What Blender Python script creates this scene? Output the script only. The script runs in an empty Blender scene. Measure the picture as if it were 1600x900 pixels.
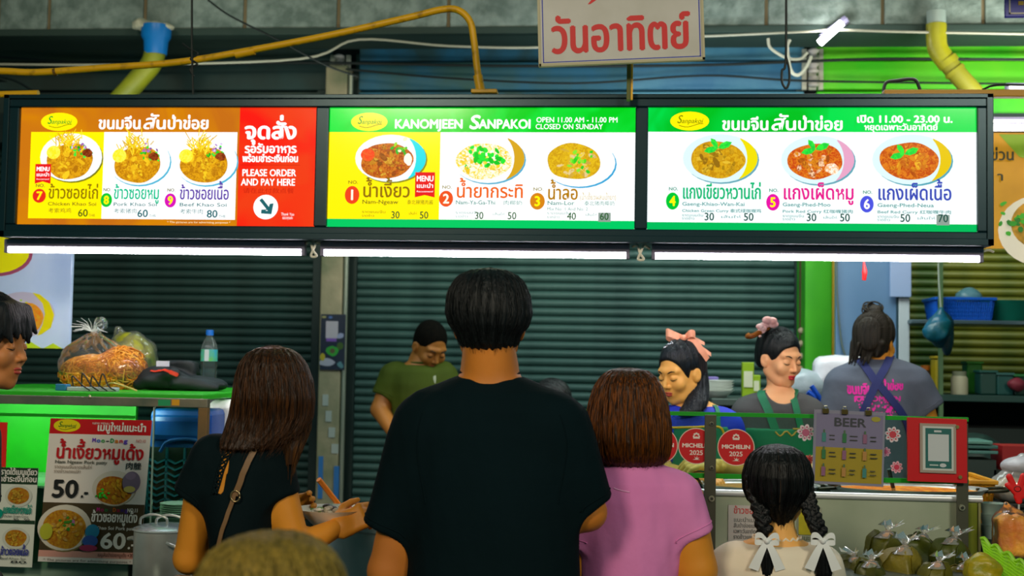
import bpy, math, random
import numpy as np
from mathutils import Matrix, Vector
PI = math.pi
random.seed(7); RNG = np.random.default_rng(7)
scene = bpy.context.scene
COL = scene.collection

# ------------------------------------------------------------------ camera
FPX = 2000.0
CAM = Vector((0, 0, 1.5))
YAW, PITCH, ROLL = math.radians(5.0), math.radians(3.15), 0.017
ROT = Matrix.Rotation(YAW, 3, 'Z') @ Matrix.Rotation(PI/2 + PITCH, 3, 'X') @ Matrix.Rotation(ROLL, 3, 'Z')
cam = bpy.data.cameras.new('camera'); cam.sensor_width = 36; cam.lens = 36*FPX/1600
cam.dof.use_dof = True; cam.dof.focus_distance = 3.55; cam.dof.aperture_fstop = 3.6
cam_o = bpy.data.objects.new('camera', cam); COL.objects.link(cam_o)
cam_o.matrix_world = Matrix.Translation(CAM) @ ROT.to_4x4()
scene.camera = cam_o
# ------------------------------------------------------------------ world, lamps, exposure
scene.view_settings.view_transform = 'Standard'; scene.view_settings.look = 'None'
scene.view_settings.gamma = 1; scene.view_settings.use_curve_mapping = False
scene.view_settings.exposure = 0.2
w = bpy.data.worlds.new('night'); scene.world = w; w.use_nodes = True
bg = w.node_tree.nodes['Background']; bg.inputs[0].default_value = (0.10, 0.42, 0.42, 1); bg.inputs[1].default_value = 0.17

def area(name, loc, target, size, power, color, size_y=None):
    l = bpy.data.lights.new(name, 'AREA'); l.energy = power; l.color = color; l.size = size
    if size_y: l.shape = 'RECTANGLE'; l.size_y = size_y
    o = bpy.data.objects.new(name, l); COL.objects.link(o); o.location = loc
    o.rotation_euler = (Vector(target) - Vector(loc)).to_track_quat('-Z', 'Y').to_euler()
    return o
# unseen fill lights added high behind the camera to brighten people's backs
area('street_fill_light', (-1.8, -2.2, 4.1), (-0.3, 3.6, 1.2), 1.0, 115, (1.0, 0.84, 0.62))
area('street_fill_light', (2.8, -1.6, 4.1), (0.8, 3.8, 1.2), 1.0, 100, (1.0, 0.92, 0.75))
# fill lights added over the kitchen, hidden by the lightbox
area('kitchen_fill_light', (0.9, 5.0, 2.72), (0.9, 5.3, 0.8), 0.8, 14, (0.95, 1.0, 0.92))
area('kitchen_fill_light', (0.1, 5.1, 2.72), (0.1, 5.9, 0.8), 0.8, 14, (0.8, 1.0, 0.95))
area('kitchen_fill_light', (-1.6, 5.0, 2.72), (-1.6, 5.6, 0.8), 0.8, 6, (0.8, 1.0, 0.95))
# unseen fill lights added behind the lightbox to brighten the shop front boards
area('facade_fill_light', (2.1, 5.7, 2.6), (2.0, 6.75, 3.05), 0.9, 16, (0.95, 1.0, 0.9), 0.15)
area('facade_fill_light', (0.2, 5.7, 2.6), (0.2, 6.75, 3.05), 1.2, 6, (0.85, 0.97, 1.0), 0.15)
area('facade_fill_light', (-2.0, 5.7, 2.6), (-2.0, 6.75, 3.05), 1.2, 2.5, (0.9, 1.0, 0.9), 0.15)
# strip lamp inside the glass showcase
area('showcase_lamp_light', (-2.0, 4.12, 1.325), (-2.0, 4.48, 1.15), 0.9, 2.6, (0.95, 1.0, 0.9), 0.04)

# ------------------------------------------------------------------ helpers
def at(px, py, Y):
    d = ROT @ Vector(((px-800)/FPX, (450-py)/FPX, -1))
    return CAM + d*(Y/d.y)
def atv(px, py, Y): return np.array(at(px, py, Y))
def mpp(Y): return Y/FPX            # metres per photo pixel near depth Y
def hexc(h):
    h = h.lstrip('#'); c = [int(h[i:i+2], 16)/255 for i in (0, 2, 4)]
    return tuple(x/12.92 if x <= 0.04045 else ((x+0.055)/1.055)**2.4 for x in c)
_mc = {}
def mat(col, rough=0.6, metal=0.0, bump=0.0, bscale=60, col2=None, cscale=8, stretch=None, emit=0, spec=0.5, trans=0, alpha=1, name=None, sheen=0, contrast=(0.35,0.65), detail=4, sss=0):
    key = (col, rough, metal, bump, bscale, col2, cscale, stretch, emit, spec, trans, alpha, sheen, contrast, detail, sss)
    if key in _mc: return _mc[key]
    m = bpy.data.materials.new(name or 'surface'); m.use_nodes = True; nt = m.node_tree; N = nt.nodes; L = nt.links
    b = N['Principled BSDF']; c = hexc(col)+(1,)
    b.inputs['Base Color'].default_value = c; b.inputs['Roughness'].default_value = rough
    b.inputs['Metallic'].default_value = metal; b.inputs['Specular IOR Level'].default_value = spec
    b.inputs['Transmission Weight'].default_value = trans; b.inputs['Alpha'].default_value = alpha
    if sheen: b.inputs['Sheen Weight'].default_value = sheen
    if sss:
        b.inputs['Subsurface Weight'].default_value = sss; b.inputs['Subsurface Radius'].default_value = (0.012, 0.004, 0.002); b.inputs['Subsurface Scale'].default_value = 0.5
    tc = None
    def coord():
        nonlocal tc
        if tc is None:
            t = N.new('ShaderNodeTexCoord'); mp = N.new('ShaderNodeMapping'); L.new(t.outputs['Object'], mp.inputs[0])
            if stretch: mp.inputs['Scale'].default_value = stretch
            tc = mp.outputs[0]
        return tc
    if col2:
        n = N.new('ShaderNodeTexNoise'); n.inputs['Scale'].default_value = cscale; n.inputs['Detail'].default_value = detail
        L.new(coord(), n.inputs['Vector'])
        r = N.new('ShaderNodeValToRGB'); r.color_ramp.elements[0].position = contrast[0]; r.color_ramp.elements[1].position = contrast[1]
        r.color_ramp.elements[0].color = c; r.color_ramp.elements[1].color = hexc(col2)+(1,)
        L.new(n.outputs['Fac'], r.inputs[0]); L.new(r.outputs[0], b.inputs['Base Color'])
        if emit: L.new(r.outputs[0], b.inputs['Emission Color'])
    if emit:
        if not col2: b.inputs['Emission Color'].default_value = c
        b.inputs['Emission Strength'].default_value = emit
    if bump:
        n = N.new('ShaderNodeTexNoise'); n.inputs['Scale'].default_value = bscale; n.inputs['Detail'].default_value = 5
        L.new(coord(), n.inputs['Vector'])
        bp = N.new('ShaderNodeBump'); bp.inputs['Strength'].default_value = bump; bp.inputs['Distance'].default_value = 0.01
        L.new(n.outputs['Fac'], bp.inputs['Height']); L.new(bp.outputs[0], b.inputs['Normal'])
    _mc[key] = m
    return m
_ec = {}
def emat(col, s=1.0, col2=None, scale=150, contrast=(0.42, 0.58)):
    """backlit print: emits its own colour"""
    key = (col, s, col2, scale, contrast)
    if key in _ec: return _ec[key]
    m = bpy.data.materials.new('backlit_print'); m.use_nodes = True; nt = m.node_tree; N = nt.nodes; L = nt.links
    N.remove(N['Principled BSDF']); e = N.new('ShaderNodeEmission'); e.inputs[0].default_value = hexc(col)+(1,); e.inputs[1].default_value = s
    if col2:
        t = N.new('ShaderNodeTexCoord'); n = N.new('ShaderNodeTexNoise'); n.inputs['Scale'].default_value = scale; n.inputs['Detail'].default_value = 3
        n.inputs['Distortion'].default_value = 1.2
        L.new(t.outputs['Object'], n.inputs['Vector'])
        r = N.new('ShaderNodeValToRGB'); r.color_ramp.elements[0].position = contrast[0]; r.color_ramp.elements[1].position = contrast[1]
        r.color_ramp.elements[0].color = hexc(col)+(1,); r.color_ramp.elements[1].color = hexc(col2)+(1,)
        L.new(n.outputs['Fac'], r.inputs[0]); L.new(r.outputs[0], e.inputs[0])
    g = N.new('ShaderNodeBsdfGlossy'); g.inputs['Roughness'].default_value = 0.12; g.inputs[0].default_value = (0.03, 0.03, 0.03, 1)
    a = N.new('ShaderNodeAddShader'); L.new(e.outputs[0], a.inputs[0]); L.new(g.outputs[0], a.inputs[1])
    L.new(a.outputs[0], N['Material Output'].inputs[0])
    _ec[key] = m
    return m
def clear(col='#ffffff', amt=0.93, rough=0.03, name='clear', gl=1.0, diff=0.0):
    m = bpy.data.materials.new(name); m.use_nodes = True; nt = m.node_tree; N = nt.nodes; L = nt.links
    N.remove(N['Principled BSDF'])
    t = N.new('ShaderNodeBsdfTransparent'); c = hexc(col); t.inputs[0].default_value = (c[0], c[1], c[2], 1)
    g = N.new('ShaderNodeBsdfGlossy'); g.inputs['Roughness'].default_value = rough; g.inputs[0].default_value = (gl, gl, gl, 1)
    f = N.new('ShaderNodeLayerWeight'); f.inputs[0].default_value = 1-amt
    mx = N.new('ShaderNodeMixShader'); L.new(f.outputs['Facing'], mx.inputs[0]) if False else L.new(f.outputs['Fresnel'], mx.inputs[0])
    L.new(t.outputs[0], mx.inputs[1]); L.new(g.outputs[0], mx.inputs[2]); out = mx.outputs[0]
    if diff:
        d = N.new('ShaderNodeBsdfDiffuse'); d.inputs[0].default_value = (0.9, 0.9, 0.9, 1)
        m2 = N.new('ShaderNodeMixShader'); m2.inputs[0].default_value = diff; L.new(out, m2.inputs[1]); L.new(d.outputs[0], m2.inputs[2]); out = m2.outputs[0]
    L.new(out, N['Material Output'].inputs[0])
    return m
GLASS = clear('#dff5ea', 0.80, 0.02, 'glass')
PLASTIC = clear('#ffffff', 0.62, 0.12, 'plastic_film', 1.0, 0.07)

def tag(o, label=None, cat=None, group=None, kind=None):
    if label: o['label'] = label
    if cat: o['category'] = cat
    if group: o['group'] = group
    if kind: o['kind'] = kind
    return o
def empty(name, loc, label=None, cat=None, group=None, kind=None):
    o = bpy.data.objects.new(name, None); o.empty_display_size = 0.05; COL.objects.link(o); o.location = Vector(loc)
    return tag(o, label, cat, group, kind)
def origin(o):
    v = Vector((0, 0, 0))
    while o is not None: v += o.location; o = o.parent
    return v
def link(name, me, parent=None, smooth=True, loc=None):
    """me in world coordinates; moved so that the object's origin is its parent's origin (or loc)"""
    o = bpy.data.objects.new(name, me); COL.objects.link(o)
    base = origin(parent) if parent else (Vector(loc) if loc is not None else None)
    if parent is None and base is None:
        n = len(me.vertices); a = np.empty(n*3, np.float32); me.vertices.foreach_get('co', a); a = a.reshape(-1, 3)
        lo, hi = a.min(0), a.max(0); base = Vector(((lo[0]+hi[0])/2, (lo[1]+hi[1])/2, lo[2]))
    me.transform(Matrix.Translation(-base))
    if parent: o.parent = parent
    else: o.location = base
    if smooth and len(me.polygons): me.polygons.foreach_set('use_smooth', [True]*len(me.polygons))
    return o
def catmull(pts, n=6):
    P = [np.array(p, float) for p in pts]
    if len(P) < 3: return P
    Q = [2*P[0]-P[1]] + P + [2*P[-1]-P[-2]]; out = []
    for i in range(1, len(Q)-2):
        for k in range(n):
            t = k/n; a, b, c, d = Q[i-1], Q[i], Q[i+1], Q[i+2]
            out.append(0.5*((2*b)+(-a+c)*t+(2*a-5*b+4*c-d)*t*t+(-a+3*b-3*c+d)*t**3))
    out.append(P[-1]); return out
class MB:
    def __init__(s): s.v = []; s.f = []; s.m = []; s.mats = []
    def mi(s, m):
        if m not in s.mats: s.mats.append(m)
        return s.mats.index(m)
    def add(s, vs, fs, m):
        k = len(s.v); i = s.mi(m); s.v += [tuple(map(float, p)) for p in vs]
        s.f += [tuple(a+k for a in f) for f in fs]; s.m += [i]*len(fs); return s
    def box(s, x0, x1, y0, y1, z0, z1, m, R=None, c=None):
        vs = [(x, y, z) for x in (x0, x1) for y in (y0, y1) for z in (z0, z1)]
        if R is not None:
            c = Vector(c) if c is not None else Vector(((x0+x1)/2, (y0+y1)/2, (z0+z1)/2)); vs = [R @ (Vector(p)-c) + c for p in vs]
        return s.add(vs, [(0,1,3,2), (4,6,7,5), (0,4,5,1), (2,3,7,6), (0,2,6,4), (1,5,7,3)], m)
    def tube(s, pts, r, m, seg=8, smooth=0, cap=True, squash=None):
        if smooth: 
            if hasattr(r, '__len__'): r = list(np.interp(np.linspace(0, 1, (len(pts)-1)*smooth+1), np.linspace(0, 1, len(r)), r))
            pts = catmull(pts, smooth)
        pts = [Vector(p) for p in pts]; n = len(pts); vs = []
        if not hasattr(r, '__len__'): r = [r]*n
        ref = None
        for i, p in enumerate(pts):
            t = (pts[min(i+1, n-1)] - pts[max(i-1, 0)]).normalized()
            if ref is None: ref = Vector((0, 0, 1)) if abs(t.z) < 0.9 else Vector((0, 1, 0))
            u = t.cross(ref); u = u.normalized() if u.length > 1e-6 else Vector((1, 0, 0)); v = t.cross(u).normalized(); ref = u.cross(t)
            for k in range(seg):
                a = 2*PI*k/seg; sq = squash or 1
                vs.append(p + u*math.cos(a)*r[i] + v*math.sin(a)*r[i]*sq)
        fs = [(i*seg+k, i*seg+(k+1) % seg, (i+1)*seg+(k+1) % seg, (i+1)*seg+k) for i in range(n-1) for k in range(seg)]
        if cap: fs += [tuple(range(seg))[::-1], tuple((n-1)*seg+k for k in range(seg))]
        return s.add(vs, fs, m)
    def lathe(s, prof, c, m, seg=32, sx=1, sy=1, R=None):
        vs = []; n = len(prof); c = Vector(c)
        for (r, z) in prof:
            for k in range(seg):
                a = 2*PI*k/seg; p = Vector((r*math.cos(a)*sx, r*math.sin(a)*sy, z))
                vs.append((R @ p if R is not None else p) + c)
        fs = [(i*seg+k, i*seg+(k+1) % seg, (i+1)*seg+(k+1) % seg, (i+1)*seg+k) for i in range(n-1) for k in range(seg)]
        if prof[0][0] > 1e-5: pass
        return s.add(vs, fs, m)
    def disc(s, c, r, m, seg=24, n=(0, -1, 0), ry=None):
        c = Vector(c); q = Vector((0, 0, 1)).rotation_difference(Vector(n))
        vs = [c + q @ Vector((r*math.cos(2*PI*k/seg), (ry or r)*math.sin(2*PI*k/seg), 0)) for k in range(seg)]
        return s.add(vs, [tuple(range(seg))], m)
    def cyl(s, a, b, r, m, seg=16): return s.tube([a, b], r, m, seg)
    def sphere(s, c, r, m, seg=16, rings=10, sc=(1, 1, 1)):
        vs = []; 
        for i in range(rings+1):
            t = PI*i/rings
            for k in range(seg):
                a = 2*PI*k/seg; vs.append((c[0]+r*sc[0]*math.sin(t)*math.cos(a), c[1]+r*sc[1]*math.sin(t)*math.sin(a), c[2]+r*sc[2]*math.cos(t)))
        return s.add(vs, [(i*seg+k, i*seg+(k+1) % seg, (i+1)*seg+(k+1) % seg, (i+1)*seg+k) for i in range(rings) for k in range(seg)], m)
    def mesh(s, name='mesh'):
        me = bpy.data.meshes.new(name); me.from_pydata(s.v, [], s.f)
        for m in s.mats: me.materials.append(m)
        me.polygons.foreach_set('material_index', s.m); me.update(); return me
    def build(s, name, parent=None, smooth=False, bevel=0, loc=None, auto=True):
        o = link(name, s.mesh(name), parent, smooth, loc)
        if smooth and auto:
            try: o.data.set_sharp_from_angle(angle=math.radians(40))
            except Exception: pass
        if bevel:
            b = o.modifiers.new('bevel', 'BEVEL'); b.width = bevel; b.segments = 2; b.limit_method = 'ANGLE'
        return o

# ------------------------------------------------------------------ lettering: one glyph cache, letters laid out one by one
UPPER = set('ัิีึืํ็'); TONES = set('่้๊๋์'); LOWER = set('ุู'); MARKS = UPPER | TONES | LOWER
TEXTS = {}
GL = {}
def make_glyphs(chars):
    tmp = []
    for ch in sorted(chars):
        for body in (ch, ch+'l'):
            c = bpy.data.curves.new('g', 'FONT'); c.body = body; c.size = 1; c.resolution_u = 3
            o = bpy.data.objects.new('g', c); COL.objects.link(o); tmp.append((ch, body, o))
    c = bpy.data.curves.new('g', 'FONT'); c.body = 'l'; c.size = 1; o = bpy.data.objects.new('g', c); COL.objects.link(o); tmp.append(('', 'l', o))
    bpy.context.view_layer.update(); dg = bpy.context.evaluated_depsgraph_get(); mx = {}
    for ch, body, o in tmp:
        me = bpy.data.meshes.new_from_object(o.evaluated_get(dg)); n = len(me.vertices)
        a = np.zeros(n*3, np.float32); me.vertices.foreach_get('co', a); a = a.reshape(-1, 3)
        mx[body if ch else 'END'] = a[:, 0].max() if n else 0
        if ch and body == ch: GL[ch] = [a[:, :2].astype(float), [tuple(p.vertices) for p in me.polygons], 0]
        bpy.data.meshes.remove(me)
    for ch in chars: GL[ch][2] = float(mx[ch+'l'] - mx['END'])
    for ch, body, o in tmp:
        d = o.data; bpy.data.objects.remove(o); bpy.data.curves.remove(d)
    if 'ห' in GL:                      # this letter's outline does not fill; draw it with strokes
        adv = GL['ห'][2]; vs = []; fs = []
        def seg(a, b, w=0.055):
            a = np.array(a); b = np.array(b); d = b-a; d = d/np.linalg.norm(d); n = np.array([-d[1], d[0]])*w/2; k = len(vs)
            vs.extend([a-n, b-n, b+n, a+n]); fs.append((k, k+1, k+2, k+3))
        def ring(c, r, w=0.05, a0=0, a1=2*PI, n=12):
            k = len(vs)
            for i in range(n+1):
                t = a0+(a1-a0)*i/n
                for rr in (r-w/2, r+w/2): vs.append(np.array([c[0]+rr*math.cos(t), c[1]+rr*math.sin(t)]))
            for i in range(n): fs.append((k+2*i, k+2*i+1, k+2*i+3, k+2*i+2))
        H = 0.55
        W = adv
        ring((0.13*W/0.6, H-0.09), 0.055); seg((0.20*W/0.6, H-0.09), (0.20*W/0.6, 0))
        seg((0.20*W/0.6, 0.20), (0.40*W/0.6, 0.34)); ring((0.46*W/0.6, H-0.09), 0.055); seg((0.40*W/0.6, H-0.12), (0.44*W/0.6, 0.30)); seg((0.40*W/0.6, 0.34), (0.52*W/0.6, 0.24)); seg((0.52*W/0.6, 0.27), (0.52*W/0.6, 0))
        GL['ห'] = [np.array(vs), fs, adv]
def layout(s):
    x = 0; out = []; prev = ''
    for i, ch in enumerate(s):
        if ch == ' ': x += 0.3; prev = ch; continue
        if ch not in GL: continue
        g = GL[ch]; dy = dx = 0
        if ch in TONES:
            nxt = s[i+1] if i+1 < len(s) else ''
            if prev in UPPER: dy = 0.20
            elif nxt == 'ำ': dy = 0.20; 
            base = s[i-1] if prev not in MARKS else s[i-2]
            if base == 'ป' and prev not in UPPER: dx = -0.07
        elif ch in UPPER and prev == 'ป': dx = -0.07
        out.append((ch, x+dx, dy)); x += 0 if ch in MARKS else g[2]; prev = ch
    return out, x
class Flat:
    """flat print on a board: coordinates are the print's own (photo-sized) units mapped linearly onto the board"""
    def __init__(s, fx, lay=0.0006, start=0):
        s.mb = MB(); s.fx = fx; s.k = start; s.lay = lay
    def poly(s, pts, m, lift=True):
        if lift: s.k += 1
        s.mb.add([s.fx(x, y, s.k*s.lay) for x, y in pts], [tuple(range(len(pts)))], m); return s
    def rect(s, x0, y0, x1, y1, m, lift=True): return s.poly([(x0, y1), (x1, y1), (x1, y0), (x0, y0)], m, lift)
    def ell(s, cx, cy, rx, ry, m, n=28, lift=True, rot=0, wob=0, seed=0):
        rd = random.Random(seed); ph = [rd.uniform(0, 6.28) for _ in range(6)]; pts = []
        for i in range(n):
            a = -2*PI*i/n; q = 1 + wob*sum(math.sin(a*(k+2)+ph[k])/(1+k*0.6) for k in range(5))
            x = rx*q*math.cos(a); y = ry*q*math.sin(a); pts.append((cx+x*math.cos(rot)-y*math.sin(rot), cy+x*math.sin(rot)+y*math.cos(rot)))
        return s.poly(pts, m, lift)
    def line(s, x0, y0, x1, y1, w, m):
        dx, dy = x1-x0, y1-y0; l = math.hypot(dx, dy); nx, ny = -dy/l*w/2, dx/l*w/2
        return s.poly([(x0+nx, y0+ny), (x1+nx, y1+ny), (x1-nx, y1-ny), (x0-nx, y0-ny)], m)
    def text(s, t, x0, x1, base, h, m, bold=0.0, slant=0, lift=True):
        """h: height of a plain letter; fitted into x0..x1, standing on base"""
        if lift: s.k += 1
        lay, W = layout(t)
        if not lay: return s
        ref = 'ก' if any('ก' <= c <= '๛' for c in t) else 'H'
        hh = 0.55 if ref == 'ก' else 0.70
        if ref == 'H' and any(ord(c) > 0x2e80 for c in t): hh = 0.85
        sy = h/hh; sx = (x1-x0)/max(W, 0.1)
        offs = [(0, 0)] if not bold else [(-bold, 0), (bold, 0), (0, bold*0.8), (0, -bold*0.8)]
        for ch, gx, gy in lay:
            v, f, _ = GL[ch]
            for j, (ox, oy) in enumerate(offs):
                X = x0 + (v[:, 0]+gx+slant*v[:, 1])*sx + ox; Y = base - (v[:, 1]+gy)*sy + oy
                s.mb.add([s.fx(a, b, s.k*s.lay + j*0.00004) for a, b in zip(X, Y)], f, m)
        return s
    def build(s, name, parent): return s.mb.build(name, parent)

# ------------------------------------------------------------------ implicit surfaces (bodies, hair, cloth, bags)
def smin(a, b, k): 
    h = np.clip(0.5+0.5*(b-a)/k, 0, 1); return b*(1-h)+a*h-k*h*(1-h)
def smax(a, b, k): return -smin(-a, -b, k)
def ell(P, c, r):
    q = (P-np.array(c, np.float32)); r = np.array(r, np.float32); k0 = np.sqrt(((q/r)**2).sum(1)); k1 = np.sqrt(((q/(r*r))**2).sum(1))+1e-9
    return k0*(k0-1)/k1
def cone(P, a, b, ra, rb, sq=None):
    a = np.array(a, np.float32); b = np.array(b, np.float32); q = P-a; d = b-a
    if sq is not None: sq = np.array(sq, np.float32); q = q/sq; d = d/sq
    t = np.clip((q@d)/(d@d), 0, 1); return np.sqrt(((q-t[:, None]*d)**2).sum(1)) - (ra+(rb-ra)*t)
def boxs(P, c, h, r=0.0):
    q = np.abs(P-np.array(c, np.float32))-np.array(h, np.float32)+r
    return np.sqrt((np.maximum(q, 0)**2).sum(1))+np.minimum(q.max(1), 0)-r
def loft(P, prof, cap=0.03):
    """prof rows: z, cx, cy, rx, ry ; elliptical sections"""
    A = np.array(sorted(prof), float); z = P[:, 2]
    cx, cy, rx, ry = [np.interp(z, A[:, 0], A[:, i]) for i in (1, 2, 3, 4)]
    k = np.sqrt(((P[:, 0]-cx)/rx)**2+((P[:, 1]-cy)/ry)**2)
    d = (k-1)*np.minimum(rx, ry)
    return smax(d, np.maximum(z-A[-1, 0], A[0, 0]-z), cap)
def wav(P, s, seed, st=(1, 1, 1)):
    rd = np.random.default_rng(seed); o = 0; st = np.array(st)
    for i in range(5):
        k = rd.normal(size=3)*st*s*(0.6+0.4*i); o = o+np.sin(P@k.astype(np.float32)+rd.uniform(0, 6.28))/(1+0.5*i)
    return o/3
def nets(f, lo, hi, h, newton=2):
    lo = np.array(lo, float)-h*1.5; hi = np.array(hi, float)+h*1.5; n = np.maximum(np.ceil((hi-lo)/h).astype(int)+1, 3)
    ax = [lo[i]+h*np.arange(n[i]) for i in range(3)]
    G = np.stack(np.meshgrid(*ax, indexing='ij'), -1).reshape(-1, 3).astype(np.float32)
    V = np.empty(len(G), np.float32)
    for i in range(0, len(G), 200000): V[i:i+200000] = f(G[i:i+200000])
    V = V.reshape(n); S = V < 0; nx, ny, nz = n
    acc = np.zeros((nx-1, ny-1, nz-1, 3), np.float32); cnt = np.zeros((nx-1, ny-1, nz-1), np.float32)
    for axd in range(3):
        a = [slice(None)]*3; b = [slice(None)]*3; a[axd] = slice(0, -1); b[axd] = slice(1, None)
        va, vb = V[tuple(a)], V[tuple(b)]; cr = S[tuple(a)] != S[tuple(b)]
        t = np.where(cr, va/np.where(cr, va-vb, 1), 0)
        o1, o2 = [i for i in range(3) if i != axd]
        for d1 in (0, 1):
            for d2 in (0, 1):
                sl = [slice(None)]*3
                sl[o1] = slice(d1, n[o1]-1+d1); sl[o2] = slice(d2, n[o2]-1+d2)
                c = cr[tuple(sl)].astype(np.float32); cnt += c
                acc[..., axd] += c*t[tuple(sl)]; acc[..., o1] += c*d1; acc[..., o2] += c*d2
    act = cnt > 0; idx = -np.ones(act.shape, np.int64); idx[act] = np.arange(act.sum())
    I = np.argwhere(act); verts = (I+acc[act]/cnt[act][:, None])*h+lo
    quads = []
    for axd in range(3):
        a = [slice(None)]*3; b = [slice(None)]*3; a[axd] = slice(0, -1); b[axd] = slice(1, None)
        sa, sb = S[tuple(a)], S[tuple(b)]; cr = sa != sb
        o1, o2 = (axd+1) % 3, (axd+2) % 3
        E = np.argwhere(cr); flip = sb[cr]
        ok = (E[:, o1] > 0) & (E[:, o2] > 0) & (E[:, o1] < n[o1]-1) & (E[:, o2] < n[o2]-1); E = E[ok]; flip = flip[ok]
        q = []
        for d1, d2 in ((1, 1), (0, 1), (0, 0), (1, 0)):
            e = E.copy(); e[:, o1] -= d1; e[:, o2] -= d2; q.append(idx[e[:, 0], e[:, 1], e[:, 2]])
        q = np.stack(q, 1); q[flip] = q[flip][:, ::-1]; quads.append(q)
    quads = np.concatenate(quads); verts = verts.astype(np.float32)
    for _ in range(newton): verts = proj(f, verts, 0, h*0.3, h*0.5)
    return verts, quads
def grad(f, P, e):
    g = np.stack([f(P+np.array(d, np.float32)*e)-f(P-np.array(d, np.float32)*e) for d in ((1,0,0), (0,1,0), (0,0,1))], 1)/(2*e)
    return g
def proj(f, P, off=0.0, e=0.003, clampd=0.05):
    P = np.asarray(P, np.float32); g = grad(f, P, e); L2 = (g**2).sum(1)+1e-6
    st = (f(P)-off)/L2; st = np.clip(st, -clampd, clampd); return P-g*st[:, None]
def mesh_np(verts, quads, m, name='mesh'):
    me = bpy.data.meshes.new(name); nv, nq = len(verts), len(quads)
    me.vertices.add(nv); me.vertices.foreach_set('co', np.asarray(verts, np.float32).ravel())
    me.loops.add(nq*4); me.loops.foreach_set('vertex_index', quads.astype(np.int32).ravel())
    me.polygons.add(nq); me.polygons.foreach_set('loop_start', np.arange(0, nq*4, 4, dtype=np.int32)); me.polygons.foreach_set('loop_total', np.full(nq, 4, np.int32))
    me.polygons.foreach_set('use_smooth', np.ones(nq, bool))
    me.materials.append(m); me.update(calc_edges=True); me.validate(); return me
def blob(name, f, lo, hi, h, m, parent=None, newton=2, X=None):
    v, q = nets(f, lo, hi, h, newton)
    if X is not None:
        R, t = X; v = v@np.array(R).T.astype(np.float32)+np.array(t, np.float32)
    return link(name, mesh_np(v, q, m, name), parent)
# ================================================================== THE SETTING
STEEL = mat('#8f9a96', 0.32, 0.9, 0.03, 30, '#6f7d78', 5)
ALU = mat('#a59c88', 0.38, 0.85, 0.05, 40, '#7d8474', 9)
BLACKM = mat('#07211f', 0.35, 0.3, 0.02, 40)
YEL = mat('#8f6a08', 0.45, 0.0, 0.15, 30, '#eab000', 22, None, 0, 0.5, 0, 1, None, 0, (0.25, 0.45))
def structure(o): return tag(o, kind='structure')
b = MB(); b.box(-6, 6, -4, 7.2, -0.1, 0, mat('#3a4442', 0.55, 0, 0.3, 12, '#2c3432', 3)); structure(b.build('floor'))

# rolling shutters: every slat a piece of its own
PITCH_S = 0.0445
def shutter(idx, x0, x1, zt, Y, m, edge):
    root = empty('wall_back' if idx == 0 else 'wall_back', ((x0+x1)/2, Y, 0.0), kind='structure')
    bk = MB(); bk.box(x0, x1, Y+0.03, Y+0.06, 0, zt+0.2, m); bk.build('backing_sheet', root)
    b = MB(); n = 7; h = PITCH_S; pr = []
    for i in range(n+1):
        t = i/n; pr.append((h*(t*0.96+0.02), -0.012*math.sin(PI*t)**0.7))
    vs = []; 
    for z, y in pr: vs += [(-(x1-x0)/2, y, z), ((x1-x0)/2, y, z)]
    vs += [(-(x1-x0)/2, 0.02, h*.98), ((x1-x0)/2, 0.02, h*.98), (-(x1-x0)/2, 0.02, h*.02), ((x1-x0)/2, 0.02, h*.02)]
    fs = [(2*i, 2*i+1, 2*i+3, 2*i+2) for i in range(n)]+[(2*n, 2*n+1, 2*n+3, 2*n+2), (2*n+4, 2*n+5, 1, 0)]
    b.add(vs, fs, m); me = b.mesh('slat'); me.polygons.foreach_set('use_smooth', [True]*len(me.polygons))
    k = 0; z = 0.35
    while z < zt:
        o = bpy.data.objects.new('slat', me); o.parent = root; o.location = (0, 0.0, z); COL.objects.link(o); z += PITCH_S
    b = MB(); b.box(x0, x1, Y-0.01, Y+0.03, 0, 0.35, m); b.build('bottom_rail', root, bevel=0.004)
    for xx in (x0, x1-0.045) if edge else ():
        b = MB(); b.box(xx, xx+0.045, Y-0.035, Y+0.03, 0, zt+0.1, edge); b.build('guide_rail', root, bevel=0.003)
    return root
SH = mat('#3a5c54', 0.55, 0.2, 0.12, 25, '#2c4a45', 6)
SHG = mat('#6a6a14', 0.5, 0.2, 0.12, 25, '#2e4a14', 3)  # green light on the right shutter is put into its colour
YB = 6.8
def X(px, Y, py=450): return at(px, py, Y).x
def Z(py, Y, px=800): return at(px, py, Y).z
GUIDE = mat('#1d2f2c', 0.5, 0.4)
shutter(0, X(-260, YB), X(503, YB), 2.95, YB, mat('#22403a', 0.6, 0.1, 0.12, 25, '#1a322c', 6), GUIDE)
shutter(1, X(546, YB), X(1254, YB), 2.95, YB, SH, GUIDE)
shutter(2, X(1405, YB), X(2000, YB), 2.95, YB, SHG, GUIDE)
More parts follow.
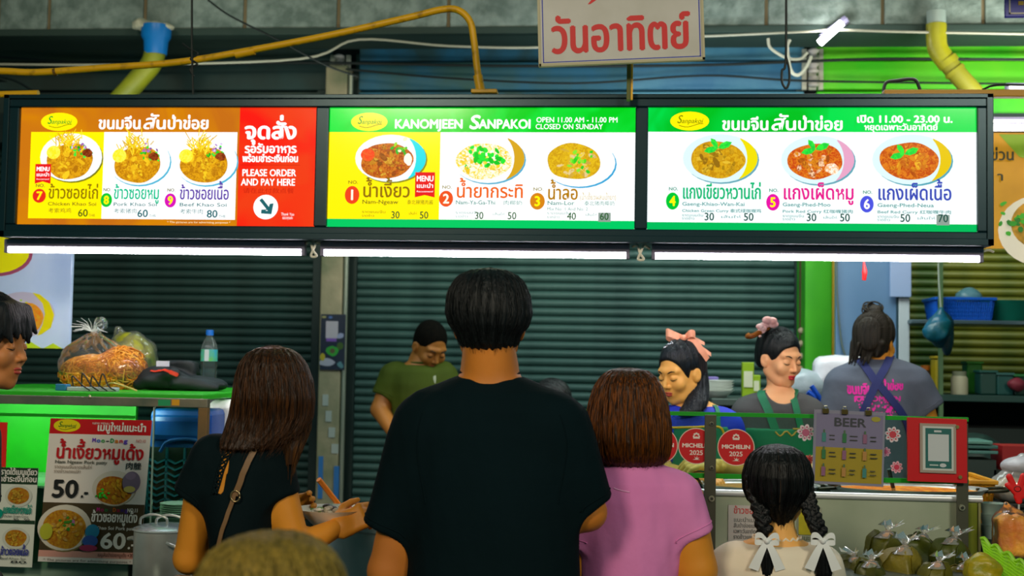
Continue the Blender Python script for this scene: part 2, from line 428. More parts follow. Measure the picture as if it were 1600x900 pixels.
# concrete column between the shutters, with a metal conduit and a bill pasted on
root = empty('trim_1', (X(524, 6.7), 6.7, 0), kind='structure')
b = MB(); b.box(X(504, 6.7), X(538, 6.7), 6.65, 6.9, 0, 3.05, mat('#b4a484', 0.85, 0, 0.5, 18, '#747a5c', 4)); b.build('concrete_post', root, bevel=0.008)
b = MB(); b.cyl((X(543, 6.7), 6.66, 0), (X(543, 6.7), 6.66, 3.0), 0.012, mat('#9aa08e', 0.4, 0.5), 10); b.build('conduit', root, smooth=True)
b = MB(); x = X(514, 6.6)
for k in range(4): b.box(x-0.03+0.018*k, x-0.01+0.02*k+0.01, 6.645, 6.651, Z(640+25*k, 6.65), Z(622+26*k, 6.65), mat('#a8b0a8', 0.8))
b.box(X(505, 6.65), X(512, 6.65), 6.644, 6.651, 0.75, Z(720, 6.65), mat('#2a6fb0', 0.8)); b.box(X(529, 6.65), X(537, 6.65), 6.644, 6.651, 0.75, Z(735, 6.65), mat('#2a6fb0', 0.8))
b.build('old_paint', root)
# the green pillar and the red downpipe strip at the right end of the shutters
rp = empty('column_bill', (X(522, 6.63), 6.64, Z(583, 6.64)), 'dark bill with white, purple and green shapes pasted on the concrete column', 'poster')
b = MB(); b.box(X(503, 6.64), X(541, 6.64), 6.638, 6.648, Z(583, 6.64), Z(495, 6.64), mat('#0a1c34', 0.5)); b.build('sheet', rp)
F = Flat(lambda x, y, d: (X(503, 6.64)+(x-503)*(X(541, 6.64)-X(503, 6.64))/38, 6.6375-d, Z(495, 6.64)+(y-495)/88*(Z(583, 6.64)-Z(495, 6.64))), 0.0003)
F.rect(511, 506, 530, 533, mat('#b8b0b8', 0.6)); F.rect(512, 533, 528, 538, mat('#7a50a8', 0.6)); F.ell(522, 553, 9, 9, mat('#2a9a30', 0.6), 12, True, 0, .12, 3); F.ell(522, 553, 4, 4, mat('#5a4a30', 0.6)); F.ell(514, 571, 11, 7, mat('#a8a8b8', 0.6), 12, True, 0, .1, 4)
F.ell(507, 563, 4, 6, mat('#b0a020', 0.6)); F.ell(534, 529, 6, 4, mat('#9aa0c0', 0.6), 10, True, -.6, .1); F.ell(534, 545, 5, 6, mat('#3a5a18', 0.6)); F.ell(535, 575, 5, 5, mat('#508088', 0.6), 9, True, 0, .2, 2); F.rect(505, 498, 511, 501, mat('#a09a60', 0.6)); F.ell(518, 500, 3, 2, mat('#5070b0', 0.6)); F.build('print', rp)
root = empty('trim_2', (X(1280, 6.3), 6.3, 0), kind='structure')
GREEN = mat('#3fae00', 0.5, 0, 0.08, 20, '#2c9a00', 3)
b = MB(); b.box(X(1258, 6.3), X(1300, 6.3), 6.3, 6.6, 0, 2.6, GREEN); b.build('green_board', root, bevel=0.004)
b = MB(); b.box(X(1300, 6.3), X(1305, 6.3), 6.29, 6.58, 0, 2.6, mat('#b08b20', 0.5)); b.build('yellow_edge', root)
b = MB(); b.box(X(1249, 6.5), X(1256, 6.5), 6.45, 6.5, 0, 2.6, mat('#7c2a35', 0.6)); b.build('red_edge', root)
for k in range(4):
    b = MB(); c = at(1252, 517+20*k, 6.4); b.sphere(c, 0.017, mat('#b59a80', 0.4), 10, 8); b.build('cable_clip', root, smooth=True)

# upper facade: boards of a shop front, blue on the left and green on the right, behind a concrete beam of blocks
root = empty('wall_upper', (0, 6.75, 2.9), kind='structure')
def board(x0, x1, pz0, pz1, m, Y=6.75, name='board'):
    b = MB(); b.box(x0, x1, Y, Y+0.05, pz0, pz1, m); return b.build(name, root, bevel=0.006)
zr = [2.78, 2.93, 3.09, 3.20]
BL = [mat('#1d5f78', 0.6, 0, 0.2, 8, '#33504c', 4), mat('#1b6484', 0.6, 0, 0.2, 8, '#2f5a55', 3), mat('#226b8c', 0.6, 0, 0.2, 8, '#2b4d50', 5)]
DK = [mat('#33423a', 0.7, 0, 0.2, 8, '#1b2c2a', 3), mat('#24413f', 0.7, 0, 0.2, 8, '#20302a', 3), mat('#1f3b3a', 0.7, 0, 0.2, 8, '#2c3a2a', 3)]
GR = [mat('#4fd000', 0.5, 0, 0.15, 8, '#2fb600', 3), mat('#62c800', 0.5, 0, 0.15, 8, '#3cc400', 2.5), mat('#3cc400', 0.5, 0, 0.15, 8, '#6fd21c', 4)]
LB = [mat('#3f7d98', 0.5, 0, 0.15, 8, '#4d8ba2', 4), mat('#4a86a0', 0.5, 0, 0.15, 8, '#2f6d92', 4), mat('#3a7796', 0.5, 0, 0.15, 8, '#5a95aa', 4)]
for k in range(3):
    z0, z1 = zr[k]+0.006, zr[k+1]-0.006
    board(X(-400, 6.75), X(508, 6.75), z0, z1, DK[k]); board(X(553, 6.75), X(980, 6.75), z0, z1, BL[k])
    board(X(982, 6.75), X(1255, 6.75), z0, z1, LB[k]); board(X(1275, 6.75), X(2100, 6.75), z0, z1, GR[k])
b = MB(); b.box(X(-400, 6.8), X(2100, 6.8), 6.86, 6.9, 2.7, 3.9, mat('#0a1614', 0.8)); b.build('dark_recess', root)
b = MB(); b.box(X(-400, 6.8), X(2100, 6.8), 6.6, 6.9, 2.62, 2.78, mat('#1a2a28', 0.8)); b.build('shutter_box', root)
root = empty('ceiling', (0, 6.3, 3.2), kind='structure')
zb = Z(42, 6.2)
xs = [-180, -20, 60, 212, 370, 518, 692, 860, 1040, 1195, 1379, 1538, 1700, 1860]
ST = mat('#96a49c', 0.85, 0, 0.6, 55, '#6c7c74', 14)
for a, c in zip(xs[:-1], xs[1:]):
    b = MB(); b.box(X(a+3, 6.2), X(c-3, 6.2), 6.2, 6.45, zb, zb+0.42, ST); b.build('block', root, bevel=0.004)
b = MB(); b.box(X(-180, 6.2), X(1860, 6.2), 6.215, 6.44, zb, zb+0.42, mat('#8a7a5c', 0.9)); b.build('mortar', root)
b = MB(); b.box(X(-180, 6.2), X(1860, 6.2), 6.19, 6.5, zb-0.035, zb, mat('#2c4038', 0.7)); b.build('ledge', root, bevel=0.004)

# ================================================================== SIGNS OVER THE STALL
YL = 4.15
BX0, BX1 = X(8, YL, 260), X(1549, YL, 260)
BZ1 = (at(60, 150, YL).z+at(1500, 149, YL).z)/2; BZ0 = (at(60, 371, YL).z+at(1500, 385, YL).z)/2
lb = empty('menu_lightbox', ((BX0+BX1)/2, YL, BZ0), 'long dark framed lightbox with three glowing menu panels over the stall', 'lightbox')
FD = 0.16
P = [  # panel rectangles in the print's own units (left, top, right, bottom)
    (31, 169, 494, 353), (514, 169, 992, 356), (1012, 169, 1525, 362)]
def wrect(r, Y):
    x0, y0, x1, y1 = r; return (at(x0, (y0+y1)/2, Y).x, at(x1, (y0+y1)/2, Y).x, at((x0+x1)/2, y1, Y).z, at((x0+x1)/2, y0, Y).z)
PW = [wrect(p, YL) for p in P]
pz0 = sum(p[2] for p in PW)/3; pz1 = sum(p[3] for p in PW)/3
FR = mat('#0b3038', 0.3, 0.4, 0.02, 20)
def fbar(x0, x1, z0, z1, nm, y0=YL-0.02, y1=YL+FD): b = MB(); b.box(x0, x1, y0, y1, z0, z1, FR); b.build(nm, lb, bevel=0.004)
fbar(BX0, BX1, pz1, BZ1, 'top_rail'); fbar(BX0, BX1, BZ0, pz0, 'bottom_rail')
fbar(BX0, PW[0][0], pz0, pz1, 'side_rail'); fbar(PW[2][1], BX1, pz0, pz1, 'side_rail')
fbar(PW[0][1], PW[1][0], pz0, pz1, 'mullion'); fbar(PW[1][1], PW[2][0], pz0, pz1, 'mullion')
b = MB(); b.box(BX0, BX1, YL+0.02, YL+FD, pz0, pz1, FR); b.build('back_box', lb)
b = MB(); b.box(BX0, BX1, YL-0.028, YL-0.018, BZ1-0.014, BZ1, FR); b.box(BX0, BX1, YL-0.028, YL-0.018, BZ0, BZ0+0.022, FR); b.box(BX0, BX0+0.02, YL-0.028, YL-0.018, BZ0, BZ1, FR); b.box(BX1-0.02, BX1, YL-0.028, YL-0.018, BZ0, BZ1, FR); b.build('outer_lip', lb, bevel=0.002)
def mapper(r, W, Y, sgn=-1):
    x0, y0, x1, y1 = r; X0, X1, Z0, Z1 = W
    def fx(x, y, d): return (X0+(x-x0)/(x1-x0)*(X1-X0), Y+sgn*d, Z1-(y-y0)/(y1-y0)*(Z1-Z0))
    return fx
W_ = emat('#f8fbfa', 1.12); YELLOW = emat('#ffe600', 1.05); ORG = emat('#d48200', 0.95, '#c46c10', 3); RED = emat('#f01408', 1.0, '#e83a10', 2.5)
GRN = emat('#00c818', 1.0, '#10e03c', 4); GRN2 = emat('#00b81c', 1.0, '#00d848', 3)
ALLTXT = "ขนมจีนสันป่าข่อยจุดสั่งรอรับอาหารพร้อมชำระเงินก่อนขอบคุณค่ะแนะนำข้าวซอยไก่หมูเนื้อน้ำเงี้ยวยากระทิลอผสมเปิดน.หยุดเฉพาะวันอาทิตย์แกงเขียวหวานเผ็ดราดเมนูใหม่เด้งตู้ABCDEFGHIJKLMNOPQRSTUVWXYZabcdefghijklmnopqrstuvwxyz0123456789.-()*:+考索鸡猪肉牛泰北辣酱椰奶式绿咖喱红请在此付款点餐脞"
make_glyphs(set(ALLTXT)-{' '})
def logo(F, cx, cy, rx, ry, yel, grn, thin):
    F.ell(cx, cy, rx, ry, yel)
    F.text('S', cx-rx*0.66, cx-rx*0.42, cy+ry*0.22, ry*0.85, grn, 0.25, 0.3)
    F.text('anpakoi', cx-rx*0.42, cx+rx*0.66, cy+ry*0.22, ry*0.5, grn, 0.12, 0.3)
    pts = [(cx-rx*0.55+rx*1.25*t, cy+ry*(0.45+0.18*math.sin(t*5))) for t in np.linspace(0, 1, 9)]
    for a, c in zip(pts[:-1], pts[1:]): F.line(a[0], a[1], c[0], c[1], ry*0.07, thin)
def dish(F, cx, cy, rx, ry, food, food2, kind, em, accent=None, seed=1, fs=0.78, off=(0, 0), shadow='#7fc4d8', rim='#f2faf8', herb='#2fd020'):
    rd = random.Random(seed)
    F.ell(cx+rx*0.04, cy+ry*0.06, rx, ry, em(shadow)); F.ell(cx, cy, rx, ry, em(rim))
    if accent:
        pts = [(cx+rx*math.cos(a), cy+ry*math.sin(a)) for a in np.linspace(-1.0, 1.05, 14)]
        pts += [(cx+rx*(0.50+0.22*math.cos(a*1.45)), cy+ry*math.sin(a)*0.95) for a in np.linspace(1.05, -1.0, 10)]
        F.poly(pts[::-1], em(accent))
    fx, fy = cx+off[0], cy+off[1]
    F.ell(fx, fy, rx*fs, ry*fs*1.02, em(food, food2), 40, True, 0, 0.03, seed)
    for i in range(30):      # pieces of meat and noodles
        a = rd.uniform(0, 6.28); q = rd.uniform(0.05, 0.8)
        F.ell(fx+rx*fs*q*math.cos(a), fy+ry*fs*q*math.sin(a), rd.uniform(0.05, 0.17)*rx, rd.uniform(0.05, 0.13)*ry, em(rd.choice(kind), rd.choice(kind)), 9, True, rd.uniform(0, 3), 0.08, i)
def greens(F, cx, cy, s, em, n=14, seed=3, cols=('#22c81c', '#3ee03a', '#1aa818'), spread=1.0):
    rd = random.Random(seed)
    for i in range(n):
        F.ell(cx+rd.gauss(0, s*0.5)*spread, cy+rd.gauss(0, s*0.4)*spread, rd.uniform(0.12, 0.24)*s, rd.uniform(0.1, 0.18)*s, em(rd.choice(cols)), 7, True, rd.uniform(0, 3), 0.1, i)
def noodles(F, cx, cy, s, em, seed=5, n=34, cols=('#f0c814', '#d8a80c', '#ffe030')):
    rd = random.Random(seed)
    for i in range(n):
        a = rd.uniform(-2.6, -0.5); x = cx+rd.gauss(0, s*0.35); y = cy+rd.gauss(0, s*0.25); l = rd.uniform(0.3, 0.7)*s
        F.line(x, y, x+l*math.cos(a), y+l*math.sin(a), 1.4, em(rd.choice(cols)))
def basil(F, cx, cy, s, em):
    for a, l in ((-0.4, 1.0), (2.9, 0.95), (-2.2, 0.8)):
        pts = [(0, 0), (0.3, 0.2), (0.7, 0.22), (1, 0), (0.7, -0.2), (0.3, -0.2)]
        F.poly([(cx+s*l*(x*math.cos(a)-y*math.sin(a)), cy+s*l*(x*math.sin(a)+y*math.cos(a))) for x, y in pts][::-1], em('#1ec83c', '#35e838'))
def ribbon(F, x0, y0, x1, y1, em):
    F.poly([(x0, y0), (x0, y1), ((x0+x1)/2, y1-3.5), (x1, y1), (x1, y0)], em('#e01818'))
    h = (y1-y0); F.text('MENU', x0+2, x1-2, y0+h*0.36, h*0.22, W_, 0.3); F.text('แนะนำ', x0+2, x1-2, y0+h*0.62, h*0.13, W_, 0.2); F.text('Recommend', x0+2.5, x1-2.5, y0+h*0.8, h*0.07, W_)
def number(F, n, cx, cy, rx, ry, col, em, ncol='#ffee00', label=True, lab='#5a5a20'):
    F.ell(cx, cy, rx, ry, em(col)); F.text(n, cx-rx*0.45, cx+rx*0.45, cy+ry*0.55, ry*1.15, em(ncol), 0.7)
    if label: F.text('NO.', cx-rx*0.6, cx+rx*0.8, cy-ry*1.25, 5, em(lab), 0.2)
def em(c, c2=None): return emat(c, 1.0, c2, 90)
def panel(i, base_mat):
    b = MB(); X0, X1, Z0, Z1 = PW[i]; b.box(X0, X1, YL-0.004, YL+0.02, pz0, pz1, base_mat); return b.build('menu_panel', lb)
MAPS = [mapper(P[i], (PW[i][0], PW[i][1], pz0, pz1), YL-0.0045) for i in range(3)]
OLV = '#7a6a00'
# ---- panel one
p0 = panel(0, ORG); F = Flat(MAPS[0], 0.0001)
F.rect(375, 169, 494, 353, RED); F.rect(48, 207, 164, 343, YELLOW); F.rect(164, 207, 372, 343, W_); F.build('colour_field', p0)
F = Flat(MAPS[0], 0.0001, 6); logo(F, 92, 191, 29, 14.5, YELLOW, em('#10a020'), em('#708000')); F.build('logo', p0)
F = Flat(MAPS[0], 0.0001, 6); F.text('ขนมจีน', 154, 222, 202, 14, W_, 0.8); F.text('สั', 223, 243, 202, 17, W_, 0.5, 0.2); F.text('น', 244, 262, 202, 14, W_, 0.8); F.text('ป่าข่อย', 262, 328, 202, 14, W_, 0.8); F.build('lettering', p0)
F = Flat(MAPS[0], 0.0001, 6)
F.text('จุดสั่ง', 383, 464, 217, 19, W_, 1.3); F.text('รอรับอาหาร', 384, 464, 239, 10.5, W_, 0.7); F.text('พร้อมชำระเงินก่อน', 381, 467, 253, 8.5, W_, 0.55)
F.line(378, 258, 470, 258, 0.5, em('#b01808'))
F.text('PLEASE ORDER', 381, 464, 275, 10.5, W_, 0.35); F.text('AND PAY HERE', 380, 463, 289.5, 10.5, W_, 0.35); F.text('请在此付款点餐', 383, 462, 301, 7.5, em('#c02008'))
F.ell(419, 323, 19, 19, W_); DT = em('#1f5f66')
F.line(411, 311, 425, 328, 5.2, DT); F.poly([(430, 319), (412, 331.5), (412.5, 327), (423, 326.5), (425, 318)][::-1], DT); F.poly([(431, 317), (428, 334), (412, 333), (413, 328), (423.5, 329), (425.5, 318)][::-1], DT)
F.text('Thank You', 443, 463, 336, 4.5, W_); F.text('ขอบคุณค่ะ', 445, 461, 341.5, 3.5, W_); F.build('lettering', p0)
for j, (cx, name, eng, chi, pr, nc, tc, x0, x1) in enumerate([(114, 'ข้าวซอยไก่', 'Chicken Khao Soi', '考索鸡鸡', '60', '#e02818', '#8a7400', 80, 160), (218, 'ข้าวซอยหมู', 'Pork Khao Soi', '考索猪肉', '60', '#10c030', '#00b888', 183, 255), (322, 'ข้าวซอยเนื้อ', 'Beef Khao Soi', '考索牛肉', '80', '#d010b0', '#5a3aa0', 286, 363)]):
    F = Flat(MAPS[0], 0.0001, 8); cy = 247 if j == 0 else 252
    dish(F, cx-1 if j == 0 else cx+2, cy, 49, 38, '#e0a010', '#b87808', ['#e8b418', '#d09010', '#f0c820', '#b07008'], em, None, 11+j, 0.74, (-2, 6), '#7a7a10' if j == 0 else '#50b0d0')
    noodles(F, cx-6, cy-20, 26, em, 20+j, 70); F.ell(cx-27, cy-7, 11, 10.5, em('#ffe620', '#ffee50'), 20, True, -0.4)
    greens(F, cx+18, cy-9, 14, em, 16, 30+j); greens(F, cx+20, cy-18, 12, em, 9, 40+j, ('#b070c0', '#d8c0e8', '#8a50a0')); F.ell(cx+27, cy-6, 9, 6, em('#a04818', '#702808'), 12, True, 0, 0.1)
    F.build('dish_picture', p0)
    F = Flat(MAPS[0], 0.0001, 62)
    if j == 0: ribbon(F, 58, 258, 83, 289, em)
    ncx = (66, 172, 272)[j]; number(F, '789'[j], ncx, 308 if j == 0 else 314, 10.5 if j == 0 else 9, 11, nc, em, '#fff000', True, '#6a6020')
    F.text(name, x0, x1, 312, 15, em(tc), 0.4); dk = em('#1f6a70' if j else '#6a6a10')
    F.text(eng, x0, x1-3, 323, 5.5, dk, 0.12); F.text(chi, x0+1, x0+38, 334, 7, dk); F.text(pr, x1-34 if j else 128, x1-17 if j else 144, 340, 11.5, em('#1a6068' if j else '#5a6a10'), 0.35); F.text('THB', x1-15, x1-5, 340, 4, dk)
    F.build('dish_caption', p0)
F = Flat(MAPS[0], 0.0001, 62); F.text('* The pictures are for advertising purposes *', 268, 366, 349, 3, em('#fff0c0')); F.build('lettering', p0)
# ---- panel two
p1 = panel(1, W_); F = Flat(MAPS[1], 0.0001)
F.rect(514, 169, 992, 207, GRN); F.rect(514, 207, 690, 343, YELLOW); F.rect(514, 343, 992, 356, emat('#00c860', 0.95)); F.build('colour_field', p1)
F = Flat(MAPS[1], 0.0001, 6); logo(F, 577, 191, 29, 14.5, YELLOW, em('#10a020'), em('#708000')); F.build('logo', p1)
F = Flat(MAPS[1], 0.0001, 6); F.text('KANOMJEEN', 617, 725, 201, 14, W_, 0.7); F.text('S', 734, 750, 201.5, 21, W_, 1.0, 0.15); F.text('ANPAKOI', 750, 831, 201, 14, W_, 0.7)
F.text('OPEN 11.00 AM - 11.00 PM', 839, 965, 191.5, 8, W_, 0.15); F.text('CLOSED ON SUNDAY', 838, 942, 202, 8, W_, 0.15); F.build('lettering', p1)
specs = [(612, 248, 56, 37, '#d07818', '#a84808', ['#c88818', '#a05a10', '#d8a830', '#b04810', '#8a4808'], '#20d8e0', '#8a8a10'),
         (765, 248, 57, 38, '#f0d020', '#fff8e0', ['#f8e060', '#fffbe8', '#e8c020', '#fffbe8'], '#d0a018', '#58a8c8'),
         (906, 254, 56, 37, '#e0b818', '#c89810', ['#e8cc30', '#c8a040', '#d8b020', '#e0c890'], None, '#3aa0d0')]
caps = [('1', 553, 306, 11.5, 14, '#e84018', 'น้ำเงี้ยว', 569, 645, 309, 'Nam-Ngeaw', 57, '泰北辣猪肉酱', 640, 681, '#8a6a00', '30', 615, '50', 660),
        ('2', 701, 311, 11, 12.5, '#e85018', 'น้ำยากระทิ', 716, 822, 309, 'Nam-Ya-Ga-Thi', 62, '肉椰奶汤', 790, 820, '#e86010', '30', 746, '50', 797),
        ('3', 843, 314, 11.5, 13, '#d08010', 'น้ำลอ', 858, 906, 311, 'Nam-Lor', 42, '泰北猪肉椰奶', 915, 962, '#b07800', '40', 889, '60', 939)]
for j in range(3):
    cx, cy, rx, ry, c1, c2, kd, acc, sh = specs[j]; F = Flat(MAPS[1], 0.0001, 8)
    dish(F, cx, cy, rx, ry, c1, c2, kd, em, acc, 50+j, 0.74, (-6, 4) if j != 2 else (-8, -2), sh)
    if j == 0: F.ell(cx-36, cy-5, 11, 10, em('#f04010', '#e86020')); greens(F, cx+14, cy-16, 18, em, 12, 61, ('#60c020', '#a0d820', '#30b020', '#f0f0c0')); F.ell(cx+28, cy+2, 7, 9, em('#fff0e0'), 12, True, 0, 0.1)
    if j == 1: greens(F, cx-4, cy-2, 24, em, 34, 62, ('#10c020', '#20e030')); greens(F, cx-32, cy+12, 7, em, 5, 63)
    if j == 2: greens(F, cx+2, cy-4, 18, em, 20, 64, ('#50d820', '#30c820', '#88e030'))
    F.build('dish_picture', p1)
    n, ncx, ncy, nrx, nry, nc, th, x0, x1, bs, eng, ew, chi, cx0, cx1, tc, a, ax, bb, bx = caps[j]; F = Flat(MAPS[1], 0.0001, 62)
    if j == 0: ribbon(F, 652, 270, 683, 309, em)
    number(F, n, ncx, ncy, nrx, nry, nc, em, '#fff8e0' if j < 2 else '#fff000', True, '#8a7a10')
    F.text(th, x0, x1, bs, 16, em(tc), 0.5); dk = em('#4a8a80' if j else '#6a6a10')
    F.text(eng, x0, x0+ew, 319.5, 6.2, dk, 0.15); F.text(chi, cx0, cx1, 319.5, 6.5, dk)
    if j == 2: F.text('(น้ำเงี้ยวผสมน้ำยา)', 908, 964, 311, 6, em('#c0a040')); F.text('Mix No. 1 And No. 2', 858, 921, 328, 4.8, dk)
    F.text('ราดขนมจีน', x0, x0+38, 334, 3, dk); F.text('ราดข้าว', x0, x0+20, 340, 3, dk); F.text('เส้นใหญ่', ax+28, bx-4, 336, 2.8, dk)
    if j == 2: F.rect(937, 331, 956, 345, em('#8a9a90'))
    F.text(a, ax, ax+14, 342, 11, em('#285a28'), 0.2); F.text(bb, bx, bx+14, 342, 11, em('#285a28'), 0.2); F.build('dish_caption', p1)
# ---- panel three
p2 = panel(2, emat('#eef8f8', 1.02)); F = Flat(MAPS[2], 0.0001)
F.rect(1012, 169, 1525, 207, GRN2); F.rect(1012, 350, 1525, 362, emat('#00b858', 0.95)); F.build('colour_field', p2)
F = Flat(MAPS[2], 0.0001, 6); logo(F, 1078, 190, 31, 15, YELLOW, em('#708800'), em('#708000')); F.build('logo', p2)
F = Flat(MAPS[2], 0.0001, 6); F.text('ขนมจีน', 1129, 1204, 204, 14.5, W_, 0.8); F.text('สั', 1205, 1227, 204, 18, W_, 0.5, 0.2); F.text('น', 1228, 1248, 204, 14.5, W_, 0.8); F.text('ป่าข่อย', 1248, 1320, 204, 14.5, W_, 0.8)
F.text('เปิด 11.00 - 23.00 น.', 1340, 1489, 192, 8.5, W_, 0.7); F.text('หยุดเฉพาะวันอาทิตย์', 1352, 1466, 204, 7.5, W_, 0.5); F.build('lettering', p2)
specs = [(1127, 249, 59, 38, '#d8a818', '#c08808', ['#a88010', '#c89818', '#e0b830', '#906810'], '#e8d800', '#60a0b0'),
         (1280, 251, 57, 38, '#dc7a18', '#c44810', ['#d88818', '#e08a20', '#b86010', '#f0c8a0', '#a04c10'], '#e0a0c0', '#60a0b0'),
         (1426, 250, 61, 39, '#dc7c18', '#bc4c0c', ['#d88a18', '#b85a10', '#e8b028', '#a84808', '#c87018'], '#e0c000', '#50a0b0')]
caps = [('4', 1052, 317, 10.5, 13.5, '#00c030', 'แกงเขียวหวานไก่', 1067, 1192, 'Gaeng-Khiao-Wan-Kai', 1166, 'Chicken Green Curry 泰式绿咖喱鸡', 1192, '#00b070', '30', 1102, '50', 1164),
        ('5', 1210, 318, 10.5, 13, '#e010a0', 'แกงเผ็ดหมู', 1225, 1337, 'Gaeng-Phed-Moo', 1300, 'Pork Red Curry 红咖喱猪肉', 1335, '#e0188a', '30', 1262, '50', 1314),
        ('6', 1356, 320, 10.5, 13, '#4a50d8', 'แกงเผ็ดเนื้อ', 1372, 1487, 'Gaeng-Phed-Neua', 1459, 'Beef Red Curry 红咖喱牛肉', 1486, '#3a48b0', '50', 1407, '70', 1465)]
for j in range(3):
    cx, cy, rx, ry, c1, c2, kd, acc, sh = specs[j]; F = Flat(MAPS[2], 0.0001, 8)
    dish(F, cx, cy, rx, ry, c1, c2, kd, em, acc, 70+j, 0.74, (-4, 2), sh, '#d8eef0')
    if j == 1: F.ell(cx+22, cy+14, 12, 8, em('#fff0e0', '#f0b070'), 14, True, 0, 0.1)
    basil(F, cx-(4 if j < 2 else 12), cy-(16 if j < 2 else 8), 24, em); F.build('dish_picture', p2)
    n, ncx, ncy, nrx, nry, nc, th, x0, x1, e1, ex, e2, ex2, tc, a, ax, bb, bx = caps[j]; F = Flat(MAPS[2], 0.0001, 62)
    number(F, n, ncx, ncy, nrx, nry, nc, em, '#ffee00' if j < 2 else '#fff8f8', True, '#3a8a70')
    F.text(th, x0, x1, 313, 17, em(tc), 0.55); dk = em('#3a8a88')
    F.text(e1, x0, ex, 324, 5.6, dk, 0.12); F.text(e2, x0, ex2, 334, 5.2, dk, 0.1); F.text('ราดขนมจีน', x0, x0+34, 341, 3, dk); F.text('ราดข้าว', x0, x0+20, 346, 3, dk); F.text('เส้นใหญ่', ax+26, bx-4, 343, 2.8, dk)
    if j == 2: F.rect(1463, 336, 1483, 352, em('#8a9a90'))
    F.text(a, ax, ax+16, 347, 12, em('#1a4a40'), 0.25); F.text(bb, bx, bx+16, 347, 12, em('#1a4a40'), 0.25); F.build('dish_caption', p2)

# ---- fluorescent battens under the box
TUBE = emat('#fff8ff', 27.0)
HOUS = mat('#7a7690', 0.5)
WIRE = mat('#f0ead8', 0.5)
def batten(x0, x1, py, Y, label, r=0.010, group='batten lights under the lightbox', strength=TUBE, hang=None):
    a = at(x0, py, Y); c = at(x1, py, Y); z = a.z if hang is None else hang
    root = empty('batten_light', ((a.x+c.x)/2, Y, z), label, 'light', group)
    b = MB(); b.box(a.x, c.x, Y-0.018, Y+0.018, z+0.004, z+0.030, HOUS); b.build('housing', root, bevel=0.003)
    b = MB(); b.cyl((a.x+0.012, Y, z-0.006), (c.x-0.012, Y, z-0.006), r, strength, 14); b.build('tube', root, smooth=True)
    for xx in (a.x, c.x-0.012): b = MB(); b.box(xx, xx+0.012, Y-0.016, Y+0.016, z-0.018, z+0.006, HOUS); b.build('end_cap', root, bevel=0.002)
    return root
YT = YL+0.05; hz = BZ0-0.031
batten(10, 478, 381, YT, 'white fluorescent batten glowing under the orange khao soi menu panel', hang=hz)
batten(502, 984, 386, YT, 'white fluorescent batten glowing under the middle menu panel', hang=hz)
batten(1018, 1535, 394, YT, 'white fluorescent batten glowing under the right-hand menu panel', hang=hz)
for (x, y, s, l) in ((490, 383, -1, 'pale wire looping between the left and middle batten lights'), (1001, 388, -1, 'pale wire looping between the middle and right batten lights')):
    b = MB(); pts = [at(x-13, y-2, YT), at(x-5, y-4, YT-.02), at(x-1, y+8, YT-.03), at(x+5, y+17, YT-.03), at(x-4, y+17, YT-.03), at(x+1, y+4, YT-.03), at(x+5, y-4, YT-.02), at(x+14, y, YT)]
    b.tube(pts, 0.0042, WIRE, 6, 5); tag(b.build('wire_loop', smooth=True), l, 'wire')
b = MB(); b.tube([at(1535, 393, YT), at(1545, 391, YT), at(1553, 394, YT)], 0.004, WIRE, 6, 4); tag(b.build('wire_end', smooth=True), 'short pale wire end sticking out of the right-hand batten light', 'wire')

# ---- white board with red letters hanging in front of the beam
YS = 3.95
root = empty('street_sign', at(970, 100, YS), 'white board with large red Thai letters and a thin blue border', 'sign')
c0 = at(970, 40, YS); rot = Matrix.Rotation(math.radians(1.3), 3, 'Y')
hw, hh_ = 0.256, 0.135
SR = Matrix.Rotation(math.radians(-2.2), 3, 'Y')
def smap(x, y, d):   # units: photo-sized, sign centre at (970, 40)
    p = SR @ Vector(((x-970)*mpp(YS)*0.985, 0, (40-y)*mpp(YS)*0.985)); return (c0.x+p.x, YS-d, c0.z+p.z)
def smp_box(x0, y0, x1, y1, d0, d1, m, nm, par):
    b = MB(); vs = [smap(x, y, d) for x in (x0, x1) for d in (d0, d1) for y in (y1, y0)]
    b.add(vs, [(0,1,3,2), (4,6,7,5), (0,4,5,1), (2,3,7,6), (0,2,6,4), (1,5,7,3)], m); return b.build(nm, par)
WB = mat('#cfcbc4', 0.5, 0, 0.03, 8, '#bdb9ae', 5)
bo = smp_box(841, -60, 1099, 98, -0.012, 0.0, WB, 'board', root)
smp_box(838, 97, 1102, 101, -0.016, 0.004, mat('#b9b08c', 0.5), 'frame_edge', root); smp_box(837, -60, 841, 101, -0.016, 0.004, mat('#b9b08c', 0.5), 'frame_edge', root); smp_box(1098, -60, 1102, 101, -0.016, 0.004, mat('#b9b08c', 0.5), 'frame_edge', root)
BLU = mat('#1030a8', 0.5); RD = mat('#d80808', 0.5)
F = Flat(smap, 0.0004); F.rect(844, 94, 1096, 95.6, BLU); F.rect(844, -60, 845.8, 95, BLU, False); F.rect(1094, -60, 1095.8, 95, BLU, False); F.build('border_line', root)
F = Flat(smap, 0.0004, 1); F.text('วันอาทิตย์', 858, 1080, 80, 42, RD, 1.9); F.build('lettering', root)
F = Flat(smap, 0.0004, 1); F.poly([(918, 3), (926, -6), (936, -6), (922, 3)], RD); F.build('letter_tail', root)
b = MB(); a = at(985, 95, 4.1); c = at(985, 150, 4.1); b.box(a.x-0.011, a.x+0.001, 4.06, 4.09, c.z-0.02, a.z+0.3, mat('#5e6420', 0.6)); b.box(a.x+0.002, a.x+0.009, 4.06, 4.07, c.z-0.02, a.z+0.3, YEL); tag(b.build('sign_post', bevel=0.001), 'slim yellow and olive post rising from the lightbox behind the white sign', 'post')
